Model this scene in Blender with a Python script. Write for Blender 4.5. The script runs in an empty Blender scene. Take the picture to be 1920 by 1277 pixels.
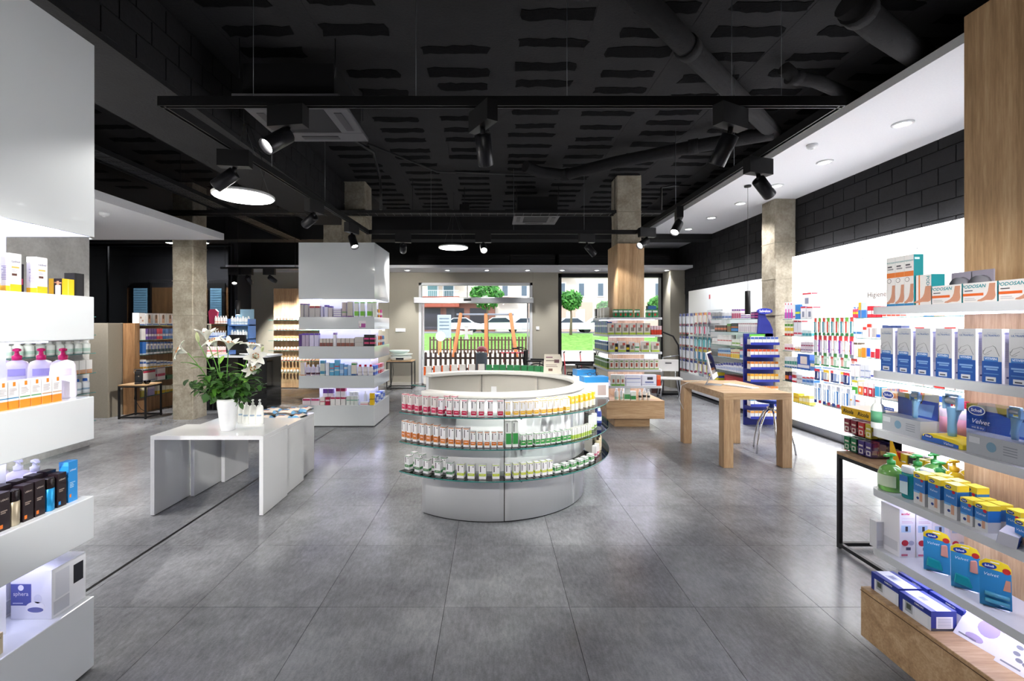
import bpy, math, random
from math import sin, cos, pi, radians as R
from mathutils import Vector, Matrix
random.seed(7)
SC = bpy.context.scene
COL = SC.collection

# ------------------------------------------------------------------ camera
F, CX, CY, EYE = 838.0, 923.0, 610.0, 1.69        # focal length in pixels, vanishing point, eye height
cam_d = bpy.data.cameras.new('camera')
cam_d.sensor_width = 36.0
cam_d.lens = F / 1920 * 36.0
cam_d.shift_x = (960 - CX) / 1920
cam_d.shift_y = -(638.5 - CY) / 1920
cam_d.clip_start = 0.05
cam_d.clip_end = 300
cam = bpy.data.objects.new('camera', cam_d)
cam.location = (0, 0, EYE)
cam.rotation_euler = (R(90), 0, 0)
COL.objects.link(cam)
SC.camera = cam

# ------------------------------------------------------------------ world, sun, exposure
SC.view_settings.view_transform = 'Standard'
SC.view_settings.look = 'None'
SC.view_settings.gamma = 1.0
SC.view_settings.use_curve_mapping = False
SC.view_settings.exposure = 1.35
W = bpy.data.worlds.new('sky')
SC.world = W
W.use_nodes = True
_bg = W.node_tree.nodes['Background']
_bg.inputs[0].default_value = (0.80, 0.88, 1.0, 1)
_bg.inputs[1].default_value = 1.15
_sun = bpy.data.lights.new('sun', 'SUN')
_sun.energy = 1.0
_sun.angle = R(12)
_sun.color = (1.0, 0.96, 0.9)
sun = bpy.data.objects.new('sun', _sun)
sun.rotation_euler = (R(48), 0, R(-25))
COL.objects.link(sun)
if hasattr(SC, 'cycles'):
    cy = SC.cycles
    cy.max_bounces, cy.diffuse_bounces, cy.glossy_bounces, cy.transmission_bounces, cy.transparent_max_bounces = 7, 3, 3, 4, 12
    cy.adaptive_threshold = 0.03
    cy.caustics_reflective = cy.caustics_refractive = False
SPOT_W = 190.0        # one track spotlight
DOWN_W = 40.0         # one recessed downlight
LED = 9.0             # emission of the LED strips
PANEL = 1.45          # emission of the lit wall panels

# ------------------------------------------------------------------ helpers
def lin(c):
    if isinstance(c, str):
        c = c.lstrip('#')
        c = [int(c[i:i + 2], 16) / 255 for i in (0, 2, 4)]
        c = [x / 12.92 if x <= 0.04045 else ((x + 0.055) / 1.055) ** 2.4 for x in c]
    return (c[0], c[1], c[2], 1.0)

_mats = {}
def mat(col, rough=0.45, metal=0.0, spec=0.5, emit=0.0, trans=0.0, alpha=1.0, coat=0.0, ior=1.45, name=None):
    key = (str(col), rough, metal, spec, emit, trans, alpha, coat)
    if key in _mats:
        return _mats[key]
    m = bpy.data.materials.new(name or 'paint_' + str(col).strip('#()').replace(', ', '_'))
    m.use_nodes = True
    b = m.node_tree.nodes['Principled BSDF']
    c = lin(col)
    b.inputs['Base Color'].default_value = c
    b.inputs['Roughness'].default_value = rough
    b.inputs['Metallic'].default_value = metal
    b.inputs['Specular IOR Level'].default_value = spec
    b.inputs['IOR'].default_value = ior
    if emit:
        b.inputs['Emission Color'].default_value = c
        b.inputs['Emission Strength'].default_value = emit
    if trans:
        b.inputs['Transmission Weight'].default_value = trans
    if alpha < 1:
        b.inputs['Alpha'].default_value = alpha
    if coat:
        b.inputs['Coat Weight'].default_value = coat
        b.inputs['Coat Roughness'].default_value = 0.04
    _mats[key] = m
    return m

def nodemat(name, build):
    m = bpy.data.materials.new(name)
    m.use_nodes = True
    nt = m.node_tree
    build(nt, nt.nodes['Principled BSDF'])
    return m

def nn(nt, t, **kw):
    n = nt.nodes.new(t)
    for k, v in kw.items():
        if k in n.inputs:
            n.inputs[k].default_value = v
        else:
            setattr(n, k, v)
    return n

def ramp(nt, fac, stops):
    r = nt.nodes.new('ShaderNodeValToRGB')
    el = r.color_ramp.elements
    while len(el) < len(stops):
        el.new(0.5)
    for e, (p, c) in zip(el, stops):
        e.position = p
        e.color = lin(c)
    nt.links.new(fac, r.inputs[0])
    return r

def coords(nt, scale=(1, 1, 1), kind='Object'):
    if kind == 'World':
        tc = nt.nodes.new('ShaderNodeNewGeometry')
        out = tc.outputs['Position']
    else:
        tc = nt.nodes.new('ShaderNodeTexCoord')
        out = tc.outputs[kind]
    mp = nt.nodes.new('ShaderNodeMapping')
    mp.inputs['Scale'].default_value = scale
    nt.links.new(out, mp.inputs[0])
    return mp.outputs[0]

def bumped(nt, b, height, strength=0.3, dist=0.01):
    bp = nt.nodes.new('ShaderNodeBump')
    bp.inputs['Strength'].default_value = strength
    bp.inputs['Distance'].default_value = dist
    nt.links.new(height, bp.inputs['Height'])
    nt.links.new(bp.outputs[0], b.inputs['Normal'])

def _floor(nt, b):
    v = coords(nt, (1, 1, 1), 'World')
    v2 = coords(nt, (5.0, 1.6, 1), 'World')
    a = nn(nt, 'ShaderNodeTexNoise', Scale=1.6, Detail=8.0, Roughness=0.68)
    c = nn(nt, 'ShaderNodeTexNoise', Scale=9.0, Detail=6.0, Roughness=0.7)
    g = nn(nt, 'ShaderNodeTexNoise', Scale=120.0, Detail=2.0)
    oi = nt.nodes.new('ShaderNodeObjectInfo')
    for n, vv in ((a, v), (c, v2), (g, v)):
        nt.links.new(vv, n.inputs[0])
    m1 = nn(nt, 'ShaderNodeMath', operation='MULTIPLY_ADD'); m1.inputs[1].default_value = 0.55
    nt.links.new(a.outputs[0], m1.inputs[0])
    m2 = nn(nt, 'ShaderNodeMath', operation='MULTIPLY'); m2.inputs[1].default_value = 0.33
    nt.links.new(c.outputs[0], m2.inputs[0]); nt.links.new(m2.outputs[0], m1.inputs[2])
    m3 = nn(nt, 'ShaderNodeMath', operation='MULTIPLY_ADD'); m3.inputs[1].default_value = 0.12
    nt.links.new(g.outputs[0], m3.inputs[0]); nt.links.new(m1.outputs[0], m3.inputs[2])
    m4 = nn(nt, 'ShaderNodeMath', operation='MULTIPLY_ADD'); m4.inputs[1].default_value = 0.05
    nt.links.new(oi.outputs['Random'], m4.inputs[0]); nt.links.new(m3.outputs[0], m4.inputs[2])
    r = ramp(nt, m4.outputs[0], [(0.36, '#5f6063'), (0.5, '#7f8084'), (0.66, '#9d9fa3')])
    nt.links.new(r.outputs[0], b.inputs['Base Color'])
    rr = nn(nt, 'ShaderNodeMapRange'); rr.inputs['To Min'].default_value = 0.12; rr.inputs['To Max'].default_value = 0.26
    nt.links.new(c.outputs[0], rr.inputs[0]); nt.links.new(rr.outputs[0], b.inputs['Roughness'])
    bumped(nt, b, g.outputs[0], 0.03, 0.002)
M_FLOOR = nodemat('grey_stone_tile', _floor)

def _conc(dark, mid, light):
    def f(nt, b):
        v = coords(nt, (1, 1, 1), 'World')
        a = nn(nt, 'ShaderNodeTexNoise', Scale=3.5, Detail=9.0, Roughness=0.65)
        c = nn(nt, 'ShaderNodeTexNoise', Scale=26.0, Detail=6.0, Roughness=0.7)
        w = nn(nt, 'ShaderNodeTexVoronoi', Scale=34.0)
        for n in (a, c, w):
            nt.links.new(v, n.inputs[0])
        mx = nn(nt, 'ShaderNodeMath', operation='MULTIPLY_ADD'); mx.inputs[1].default_value = 0.35
        nt.links.new(c.outputs[0], mx.inputs[0])
        m0 = nn(nt, 'ShaderNodeMath', operation='MULTIPLY'); m0.inputs[1].default_value = 0.65
        nt.links.new(a.outputs[0], m0.inputs[0]); nt.links.new(m0.outputs[0], mx.inputs[2])
        r = ramp(nt, mx.outputs[0], [(0.36, dark), (0.5, mid), (0.64, light)])
        nt.links.new(r.outputs[0], b.inputs['Base Color'])
        b.inputs['Roughness'].default_value = 0.85
        bumped(nt, b, c.outputs[0], 0.35, 0.012)
    return f
M_CONC = nodemat('raw_concrete', _conc('#7d7566', '#9c9484', '#b7b0a1'))
M_CONCPANEL = nodemat('pale_concrete_panel', _conc('#b4b3af', '#c9c8c4', '#d9d8d4'))

def _oak(cols, axis='Z', sc=1.0):
    def f(nt, b):
        s = {'Z': (9 * sc, 9 * sc, 0.55 * sc), 'Y': (9 * sc, 0.55 * sc, 9 * sc), 'X': (0.55 * sc, 9 * sc, 9 * sc)}[axis]
        v = coords(nt, s, 'World')
        a = nn(nt, 'ShaderNodeTexNoise', Scale=1.2, Detail=5.0, Roughness=0.6, Distortion=0.8)
        v2 = coords(nt, tuple(5 * q for q in s), 'World')
        c = nn(nt, 'ShaderNodeTexNoise', Scale=2.2, Detail=6.0, Roughness=0.7)
        nt.links.new(v, a.inputs[0]); nt.links.new(v2, c.inputs[0])
        mx = nn(nt, 'ShaderNodeMath', operation='MULTIPLY_ADD'); mx.inputs[1].default_value = 0.45
        nt.links.new(c.outputs[0], mx.inputs[0])
        m0 = nn(nt, 'ShaderNodeMath', operation='MULTIPLY'); m0.inputs[1].default_value = 0.55
        nt.links.new(a.outputs[0], m0.inputs[0]); nt.links.new(m0.outputs[0], mx.inputs[2])
        r = ramp(nt, mx.outputs[0], [(0.36, cols[0]), (0.5, cols[1]), (0.62, cols[2])])
        nt.links.new(r.outputs[0], b.inputs['Base Color'])
        b.inputs['Roughness'].default_value = 0.5
        bumped(nt, b, c.outputs[0], 0.12, 0.003)
    return f
OAKC = ('#9a7a57', '#b99771', '#ceb08b')
M_OAKZ = nodemat('oak_upright_grain', _oak(OAKC, 'Z'))
M_OAKX = nodemat('oak_level_grain', _oak(OAKC, 'X'))
M_OAKY = nodemat('oak_deep_grain', _oak(OAKC, 'Y'))
M_OAKD = nodemat('oak_dark_upright_grain', _oak(('#6e4f33', '#8a6645', '#9f7a55'), 'Z'))

def _ceil(nt, b):
    v = coords(nt, (1, 1, 1), 'World')
    a = nn(nt, 'ShaderNodeTexNoise', Scale=2.5, Detail=9.0, Roughness=0.7)
    c = nn(nt, 'ShaderNodeTexNoise', Scale=40.0, Detail=5.0, Roughness=0.7)
    nt.links.new(v, a.inputs[0]); nt.links.new(v, c.inputs[0])
    r = ramp(nt, a.outputs[0], [(0.3, '#18181b'), (0.7, '#212124')])
    nt.links.new(r.outputs[0], b.inputs['Base Color'])
    b.inputs['Roughness'].default_value = 0.95
    bumped(nt, b, c.outputs[0], 0.5, 0.015)
M_CEIL = nodemat('black_painted_slab', _ceil)
def _block(nt, b):
    v = coords(nt, (1, 1, 1), 'World')
    c = nn(nt, 'ShaderNodeTexNoise', Scale=28.0, Detail=7.0, Roughness=0.75)
    nt.links.new(v, c.inputs[0])
    r = ramp(nt, c.outputs[0], [(0.3, '#111113'), (0.7, '#18181a')])
    nt.links.new(r.outputs[0], b.inputs['Base Color'])
    b.inputs['Roughness'].default_value = 1.0
    b.inputs['Specular IOR Level'].default_value = 0.1
    bumped(nt, b, c.outputs[0], 0.9, 0.03)
M_BLOCK = nodemat('black_rough_hollow_block', _block)
def _brick(nt, b):
    v = coords(nt, (1, 1, 1), 'World')
    c = nn(nt, 'ShaderNodeTexNoise', Scale=30.0, Detail=6.0, Roughness=0.7)
    nt.links.new(v, c.inputs[0])
    r = ramp(nt, c.outputs[0], [(0.3, '#151518'), (0.7, '#1c1c20')])
    nt.links.new(r.outputs[0], b.inputs['Base Color'])
    b.inputs['Roughness'].default_value = 0.9
    bumped(nt, b, c.outputs[0], 0.5, 0.01)
M_BRICK = nodemat('black_painted_block', _brick)
def _wallp(c0, c1):
    def f(nt, b):
        v = coords(nt, (1, 1, 1), 'World')
        c = nn(nt, 'ShaderNodeTexNoise', Scale=60.0, Detail=4.0)
        nt.links.new(v, c.inputs[0])
        r = ramp(nt, c.outputs[0], [(0.3, c0), (0.7, c1)])
        nt.links.new(r.outputs[0], b.inputs['Base Color'])
        b.inputs['Roughness'].default_value = 0.8
    return f
M_WALL = nodemat('warm_grey_wall_paint', _wallp('#a39e90', '#a9a496'))
M_WALLG = nodemat('cool_grey_wall_paint', _wallp('#8a8986', '#908f8c'))
M_WHITEP = nodemat('white_plaster', _wallp('#e6e7ec', '#ebecf0'))
M_DARKP = nodemat('black_wall_paint', _wallp('#141416', '#19191b'))
M_WHITE = mat('#e8eaec', 0.12, coat=0.6, name='white_gloss_lacquer')
M_WHITEM = mat('#eceef0', 0.35, name='white_satin')
M_BLK = mat('#1b1b1d', 0.45, name='black_satin')
M_BLKG = mat('#101012', 0.08, coat=0.5, name='black_gloss')
M_BLKM = mat('#202023', 0.4, 0.6, name='black_metal')
M_CHROME = mat('#d8dadc', 0.12, 1.0, name='chrome')
M_ALU = mat('#b9bcc0', 0.35, 0.8, name='brushed_aluminium')
M_ALUW = mat('#d9dadc', 0.4, 0.1, name='white_aluminium')

def glassmat(name, tint, alpha_glass=0.9, rough=0.0):
    m = bpy.data.materials.new(name)
    m.use_nodes = True
    nt = m.node_tree
    nt.nodes.clear()
    o = nt.nodes.new('ShaderNodeOutputMaterial')
    t = nt.nodes.new('ShaderNodeBsdfTransparent'); t.inputs[0].default_value = lin(tint)
    g = nt.nodes.new('ShaderNodeBsdfGlossy'); g.inputs['Roughness'].default_value = rough
    fr = nt.nodes.new('ShaderNodeFresnel'); fr.inputs[0].default_value = 1.45
    mx = nt.nodes.new('ShaderNodeMixShader')
    nt.links.new(fr.outputs[0], mx.inputs[0])
    nt.links.new(t.outputs[0], mx.inputs[1]); nt.links.new(g.outputs[0], mx.inputs[2])
    nt.links.new(mx.outputs[0], o.inputs[0])
    return m
M_GLASS = glassmat('clear_shelf_glass', (0.93, 0.97, 0.96))
M_PANE = glassmat('clear_window_glass', (0.97, 0.98, 0.98))
M_SMOKE = glassmat('smoked_partition_glass', (0.5, 0.52, 0.55))
M_ACRYL = glassmat('clear_acrylic', (0.95, 0.96, 0.96))
M_GEDGE = mat('#2f7d78', 0.1, coat=0.5, name='green_glass_edge')
M_LEDV = mat((0.76, 0.75, 1.0), emit=LED, name='led_cool_violet')
M_LEDT = mat((0.70, 0.68, 1.0), emit=3.6, name='led_violet')
M_LEDW = mat((1.0, 0.97, 0.93), emit=9.0, name='lamp_white')
M_PANEL = mat((0.97, 0.98, 1.0), 0.3, emit=PANEL, name='backlit_white_panel')

class MB:
    def __init__(s):
        s.v, s.f, s.m, s.s = [], [], [], []
    def face(s, idx, m=0, sm=False):
        s.f.append(idx); s.m.append(m); s.s.append(sm)
    def quad(s, a, b, c, d, m=0, sm=False):
        n = len(s.v); s.v += [a, b, c, d]; s.face((n, n + 1, n + 2, n + 3), m, sm)
    def box(s, x0, x1, y0, y1, z0, z1, m=0, skip=''):
        n = len(s.v)
        s.v += [(x0, y0, z0), (x1, y0, z0), (x1, y1, z0), (x0, y1, z0), (x0, y0, z1), (x1, y0, z1), (x1, y1, z1), (x0, y1, z1)]
        for k, q in (('b', (0, 3, 2, 1)), ('t', (4, 5, 6, 7)), ('f', (0, 1, 5, 4)), ('r', (1, 2, 6, 5)), ('k', (2, 3, 7, 6)), ('l', (3, 0, 4, 7))):
            if k not in skip:
                s.face(tuple(n + i for i in q), m)
        return s
    def prism(s, poly, z0, z1, m=0, mside=None):
        n, k = len(s.v), len(poly)
        s.v += [(x, y, z0) for x, y in poly] + [(x, y, z1) for x, y in poly]
        s.face(tuple(n + k - 1 - i for i in range(k)), m); s.face(tuple(n + k + i for i in range(k)), m)
        for i in range(k):
            j = (i + 1) % k
            s.face((n + i, n + j, n + k + j, n + k + i), m if mside is None else mside)
        return s
    def slabxz(s, poly, y0, y1, m=0, mside=None):
        n, k = len(s.v), len(poly)
        s.v += [(x, y0, z) for x, z in poly] + [(x, y1, z) for x, z in poly]
        s.face(tuple(n + i for i in range(k)), m); s.face(tuple(n + k + k - 1 - i for i in range(k)), m)
        for i in range(k):
            j = (i + 1) % k
            s.face((n + j, n + i, n + k + i, n + k + j), m if mside is None else mside)
        return s
    def lathe(s, prof, n=16, cx=0, cy=0, m=0, sx=1.0, sy=1.0, sm=True):
        """prof: list of (r, z[, material of the band above])"""
        b = len(s.v)
        for p in prof:
            for i in range(n):
                a = 2 * pi * i / n
                s.v.append((cx + p[0] * cos(a) * sx, cy + p[0] * sin(a) * sy, p[1]))
        for k in range(len(prof) - 1):
            mm = prof[k][2] if len(prof[k]) > 2 else m
            for i in range(n):
                j = (i + 1) % n
                s.face((b + k * n + i, b + k * n + j, b + (k + 1) * n + j, b + (k + 1) * n + i), mm, sm)
        m0 = prof[0][2] if len(prof[0]) > 2 else m
        m1 = prof[-1][2] if len(prof[-1]) > 2 else (prof[-2][2] if len(prof[-2]) > 2 else m)
        if prof[0][0] > 1e-6: s.face(tuple(b + n - 1 - i for i in range(n)), m0)
        if prof[-1][0] > 1e-6: s.face(tuple(b + (len(prof) - 1) * n + i for i in range(n)), m1)
        return s
    def tube(s, path, r, n=8, m=0, caps=True, sm=True):
        path = [Vector(p) for p in path]
        rr = r if isinstance(r, (list, tuple)) else [r] * len(path)
        b = len(s.v); prev = None
        for i, p in enumerate(path):
            t = (path[min(i + 1, len(path) - 1)] - path[max(i - 1, 0)]).normalized()
            if prev is None:
                u = t.orthogonal().normalized()
            else:
                u = (prev - t * prev.dot(t))
                u = u.normalized() if u.length > 1e-6 else t.orthogonal().normalized()
            prev = u; w = t.cross(u)
            for k in range(n):
                a = 2 * pi * k / n
                s.v.append(tuple(p + (u * cos(a) + w * sin(a)) * rr[i]))
        for i in range(len(path) - 1):
            for k in range(n):
                j = (k + 1) % n
                s.face((b + i * n + k, b + i * n + j, b + (i + 1) * n + j, b + (i + 1) * n + k), m, sm)
        if caps:
            s.face(tuple(b + n - 1 - k for k in range(n)), m)
            s.face(tuple(b + (len(path) - 1) * n + k for k in range(n)), m)
        return s
    def arc(s, r0, r1, a0, a1, z0, z1, n=48, m=0, mout=None, cx=0, cy=0, min_=None):
        b = len(s.v)
        for i in range(n + 1):
            a = a0 + (a1 - a0) * i / n
            for r in (r0, r1):
                for z in (z0, z1):
                    s.v.append((cx + r * cos(a), cy + r * sin(a), z))
        mo = m if mout is None else mout; mi = m if min_ is None else min_
        for i in range(n):
            p, q = b + 4 * i, b + 4 * i + 4
            s.face((p + 2, q + 2, q + 3, p + 3), mo, True)
            s.face((q, p, p + 1, q + 1), mi, True)
            s.face((p + 1, p + 3, q + 3, q + 1), m)
            s.face((q, q + 2, p + 2, p), m)
        s.face((b, b + 2, b + 3, b + 1), mo); e = b + 4 * n
        s.face((e + 1, e + 3, e + 2, e), mo)
        return s
    def xf(s, M, start=0):
        for i in range(start, len(s.v)):
            s.v[i] = tuple(M @ Vector(s.v[i]))
        return s
    def mesh(s, name, mats):
        me = bpy.data.meshes.new(name)
        me.from_pydata(s.v, [], s.f)
        for m in (mats if isinstance(mats, (list, tuple)) else [mats]):
            me.materials.append(m)
        me.polygons.foreach_set('material_index', s.m)
        me.polygons.foreach_set('use_smooth', s.s)
        me.update()
        return me
    def build(s, name, mats, parent=None, loc=(0, 0, 0), rz=0.0, bevel=0.0):
        o = link(name, s.mesh(name, mats), parent, loc, rz)
        if bevel:
            b = o.modifiers.new('edge', 'BEVEL'); b.width = bevel; b.segments = 2; b.limit_method = 'ANGLE'
        return o

def link(name, data, parent=None, loc=(0, 0, 0), rz=0.0):
    o = bpy.data.objects.new(name, data)
    o.location = loc
    o.rotation_euler = rz if isinstance(rz, (tuple, list)) else (0, 0, rz)
    COL.objects.link(o)
    if parent: o.parent = parent
    return o

_labels = {}
def tag(o, label, cat, group=None):
    o['label'] = label; o['category'] = cat
    if group: o['group'] = group
    n = len(label.split())
    if n < 4 or n > 16: print('LABEL LENGTH', n, label)
    _labels[label] = _labels.get(label, 0) + 1
    if _labels[label] > 1: print('LABEL TWICE', label)
    return o
def thing(name, label, cat, loc=(0, 0, 0), rz=0.0, group=None):
    return tag(link(name, None, None, loc, rz), label, cat, group)
def struct(o):
    o['kind'] = 'structure'; return o
def copy_tree(o, parent=None):
    c = o.copy(); COL.objects.link(c)
    if parent: c.parent = parent
    for ch in list(o.children): copy_tree(ch, c)
    return c

def wx(x, D): return (x - CX) / F * D
def wz(y, D): return EYE - (y - CY) / F * D

ORD = ('first second third fourth fifth sixth seventh eighth ninth tenth eleventh twelfth thirteenth fourteenth fifteenth sixteenth '
       'seventeenth eighteenth nineteenth twentieth twenty-first twenty-second twenty-third twenty-fourth twenty-fifth twenty-sixth '
       'twenty-seventh twenty-eighth twenty-ninth thirtieth thirty-first thirty-second thirty-third thirty-fourth').split()

_txt = {}
def text_mesh(s, size, col, shear=0.0, bold=0.0, align='CENTER', space=1.0):
    key = (s, size, str(col), shear, bold, align)
    if key in _txt: return _txt[key]
    cu = bpy.data.curves.new('lettering', 'FONT')
    cu.body = s; cu.size = size; cu.shear = shear; cu.offset = bold; cu.align_x = align; cu.align_y = 'CENTER'
    cu.resolution_u = 2; cu.space_character = space
    o = bpy.data.objects.new('lettering', cu); COL.objects.link(o)
    dg = bpy.context.evaluated_depsgraph_get()
    me = bpy.data.meshes.new_from_object(o.evaluated_get(dg))
    bpy.data.objects.remove(o); bpy.data.curves.remove(cu)
    me.name = 'lettering'
    me.materials.clear(); me.materials.append(mat(col, 0.5))
    _txt[key] = me
    return me

# ---- products: a carton is a mesh with its printed areas; front looks to -Y
def carton(w, d, h, base, front=(), side=(), top=(), rough=0.35):
    b = MB(); cols = [base]
    def ci(c):
        if c not in cols: cols.append(c)
        return cols.index(c)
    b.box(-w / 2, w / 2, -d / 2, d / 2, 0, h)
    e0 = 0.0004
    for i, (u0, v0, u1, v1, c) in enumerate(front):
        e = e0 + .00012 * i
        x0, x1, z0, z1 = -w / 2 + u0 * w, -w / 2 + u1 * w, v0 * h, v1 * h
        b.quad((x0, -d / 2 - e, z0), (x1, -d / 2 - e, z0), (x1, -d / 2 - e, z1), (x0, -d / 2 - e, z1), ci(c))
    for i, (u0, v0, u1, v1, c) in enumerate(side):
        e = e0 + .00012 * i
        y0, y1, z0, z1 = -d / 2 + u0 * d, -d / 2 + u1 * d, v0 * h, v1 * h
        b.quad((w / 2 + e, y0, z0), (w / 2 + e, y1, z0), (w / 2 + e, y1, z1), (w / 2 + e, y0, z1), ci(c))
        b.quad((-w / 2 - e, y1, z0), (-w / 2 - e, y0, z0), (-w / 2 - e, y0, z1), (-w / 2 - e, y1, z1), ci(c))
    for i, (u0, v0, u1, v1, c) in enumerate(top):
        e = e0 + .00012 * i
        x0, x1, y0, y1 = -w / 2 + u0 * w, -w / 2 + u1 * w, -d / 2 + v0 * d, -d / 2 + v1 * d
        b.quad((x0, y0, h + e), (x1, y0, h + e), (x1, y1, h + e), (x0, y1, h + e), ci(c))
    return b.mesh('carton', [mat(c, rough) if isinstance(c, (str, tuple)) else c for c in cols])
def lines(u0, u1, v0, v1, n, c='#9aa0a8'):
    """rows of small print"""
    out = []; s = (v1 - v0) / n
    for i in range(n):
        out.append((u0, v0 + i * s + 0.25 * s, u0 + (u1 - u0) * random.uniform(0.55, 1.0), v0 + i * s + 0.7 * s, c))
    return out
def bottle(prof, cols, n=14, sx=1.0, sy=1.0, rough=0.3):
    """prof: (r, z, colour index)"""
    return MB().lathe(prof, n, sx=sx, sy=sy).mesh('bottle', [mat(c, rough) if isinstance(c, (str, tuple)) else c for c in cols])
KIND = 'cosmetic'
def place(name, me, loc, rz, label, cat, group=None, kids=()):
    if name in ('carton', 'bottle', 'blister_pack'): name = KIND + '_' + name
    o = link(name, me, None, loc, rz)
    tag(o, label, cat, group)
    for kn, km, kl, kr in kids:
        link(kn, km, o, kl, kr)
    return o
def row(name, me, pts, rz, desc, cat, where, group, frm='from the left', kids=()):
    out = []
    for i, p in enumerate(pts):
        r = p[3] if len(p) > 3 else rz
        lab = f'{ORD[i]} {desc} {frm} {where}' if len(pts) > 1 else f'{desc} {where}'
        out.append(place(name, me, p[:3], r, lab, cat, group, kids))
    return out
def line(p0, p1, n):
    p0, p1 = Vector(p0), Vector(p1)
    return [tuple(p0.lerp(p1, i / (n - 1) if n > 1 else 0.5)) for i in range(n)]
# ================================================================== the setting
BACK, RWALL, CEIL_Z = 12.6, 5.2, 4.25
# ---- floor with its tiles
b = MB()
b.box(-12.5, 5.6, -2.6, 12.9, -0.06, -0.006, 0)
TX0, TY0, TS = 0.463 - 11 * 0.75, 1.93, 0.75
tx1, ty1 = TX0 + 17 * TS, TY0 + 15 * TS
b.quad((-12.5, -2.6, 0), (5.6, -2.6, 0), (5.6, TY0 - 0.003, 0), (-12.5, TY0 - 0.003, 0), 1)
b.quad((-12.5, TY0, 0), (TX0 - 0.003, TY0, 0), (TX0 - 0.003, 12.9, 0), (-12.5, 12.9, 0), 1)
floor = struct(b.build('floor', [mat('#2c2c2e', 0.9), M_FLOOR]))
tile_me = MB().box(0.0015, TS - 0.0015, 0.0015, TS - 0.0015, -0.006, 0.0).mesh('tile', M_FLOOR)
for i in range(17):
    for j in range(15):
        link('tile', tile_me, floor, (TX0 + i * TS, TY0 + j * TS, 0))
strip = struct(MB().box(-2.597, -2.573, 1.0, 12.2, -0.004, 0.0015).build('trim_1', mat('#0b0b0c', 0.4, 0.3)))

# ---- ceiling slab, hollow blocks between the joists, beams
ceiling = struct(MB().box(-12.5, 5.6, -2.6, 12.9, CEIL_Z, CEIL_Z + 0.2).build('ceiling', M_CEIL))
def ragged(w, d, seed):
    rnd = random.Random(seed); p = []; n = 9
    for i in range(n): p.append((-w / 2 + w * i / (n - 1) + rnd.uniform(-.01, .01), -d / 2 + rnd.uniform(-.016, .016)))
    p.append((w / 2 + rnd.uniform(-.03, .03), rnd.uniform(-.03, .03)))
    for i in range(n): p.append((w / 2 - w * i / (n - 1) + rnd.uniform(-.01, .01), d / 2 + rnd.uniform(-.016, .016)))
    p.append((-w / 2 + rnd.uniform(-.03, .03), rnd.uniform(-.03, .03)))
    return p
block_me = [MB().prism(ragged(random.uniform(.5, .68), random.uniform(.11, .16), k), -0.005, 0.002).mesh('block', M_BLOCK) for k in range(10)]
rb = random.Random(3)
joist_me = MB().box(-0.11, 0.11, -7.2, 7.2, -0.003, 0.01).mesh('joist', M_CEIL)
for i in range(9):
    x = -2.05 + i * 0.86
    link('joist', joist_me, ceiling, (x - 0.43, 5.2, CEIL_Z))
    y = 2.0 + rb.uniform(0, .1)
    while y < 10.4:
        if rb.random() < 0.95:
            link('block', rb.choice(block_me), ceiling, (x + rb.uniform(-.02, .02), y, CEIL_Z), rb.choice((0, pi)) + rb.uniform(-.02, .02))
        y += rb.choice((.27, .31, .37))
for i in range(4):
    x = -4.1 - i * 0.86
    for k in range(15):
        link('block', rb.choice(block_me), ceiling, (x, 2.4 + k * .42 + rb.uniform(-.02, .02), CEIL_Z), rb.choice((0, pi)))
b = MB().box(-3.45, -2.64, -2.6, 8.6, 3.62, CEIL_Z + .02)
beam = struct(b.build('ceiling_beam', M_CEIL))
bm_me = MB().box(-.004, .012, .006, .294, .006, .184).mesh('brick', M_BRICK)
for r_ in range(3):
    for k in range(24):
        link('brick', bm_me, beam, (-2.64, 1.2 + k * .30 + (.15 if r_ % 2 else 0), 3.66 + r_ * .19))
struct(MB().box(-12.5, 5.6, 10.55, 10.95, 3.72, CEIL_Z + .02).build('ceiling_beam', M_DARKP))

# ---- back wall with door and window openings
b = MB()
DX0, DX1, DZ1 = -2.07, 1.13, 2.89
WX0, WX1, WZ0, WZ1 = 1.86, 4.87, 0.55, 3.15
y0, y1 = BACK, BACK + 0.25
b.box(-7.05, DX0, y0, y1, 0, 3.3)
b.box(DX0, DX1, y0, y1, DZ1, 3.3)
b.box(DX1, WX0, y0, y1, 0, 3.3)
b.box(WX0, WX1, y0, y1, WZ1, 3.3); b.box(WX0, WX1, y0, y1, 0, WZ0)
b.box(WX1, 5.6, y0, y1, 0, 3.3)
b.box(-7.05, 5.6, y0, y1, 3.3, CEIL_Z, 1)
wall_back = struct(b.build('wall_back', [M_WALL, M_DARKP]))
b = MB()
for xa, xb in ((-7.05, DX0), (DX1, WX0), (WX0, 4.87)):
    b.box(xa, xb, BACK - .015, BACK, 0, .09)
struct(b.build('baseboard_back', mat('#b9b6ad', .5)))
struct(MB().box(4.80, 5.2, 12.05, BACK, 0, 3.18).build('wall_corner_pier', M_WALL))
for px in (999, 729):
    struct(MB().box(wx(px, BACK) - .004, wx(px, BACK) + .004, BACK - .003, BACK, .09, 3.18).build('trim_2', mat('#8d897d', .7)))

# ---- right wall: black painted block work, pieces built where the photo shows them
wall_right = struct(MB().box(RWALL, 5.6, -2.6, 12.9, 0, CEIL_Z).build('wall_right', mat('#17171a', .95)))
blk = MB().box(-.012, .0, .006, .394, .006, .194).mesh('brick', M_BRICK)
for r_ in range(7):
    for k in range(22):
        link('brick', blk, wall_right, (RWALL, 3.6 + k * .4 + (.2 if r_ % 2 else 0), 2.52 + r_ * .2))
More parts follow.
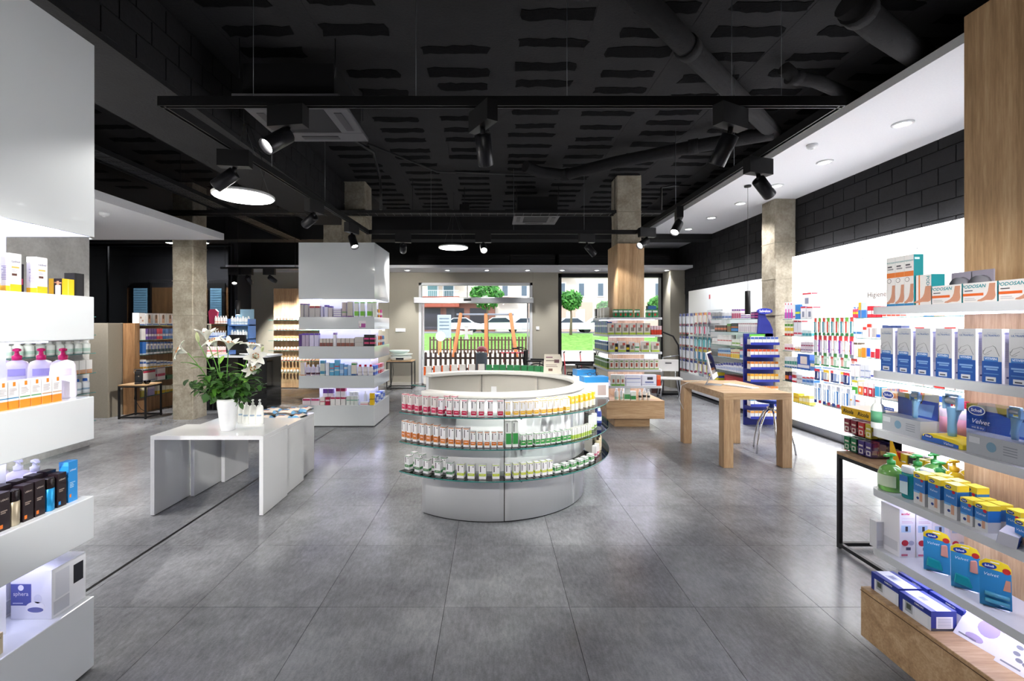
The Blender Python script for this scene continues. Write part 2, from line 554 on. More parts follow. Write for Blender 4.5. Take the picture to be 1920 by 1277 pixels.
# ---- left walls
wall_left = struct(MB().box(-6.05, -5.68, -2.6, 6.3, 0, CEIL_Z).build('wall_left', M_CONCPANEL))
struct(MB().box(-12.5, -12.2, -2.6, 16.0, 0, CEIL_Z).build('wall_left_far', M_DARKP))
struct(MB().box(-12.5, 5.6, -2.85, -2.6, 0, CEIL_Z).build('wall_front', M_WALLG))
b = MB().prism([(-9.5, 8.14), (-7.0, 8.14), (-7.0, 8.62), (-7.14, 8.62), (-7.14, 8.3), (-9.5, 8.3)], 0, 1.73)
struct(b.build('wall_low_partition', nodemat('beige_grey_paint', _wallp('#8c8578', '#928b7e')), bevel=.004))
# ---- smoked glass partition and the room behind it
gl = struct(MB().box(-12.2, -6.98, 11.90, 11.915, 0.02, 3.82).build('window_1', M_SMOKE))
b = MB()
for px in (202, 437):
    x = wx(px, 11.9); b.box(x - .015, x + .015, 11.88, 11.93, 0, 3.85)
b.box(-12.2, -6.96, 11.88, 11.93, 3.80, 3.86); b.box(-12.2, -6.96, 11.88, 11.93, 0, .05)
b.build('window_frame', M_BLKM, gl)
struct(MB().box(-12.2, -4.9, 15.0, 15.2, 0, CEIL_Z).build('wall_back_office', mat('#3a3a3e', .9)))
struct(MB().box(-7.05, -6.8, 11.93, 15.0, 0, CEIL_Z).build('wall_side_office', mat('#3a3a3e', .9)))
struct(MB().box(-12.4, -6.8, 12.9, 15.2, -.06, 0).build('floor_office', M_FLOOR))
struct(MB().box(-12.4, -4.9, 12.9, 15.2, CEIL_Z, CEIL_Z + .2).build('ceiling_office', M_CEIL))
office = struct(MB().box(-12.2, -7.05, 14.93, 15.0, 0, 2.95).build('wall_oak_wainscot', M_OAKD))
for i, (xa, xb) in enumerate(((183, 203), (253, 278), (396, 417))):
    f = MB(); x0, x1 = wx(xa, 14.9), wx(xb, 14.9)
    f.box(x0 - .1, x1 + .1, 14.86, 14.93, .9, 3.1)
    f.box(x0, x1, 14.84, 14.86, 1.0, 2.92, 1)
    o = struct(f.build('window_%d' % (i + 2), [mat('#141416', .5), mat('#6f97ad', .6, emit=.55)]))
    s = MB()
    for k in range(24): s.box(x0, x1, 14.825, 14.84, 1.0 + k * .08, 1.012 + k * .08)
    s.build('blind_slats', mat('#5c7f94', .6), o)['kind'] = 'stuff'

# ---- dropped white soffits
sf = struct(MB().box(-12.2, -4.74, 1.2, 7.9, 3.20, 3.31).build('ceiling_soffit_left', M_WHITEP))
struct(MB().box(-6.9, 5.45, 11.56, BACK, 3.18, 3.25).build('ceiling_soffit_back', M_WHITEP))
struct(MB().box(3.61, RWALL, -2.6, 12.5, 3.85, 3.93).build('ceiling_soffit_right', M_WHITEP))

# ---- concrete columns
def column(name, x0, x1, y0, y1, z0, z1, chips=True):
    m = MB(); rnd = random.Random(int(x0 * 100))
    n = max(2, int((z1 - z0) / .25)); 
    zs = [z0 + (z1 - z0) * i / n for i in range(n + 1)]
    pts = []
    for z in zs:
        j = lambda: rnd.uniform(-.006, .006)
        c = .012
        pts.append([(x0 + c + j(), y0 + j(), z), (x1 - c + j(), y0 + j(), z), (x1 + j(), y0 + c, z), (x1 + j(), y1 - c, z), (x1 - c, y1 + j(), z), (x0 + c, y1 + j(), z), (x0 + j(), y1 - c, z), (x0 + j(), y0 + c, z)])
    for r_ in pts: m.v += r_
    for k in range(n):
        for i in range(8):
            m.face((k * 8 + i, k * 8 + (i + 1) % 8, (k + 1) * 8 + (i + 1) % 8, (k + 1) * 8 + i))
    o = struct(m.build(name, M_CONC))
    for k in range(1, int((z1 - z0) / .62)):
        z = z0 + k * .62
        link('shuttering_joint', MB().box(x0 - .004, x1 + .004, y0 - .004, y1 + .004, z, z + .012).mesh('shuttering_joint', mat('#8d8778', .9)), o)
    return o
column('concrete_column', -5.73, -5.36, 8.0, 8.4, 0, CEIL_Z)
column('concrete_column', -2.68, -2.26, 7.95, 8.38, 3.0, CEIL_Z)
column('concrete_column', 2.13, 2.54, 7.62, 8.0, 3.0, CEIL_Z)
column('concrete_column', 4.82, 5.18, 7.62, 8.0, 0, 3.85)
column('concrete_column', wx(606, 9.9), wx(640, 9.9), 9.9, 10.3, 2.6, CEIL_Z)

# ---- entrance door and shop window
d = struct(MB().box(DX0, DX1, BACK + .1, BACK + .11, 0.02, DZ1).build('door_1', M_PANE))
b = MB()
for x in (DX0, DX1 - .07): b.box(x, x + .07, BACK - .01, BACK + .2, 0, DZ1)
b.box(DX0, DX1, BACK - .01, BACK + .2, DZ1 - .07, DZ1)
b.build('door_frame', M_ALUW, d)
MB().box(wx(876, BACK) - .012, wx(876, BACK) + .012, BACK + .06, BACK + .12, 2.45, DZ1).build('mullion', M_ALUW, d)
for x in (wx(793, BACK), wx(990, BACK)): MB().box(x - .02, x + .02, BACK + .08, BACK + .14, 0, 2.35).build('sash_stile', M_ALUW, d)
b = MB().box(DX0 - .12, DX1 + .02, BACK - .14, BACK + .02, 2.31, 2.47)
b.build('operator_header', M_ALU, d, bevel=.01)
MB().box(wx(870, BACK) , wx(884, BACK), BACK - .17, BACK - .14, 2.37, 2.43).build('motion_sensor', M_BLK, d)
w = struct(MB().box(WX0, WX1, BACK + .1, BACK + .11, WZ0, WZ1).build('window_5', M_PANE))
b = MB()
b.box(WX0, WX0 + .09, BACK - .02, BACK + .2, WZ0, WZ1); b.box(WX1 - .12, WX1, BACK - .02, BACK + .2, WZ0, WZ1)
b.box(WX0, WX1, BACK - .02, BACK + .2, WZ1 - .11, WZ1); b.box(WX0, WX1, BACK - .02, BACK + .2, WZ0, WZ0 + .12)
b.build('window_frame', M_BLKM, w)
# shutter boxes above the back soffit
for i, (xa, xb) in enumerate(((785, 955), (957, 1040), (1048, 1145), (1205, 1255))):
    m = MB()
    for k in range(5): m.box(wx(xa, 11.9), wx(xb, 11.9), 11.88 - .01 * (k % 2), 12.2, 3.28 + k * .06, 3.335 + k * .06)
    tag(m.build('shutter_box', M_DARKP), ('black slatted roller shutter box above the sliding door', 'black slatted shutter box above the wall between door and shop window', 'black slatted shutter box above the shop window beside the oak column', 'black slatted shutter box above the far corner of the shop window')[i], 'shutter box')

# ================================================================== outside
struct(MB().box(-40, 60, 12.9, 17.5, -.12, -.04).build('pavement', mat('#aaa7a1', .8)))
struct(MB().box(-40, 60, 17.5, 34, -.12, -.05).build('ground_playground', mat('#c4b9a9', .9)))
def _grass(nt, b):
    v = coords(nt, (1, 1, 1), 'World'); c = nn(nt, 'ShaderNodeTexNoise', Scale=3.0, Detail=8.0)
    nt.links.new(v, c.inputs[0]); r = ramp(nt, c.outputs[0], [(0.3, '#5f8f33'), (0.7, '#86b454')])
    nt.links.new(r.outputs[0], b.inputs['Base Color']); b.inputs['Roughness'].default_value = .9
M_GRASS = nodemat('lawn', _grass)
m = MB()
m.v += [(-40, 31, -.06), (60, 31, -.06), (60, 37, .9), (-40, 37, .9), (60, 44, 1.0), (-40, 44, 1.0)]
m.face((0, 1, 2, 3)); m.face((3, 2, 4, 5))
lw = m.build('lawn', M_GRASS); lw['kind'] = 'structure'
struct(MB().box(-40, 60, 41, 60, .8, 1.0).build('street', mat('#8f8f92', .9)))

# apartment buildings across the street
FB = 50.0
bd = thing('apartment_building', 'pale apartment building with red brick balconies across the street', 'building', (0, FB, 1.0))
m = MB().box(wx(690, FB), wx(928, FB), 0, 6, 0, 14); m.build('wall', mat('#dccfbd', .9), bd)
MB().box(wx(770, FB), wx(928, FB), -.06, 0, 0, 3.3).build('ground_floor', mat('#8e6354', .9), bd)
for k in range(3):
    z = 3.6 + k * 2.9
    o = MB().box(wx(795, FB), wx(862, FB), -1.2, 0, z - .9, z + .25).build('balcony', mat('#a85a48', .9), bd)
    r_ = MB()
    for q in range(20): r_.box(wx(795, FB) + q * .2, wx(795, FB) + q * .2 + .03, -1.2, -1.17, z + .25, z + .9)
    r_.box(wx(795, FB), wx(862, FB), -1.22, -1.16, z + .87, z + .93)
    r_.build('railing', mat('#cfd2d2', .6), o)
    for q in range(2):
        f = MB().box(wx(800 + q * 30, FB), wx(822 + q * 30, FB), -.05, 0, z + .2, z + 1.9).build('window', mat('#dfe5e8', .5), bd)
        MB().box(wx(802 + q * 30, FB), wx(820 + q * 30, FB), -.07, -.05, z + .3, z + 1.8).build('pane', mat('#4f6f78' if q else '#6f9b9d', .1), f)
for q in range(3):
    MB().box(wx(793 + q * 44, FB), wx(826 + q * 44, FB), -.1, -.06, .2, 2.6).build('shop_front', mat('#3c3a3c', .3), bd)
MB().box(wx(785, FB), wx(925, FB), -1.0, 0, 3.3, 3.55).build('awning', mat('#c7cdd6', .7), bd)
bd2 = thing('apartment_building', 'cream apartment building with small windows behind the round street trees', 'building', (0, FB, 1.0))
MB().box(wx(928.5, FB), wx(1420, FB), .3, 6, 0, 14).build('wall', mat('#dfd3c4', .9), bd2)
MB().box(wx(990, FB), wx(1420, FB), .22, .3, 0, 3.3).build('ground_floor', mat('#d9b8a4', .9), bd2)
for k in range(4):
    for q in range(9):
        xx = 940 + q * 36
        f = MB().box(wx(xx, FB), wx(xx + 14, FB), .2, .3, 3.9 + k * 2.7, 5.5 + k * 2.7).build('window', mat('#ffffff', .5), bd2)
        MB().box(wx(xx + 2, FB), wx(xx + 12, FB), .17, .2, 4.0 + k * 2.7, 5.4 + k * 2.7).build('pane', mat('#5d6b78', .1), f)
    for q in range(3):
        MB().box(wx(930 + q * 110, FB), wx(965 + q * 110, FB), -.7, .3, 3.5 + k * 2.7, 3.75 + k * 2.7).build('balcony_slab', mat('#c98a7a', .9), bd2)
for xx in (1083, 1196):
    MB().box(wx(xx, FB), wx(xx + 14, FB), .15, .22, 0, 2.5).build('garage_door', mat('#f4f0ea', .6), bd2)
for xx in (1062, 1080, 1112, 1152):
    MB().box(wx(xx, FB), wx(xx + 8, FB), .1, .22, 1.2, 2.2).build('notice_panel', mat('#fbfbfb', .6), bd2)

# street trees
def tree(x, y, z, h, r, label):
    t = thing('street_tree', label, 'tree', (x, y, z), 0, 'round street trees')
    MB().tube([(0, 0, 0), (.05, 0, h * .35), (0, 0, h * .6)], [.12, .09, .05], 8).build('trunk', mat('#7a6a58', .9), t)
    m = MB(); rnd = random.Random(int(x * 10))
    for i in range(900):
        u, v, w_ = rnd.gauss(0, 1), rnd.gauss(0, 1), rnd.gauss(0, 1)
        L = math.sqrt(u * u + v * v + w_ * w_) or 1; q = rnd.uniform(.55, 1.0) * r
        p = Vector((u / L * q, v / L * q, h * .68 + w_ / L * q * .85))
        a = Vector((rnd.uniform(-1, 1), rnd.uniform(-1, 1), rnd.uniform(-1, 1))).normalized() * .22
        c = a.orthogonal().normalized() * .11
        m.quad(tuple(p - a), tuple(p - c), tuple(p + a), tuple(p + c), rnd.randint(0, 1))
    m.build('crown', [mat('#3f7a35', .8), mat('#5a9a45', .8)], t)['kind'] = 'stuff'
tree(wx(913, 36), 36, .75, 5.0, 1.35, 'round green street tree seen through the sliding door')
tree(wx(1070, 37), 37, .85, 4.3, .95, 'round green street tree seen through the shop window beside its frame')
tree(wx(1135, 44), 44, 1.0, 3.4, .9, 'small pale green tree seen beside the oak shelf column')
tree(wx(1235, 33), 33, .4, 4.0, .8, 'small tree at the far edge of the shop window')

def fence(x0, x1, y, z, h, pw, gap, label, y1=None):
    t = thing('picket_fence', label, 'fence', (x0, y, z))
    pk = MB().slabxz([(0, 0), (pw, 0), (pw, h - .04), (pw / 2, h), (0, h - .04)], 0, .03).mesh('picket', mat('#5a4338', .8))
    n = int((x1 - x0) / (pw + gap))
    for i in range(n): link('picket', pk, t, (i * (pw + gap), 0, 0))
    for zz in (.2, h - .25): MB().box(0, x1 - x0, .03, .07, zz, zz + .07).build('rail', mat('#4b382f', .8), t)
fence(wx(740, 15.3), wx(1010, 15.3), 15.3, -.04, .82, .085, .085, 'dark brown picket fence beyond the entrance door')
fence(wx(805, 27.5), wx(1000, 27.5), 27.5, -.05, 1.05, .11, .1, 'long brown picket fence around the playground')
# playground swing
sw = thing('swing_frame', 'orange timber swing frame in the playground outside', 'swing', (0, 25, -.05))
zt = wz(588, 25) + .05
for xb, xt, dy in ((853, 864, -1.0), (912, 911, 0.0), (967, 957, -1.0)):
    MB().tube([(wx(xb, 25), dy, 0), (wx(xt, 25), 0, zt)], .1, 8).build('leg', mat('#c9794a', .7), sw)
MB().tube([(wx(856, 25), 0, zt - .05), (wx(963, 25), 0, zt - .05)], .05, 8).build('crossbar', mat('#8a8f9a', .5), sw)
# cars
def car(x, y, z, col, label):
    t = thing('parked_car', label, 'car', (x, y, z), 0, 'cars parked across the street')
    prof = [(-2.1, .3), (-2.05, .75), (-1.3, .9), (-.6, 1.42), (.7, 1.45), (1.5, .95), (2.1, .85), (2.15, .3)]
    MB().slabxz(prof, -.85, .85).build('body', mat(col, .25, coat=.5), t, bevel=.04)
    win = [(-1.1, .95), (-.55, 1.36), (.65, 1.38), (1.25, .97)]
    MB().slabxz(win, -.87, .87).build('side_window', mat('#39434c', .1), t)
    for q in (-1.35, 1.35):
        for yy in (-.8, .66):
            wm = MB().lathe([(.31, 0), (.31, .16)], 16); wm.xf(Matrix.Rotation(pi / 2, 4, 'X'))
            wm.build('wheel', mat('#1c1c1e', .7), t, (q, yy + .16, .3))
car(wx(935, 42), 42, 1.0, '#e9eaec', 'white car parked across the street behind the swing')
car(wx(862, 44.5), 44.5, 1.0, '#dfe1e4', 'silver car parked across the street before the dark shop fronts')
car(wx(985, 44.5), 44.5, 1.0, '#cfd3d8', 'pale car parked at the edge of the door opening')
car(wx(1068, 44.5), 44.5, 1.0, '#f0f0f0', 'white car seen low in the shop window')
car(wx(1125, 42), 42, 1.0, '#e4e6ea', 'light car partly hidden by the oak shelf unit')
# litter bin, information board, round sign
lb = thing('litter_bin', 'grey metal litter bin by the picket fence outside', 'bin', (wx(903, 14.9), 14.9, -.04))
MB().lathe([(.17, 0), (.19, .1), (.19, .78), (.2, .8), (.17, .82)], 18).build('drum', mat('#5b5f66', .5, .5), lb)
MB().lathe([(.18, .86), (.17, .95), (.1, 1.02), (.02, 1.04)], 18).build('lid', mat('#a3424a', .4), lb)
for a in (0.2, 2.3, 4.4): MB().tube([(.17 * cos(a), .17 * sin(a), .8), (.17 * cos(a), .17 * sin(a), .88)], .01, 6).build('lid_post', M_BLKM, lb)
sg = thing('notice_board', 'grey playground notice board on posts outside', 'sign', (wx(833, 26), 26, -.05))
MB().box(-.4, .4, -.03, .03, 1.0, 2.35).build('board', mat('#aab6bf', .6), sg, bevel=.05)
for xx in (-.33, .33): MB().box(xx - .03, xx + .03, .0, .06, 0, 1.1).build('post', mat('#c98c54', .7), sg)
for k in range(4): MB().box(-.28, .28, -.035, -.03, 2.1 - k * .2, 2.16 - k * .2).build('printed_line', mat('#5f7482', .6), sg)
rs = thing('round_sign', 'white round sign on an orange post in the playground', 'sign', (wx(826, 22), 22, -.05))
m = MB().lathe([(.24, 0), (.24, .03)], 24); m.xf(Matrix.Rotation(pi / 2, 4, 'X')); m.build('disc', mat('#f2f2f0', .6), rs, (0, 0, 1.2))
MB().box(-.04, .04, .0, .05, 0, 1.0).build('post', mat('#d08f4e', .7), rs)
cr = thing('cross_decal', 'white outline cross sticker on the sliding door glass', 'sticker', (wx(874, BACK), BACK + .095, wz(624, BACK)))
a_, b_ = .17, .07
poly = [(-b_, a_ * 1.1), (-b_ * .55, b_ * .6), (-a_ * 1.1, b_), (-a_ * 1.1, -b_), (-b_ * .55, -b_ * .6), (-b_, -a_ * 1.1), (b_, -a_ * 1.1), (b_ * .55, -b_ * .6), (a_ * 1.1, -b_), (a_ * 1.1, b_), (b_ * .55, b_ * .6), (b_, a_ * 1.1)]
MB().slabxz(list(reversed(poly)), 0, .002).build('cross', mat('#d9dad8', .6), cr)
pb = thing('playground_bench', 'red playground bench by the picket fence outside', 'bench', (wx(973, 21), 21, -.05))
MB().box(-.9, .9, -.2, .2, .42, .48).build('seat', mat('#a8474a', .7), pb)
for xx in (-.7, .7): MB().box(xx - .04, xx + .04, -.18, .18, 0, .42).build('leg', mat('#7d3a3c', .7), pb)
# ================================================================== track lighting
TZ = 3.2
TR = [(-2.25, 3.05), (2.38, 3.05), (2.37, 7.3), (-2.03, 7.3)]
track = thing('lighting_track', 'rectangular black lighting track hung on wires from the dark ceiling', 'lighting track', (0, 3.05, TZ))
for i in range(4):
    (xa, ya), (xb, yb) = TR[i], TR[(i + 1) % 4]
    L = math.hypot(xb - xa, yb - ya); a = math.atan2(yb - ya, xb - xa)
    m = MB()
    m.box(-.02, L + .02, -.022, .022, 0, .045); m.box(-.02, L + .02, -.022, -.012, -.02, 0); m.box(-.02, L + .02, .012, .022, -.02, 0)
    m.box(0, L, -.004, .004, -.006, 0, 1)
    m.build('rail', [M_BLK, M_ALU], track, (xa, ya - 3.05, 0), a)
wires = [(475, 3.05), (780, 3.05), (1063, 3.05), (1372, 3.05), (1465, 3.05)]
for px, y in wires:
    MB().tube([(wx(px, y), y - 3.05, .04), (wx(px, y), y - 3.05, CEIL_Z - TZ)], .0018, 5).build('suspension_wire', mat('#8b8f94', .4, .6), track)
for y in (4.4, 5.8):
    for x in (-2.17, 2.38):
        MB().tube([(x, y - 3.05, .04), (x, y - 3.05, CEIL_Z - TZ)], .0018, 5).build('suspension_wire', mat('#8b8f94', .4, .6), track)
for x in (-1.0, 0.35, 1.5):
    MB().tube([(x, 4.25, .04), (x, 4.25, CEIL_Z - TZ)], .0018, 5).build('suspension_wire', mat('#8b8f94', .4, .6), track)

def spot_parts(root, d, r=.055, L=.2, boxdir=(1, 0), lit=True, watt=SPOT_W, angle=50, light=True):
    d = Vector(d).normalized()
    bx, by = boxdir
    m = MB().box(-.13, .13, -.04, .04, -.14, 0)
    m.xf(Matrix.Rotation(math.atan2(by, bx), 4, 'Z'))
    m.build('gear_box', M_BLK, root)
    p0 = Vector((0, 0, -.14)); c = p0 + Vector((0, 0, -.05))
    MB().tube([p0, c + d * .02], .018, 8).build('swivel', M_BLKM, root)
    q = d.to_track_quat('Z', 'Y').to_matrix().to_4x4()
    h = MB().lathe([(r * .6, -.005), (r, 0), (r, L), (r * .96, L + .004), (r * .9, L + .002), (r * .86, L - .03)], 20)
    h.f.pop(); h.m.pop(); h.s.pop()
    h.xf(Matrix.Translation(c) @ q); h.build('head', mat('#232327', .35, .3), root)
    l = MB().lathe([(r * .86, L - .03), (0.0, L - .028)], 20)
    l.xf(Matrix.Translation(c) @ q); l.build('lens', M_LEDW if lit else mat('#c9c9c4', .2), root)
    if light:
        sp = bpy.data.lights.new('spot_beam', 'SPOT'); sp.energy = watt; sp.spot_size = R(angle); sp.spot_blend = .6
        sp.shadow_soft_size = .05; sp.color = (1.0, .965, .91)
        o = link('spot_beam', sp, root); o.location = c + d * (L + .01)
        o.rotation_euler = d.to_track_quat('-Z', 'Y').to_euler()
def spot(x, y, target, label, boxdir, lit=True, watt=SPOT_W, angle=50, z=TZ - .005):
    t = thing('track_spotlight', label, 'spotlight', (x, y, z - .0145), 0, 'black spotlights on the rectangular track')
    d = Vector(target) - Vector((x, y, z - .208))
    spot_parts(t, d, boxdir=boxdir, lit=lit, watt=watt, angle=angle)
yf, yb_ = 3.05, 7.3
spot(wx(540, yf), yf, (-2.05, 2.1, 2.0), 'black track spotlight on the front rail beside the ceiling cassette, lens lit', (1, -.15), watt=22)
spot(wx(905, yf), yf, (.2, 4.6, .9), 'black track spotlight at the middle of the front rail, aimed downward', (.6, -1), watt=100)
spot(wx(1370, yf), yf, (.9, 4.3, .6), 'black track spotlight on the front rail near its corner by the white soffit', (1, .5), watt=110)
spot(-2.2, 3.82, (-5.2, 3.9, 1.0), 'black track spotlight above the large round pendant, lens aimed aside', (1, .1))
spot(-2.13, 5.35, (-6.3, 8.2, 1.1), 'black track spotlight on the side rail behind the large round pendant', (.3, 1), watt=300)
spot(-2.06, 6.55, (-1.2, 5.6, 1.0), 'black track spotlight just before the hood of the far white tower', (.3, 1), watt=90)
spot(wx(756, yb_), yb_, (-2.4, 12.0, 1.6), 'black track spotlight on the far rail between tower hood and small pendant', (1, .2))
spot(wx(906, yb_), yb_, (.1, 4.6, 1.2), 'glaring track spotlight on the far rail beside the small round pendant', (1, 0), watt=80)
spot(wx(1100, yb_), yb_, (2.3, 7.53, 2.2), 'black track spotlight on the far rail before the oak shelf column', (1, .2), watt=32)
spot(2.38, 4.0, (4.9, 5.2, 1.0), 'black track spotlight on the side rail beneath the lit soffit, head turned to the wall', (1, .3))
spot(2.38, 5.7, (.9, 4.2, .9), 'glaring track spotlight on the side rail before the white soffit', (.3, 1), watt=60, angle=28)
spot(2.37, 6.85, (-.2, 5.2, 1.2), 'bright track spotlight beside the top of the far oak column', (1, .2), watt=60, angle=32)
# short track over the far counter
ft = thing('lighting_track', 'short black lighting track over the dark service counter', 'lighting track', (-5.6, 10.2, 2.98))
MB().box(-.6, 1.2, -.02, .02, 0, .04).build('rail', M_BLK, ft)
MB().tube([(-.5, 0, .04), (-.5, 0, CEIL_Z - 2.98)], .004, 6).build('suspension_wire', M_BLKM, ft)
MB().tube([(1.1, 0, .04), (1.1, 0, CEIL_Z - 2.98)], .004, 6).build('suspension_wire', M_BLKM, ft)
for px, tgt, lab, wv in ((440, (-5.2, 8.9, .9), 'bright small spotlight over the service counter beside the smoked glass', 320), (463, (-5.5, 12.5, 1.0), 'middle small spotlight over the service counter', 300), (505, (-4.5, 12.2, 1.9), 'small spotlight over the service counter aimed at the oak panel', 380)):
    x = wx(px, 10.2)
    t = thing('track_spotlight', lab, 'spotlight', (x, 10.2, 2.98), 0, 'spotlights over the service counter')
    spot_parts(t, Vector(tgt) - Vector((x, 10.2, 2.8)), boxdir=(1, 0), watt=wv, angle=55)

# added fill track, unseen behind the viewpoint, to light the front of the shop
rt = thing('lighting_track', 'added black lighting track, unseen behind the viewpoint', 'lighting track', (-2.2, -.9, TZ))
MB().box(0, 4.6, -.02, .02, 0, .045).build('rail', M_BLK, rt)
for x in (.2, 2.3, 4.4): MB().tube([(x, 0, .04), (x, 0, CEIL_Z - TZ)], .002, 5).build('suspension_wire', M_BLKM, rt)
spot(-.8, -.9, (-2.6, 4.2, .3), 'added fill spotlight behind the viewpoint, aimed at the nesting tables', (1, 0), watt=340, angle=27)
spot(-.2, -.9, (-.1, 4.2, .4), 'added fill spotlight behind the viewpoint, aimed at the round counter', (1, 0), watt=180, angle=36)
spot(.6, -.9, (2.9, 5.6, .4), 'added fill spotlight behind the viewpoint, aimed at the oak table', (1, 0), watt=260, angle=24)
ol = thing('office_fill_lamp', 'added flat fill lamp in the room behind the smoked glass', 'ceiling light', (-9.3, 13.6, CEIL_Z - .05))  # added lamp, out of view, to brighten the room behind the glass
MB().box(-.6, .6, -.15, .15, 0, .05).build('housing', M_WHITEM, ol); MB().box(-.58, .58, -.13, .13, -.004, 0).build('diffuser', mat((1.0, .95, .88), emit=110.0), ol)

# pendant discs
def disc(x, y, z, r, label):
    t = thing('pendant_light', label, 'pendant light', (x, y, z))
    MB().lathe([(r * .97, 0), (r, .005), (r, .022), (r * .96, .028)], 48).build('rim', M_ALUW, t)
    MB().lathe([(0.0, -.004), (r * .95, -.002)], 48).build('diffuser', mat((1.0, .97, .92), emit=16.0), t)
    for k in range(3):
        a = 2 * pi * k / 3 + .5
        MB().tube([(r * .85 * cos(a), r * .85 * sin(a), .028), (0, 0, .75)], .0015, 5).build('suspension_wire', mat('#6a6d70', .4, .5), t)
    MB().tube([(0, 0, .75), (0, 0, CEIL_Z - z)], .004, 6).build('cord', M_BLK, t)
    MB().tube([(r * .6, 0, .028), (r * .75, 0, .3), (.05, 0, .75)], .003, 6).build('power_cable', M_BLK, t)
disc(wx(457, 4.5), 4.5, wz(370, 4.5), .285, 'large round flat pendant light glowing white above the lily table')
disc(wx(850, 8.6), 8.6, wz(465, 8.6), .285, 'small round flat pendant light glowing before the entrance door')

disc(-.3, .7, 3.3, .3, 'added round fill light, unseen above the viewpoint')  # added disc, out of view overhead, to brighten the foreground
gp_ = thing('fill_globe', 'added fill globe, out of view behind the near white tower', 'pendant light', (-4.3, 3.0, 2.1))  # added fill lamp, out of view, lights the soffit from below
MB().lathe([(.0, -.18), (.09, -.156), (.156, -.09), (.18, 0), (.156, .09), (.09, .156), (.03, .178)], 24).build('globe', mat((1.0, .96, .9), emit=26.0), gp_)
MB().tube([(0, 0, .178), (0, 0, CEIL_Z - 2.1)], .004, 6).build('cord', M_BLK, gp_)
# recessed lights
def downlight(x, y, z, label, group, watt=DOWN_W, angle=110):
    t = thing('recessed_downlight', label, 'downlight', (x, y, z), 0, group)
    MB().lathe([(.095, 0), (.095, -.012), (.075, -.02), (.07, -.006)], 24).build('bezel', M_WHITEM, t)
    MB().lathe([(0.0, -.007), (.072, -.0075)], 24).build('lens', M_LEDW, t)
    sp = bpy.data.lights.new('downlight_beam', 'SPOT'); sp.energy = watt; sp.spot_size = R(angle); sp.spot_blend = .8; sp.shadow_soft_size = .06
    sp.color = (1, .98, .96)
    link('downlight_beam', sp, t).location = (0, 0, -.03)
for i, y in enumerate((4.78, 5.9, 6.9, 7.9, 8.95, 10.0)):
    downlight(4.39, y, 3.85, f'{ORD[i]} recessed downlight in the long white soffit, counting away from the oak column', 'downlights in the long white soffit', 75)
for i, px in enumerate((764, 839, 913, 989, 1054, 1119, 1250)):
    downlight(wx(px, 12.05), 12.05, 3.18, f'{ORD[i]} recessed downlight in the back soffit, counting from the white tower', 'downlights in the back soffit', 90, 75)
downlight(-6.97, 7.68, 3.20, 'bright recessed downlight in the white soffit beside the near tower hood', 'downlights in the side soffit', 170)
downlight(-5.25, 2.6, 3.20, 'added unseen downlight in the white soffit nearest the front of the shop', 'downlights in the side soffit', 170)  # added out of view to brighten the side wall and soffit
downlight(-5.2, 3.8, 3.20, 'added unseen downlight in the white soffit hidden behind the near tower', 'downlights in the side soffit', 170)  # second added downlight, out of view, for the same corner
for (x, y, z, lab) in ((wx(1523, 5.35), 5.35, 3.85, 'white smoke detector on the long white soffit'), (wx(195, 6.0), 6.0, 3.20, 'white smoke detector on the soffit beside the near tower')):
    t = thing('smoke_detector', lab, 'smoke detector', (x, y, z))
    MB().lathe([(.06, 0), (.06, -.02), (.045, -.04), (.02, -.05), (.0, -.05)], 20).build('body', M_WHITEM, t)
    MB().lathe([(.015, -.05), (.015, -.058)], 10).build('sensor', M_WHITEM, t)
# black cylinder pendants
def cylpend(x, y, z0, z1, top, label):
    t = thing('cylinder_pendant', label, 'pendant light', (x, y, z0))
    MB().lathe([(.036, 0), (.04, .004), (.04, z1 - z0), (.03, z1 - z0 + .006)], 20).build('shade', M_BLK, t)
    MB().tube([(0, 0, z1 - z0), (0, 0, top - z0)], .003, 6).build('cord', M_BLK, t)
    MB().lathe([(.05, top - z0 - .025), (.05, top - z0)], 16).build('ceiling_rose', M_BLK, t)
    MB().lathe([(0, -.002), (.033, -.001)], 16).build('lens', M_LEDW, t)
cylpend(wx(1402, 6.9), 6.9, wz(590, 6.9), wz(546, 6.9), 3.85, 'slim black cylinder pendant hanging over the oak table')
cylpend(wx(446, 8.9), 8.9, wz(590, 8.9), wz(564, 8.9), CEIL_Z, 'slim black cylinder pendant hanging over the service counter')

# ================================================================== ceiling services
def pipe(name, pts, r, label, mt=None, cat='pipe', joints=()):
    t = thing(name, label, cat, pts[0])
    o = Vector(pts[0])
    MB().tube([tuple(Vector(p) - o) for p in pts], r, 14).build('pipe', mt or M_CEIL, t)
    for j in joints:
        p = Vector(pts[j]); q = Vector(pts[min(j + 1, len(pts) - 1)]) if j + 1 < len(pts) else p
        dd = ((q - p) if q != p else (p - Vector(pts[j - 1]))).normalized() * .06
        MB().tube([tuple(p - o - dd), tuple(p - o + dd)], r * 1.14, 14).build('collar', mt or M_CEIL, t)
    return t
def at(x, y, Z):
    D = F * (Z - EYE) / (CY - y); return (wx(x, D), D, Z)
pipe('drain_pipe', [at(1150, -60, 4.1), at(1290, 90, 4.1), at(1450, 248, 4.1)], .09, 'thick black drain pipe slanting across the ceiling to the soffit', joints=(1,))
pipe('drain_pipe', [at(985, 312, 4.12), at(1010, 322, 4.1), at(1060, 328, 4.05), at(1150, 305, 4.05), at(1300, 275, 4.05), at(1450, 250, 4.05)], .085, 'black drain pipe bending along the ceiling beyond the track', joints=(2, 4))
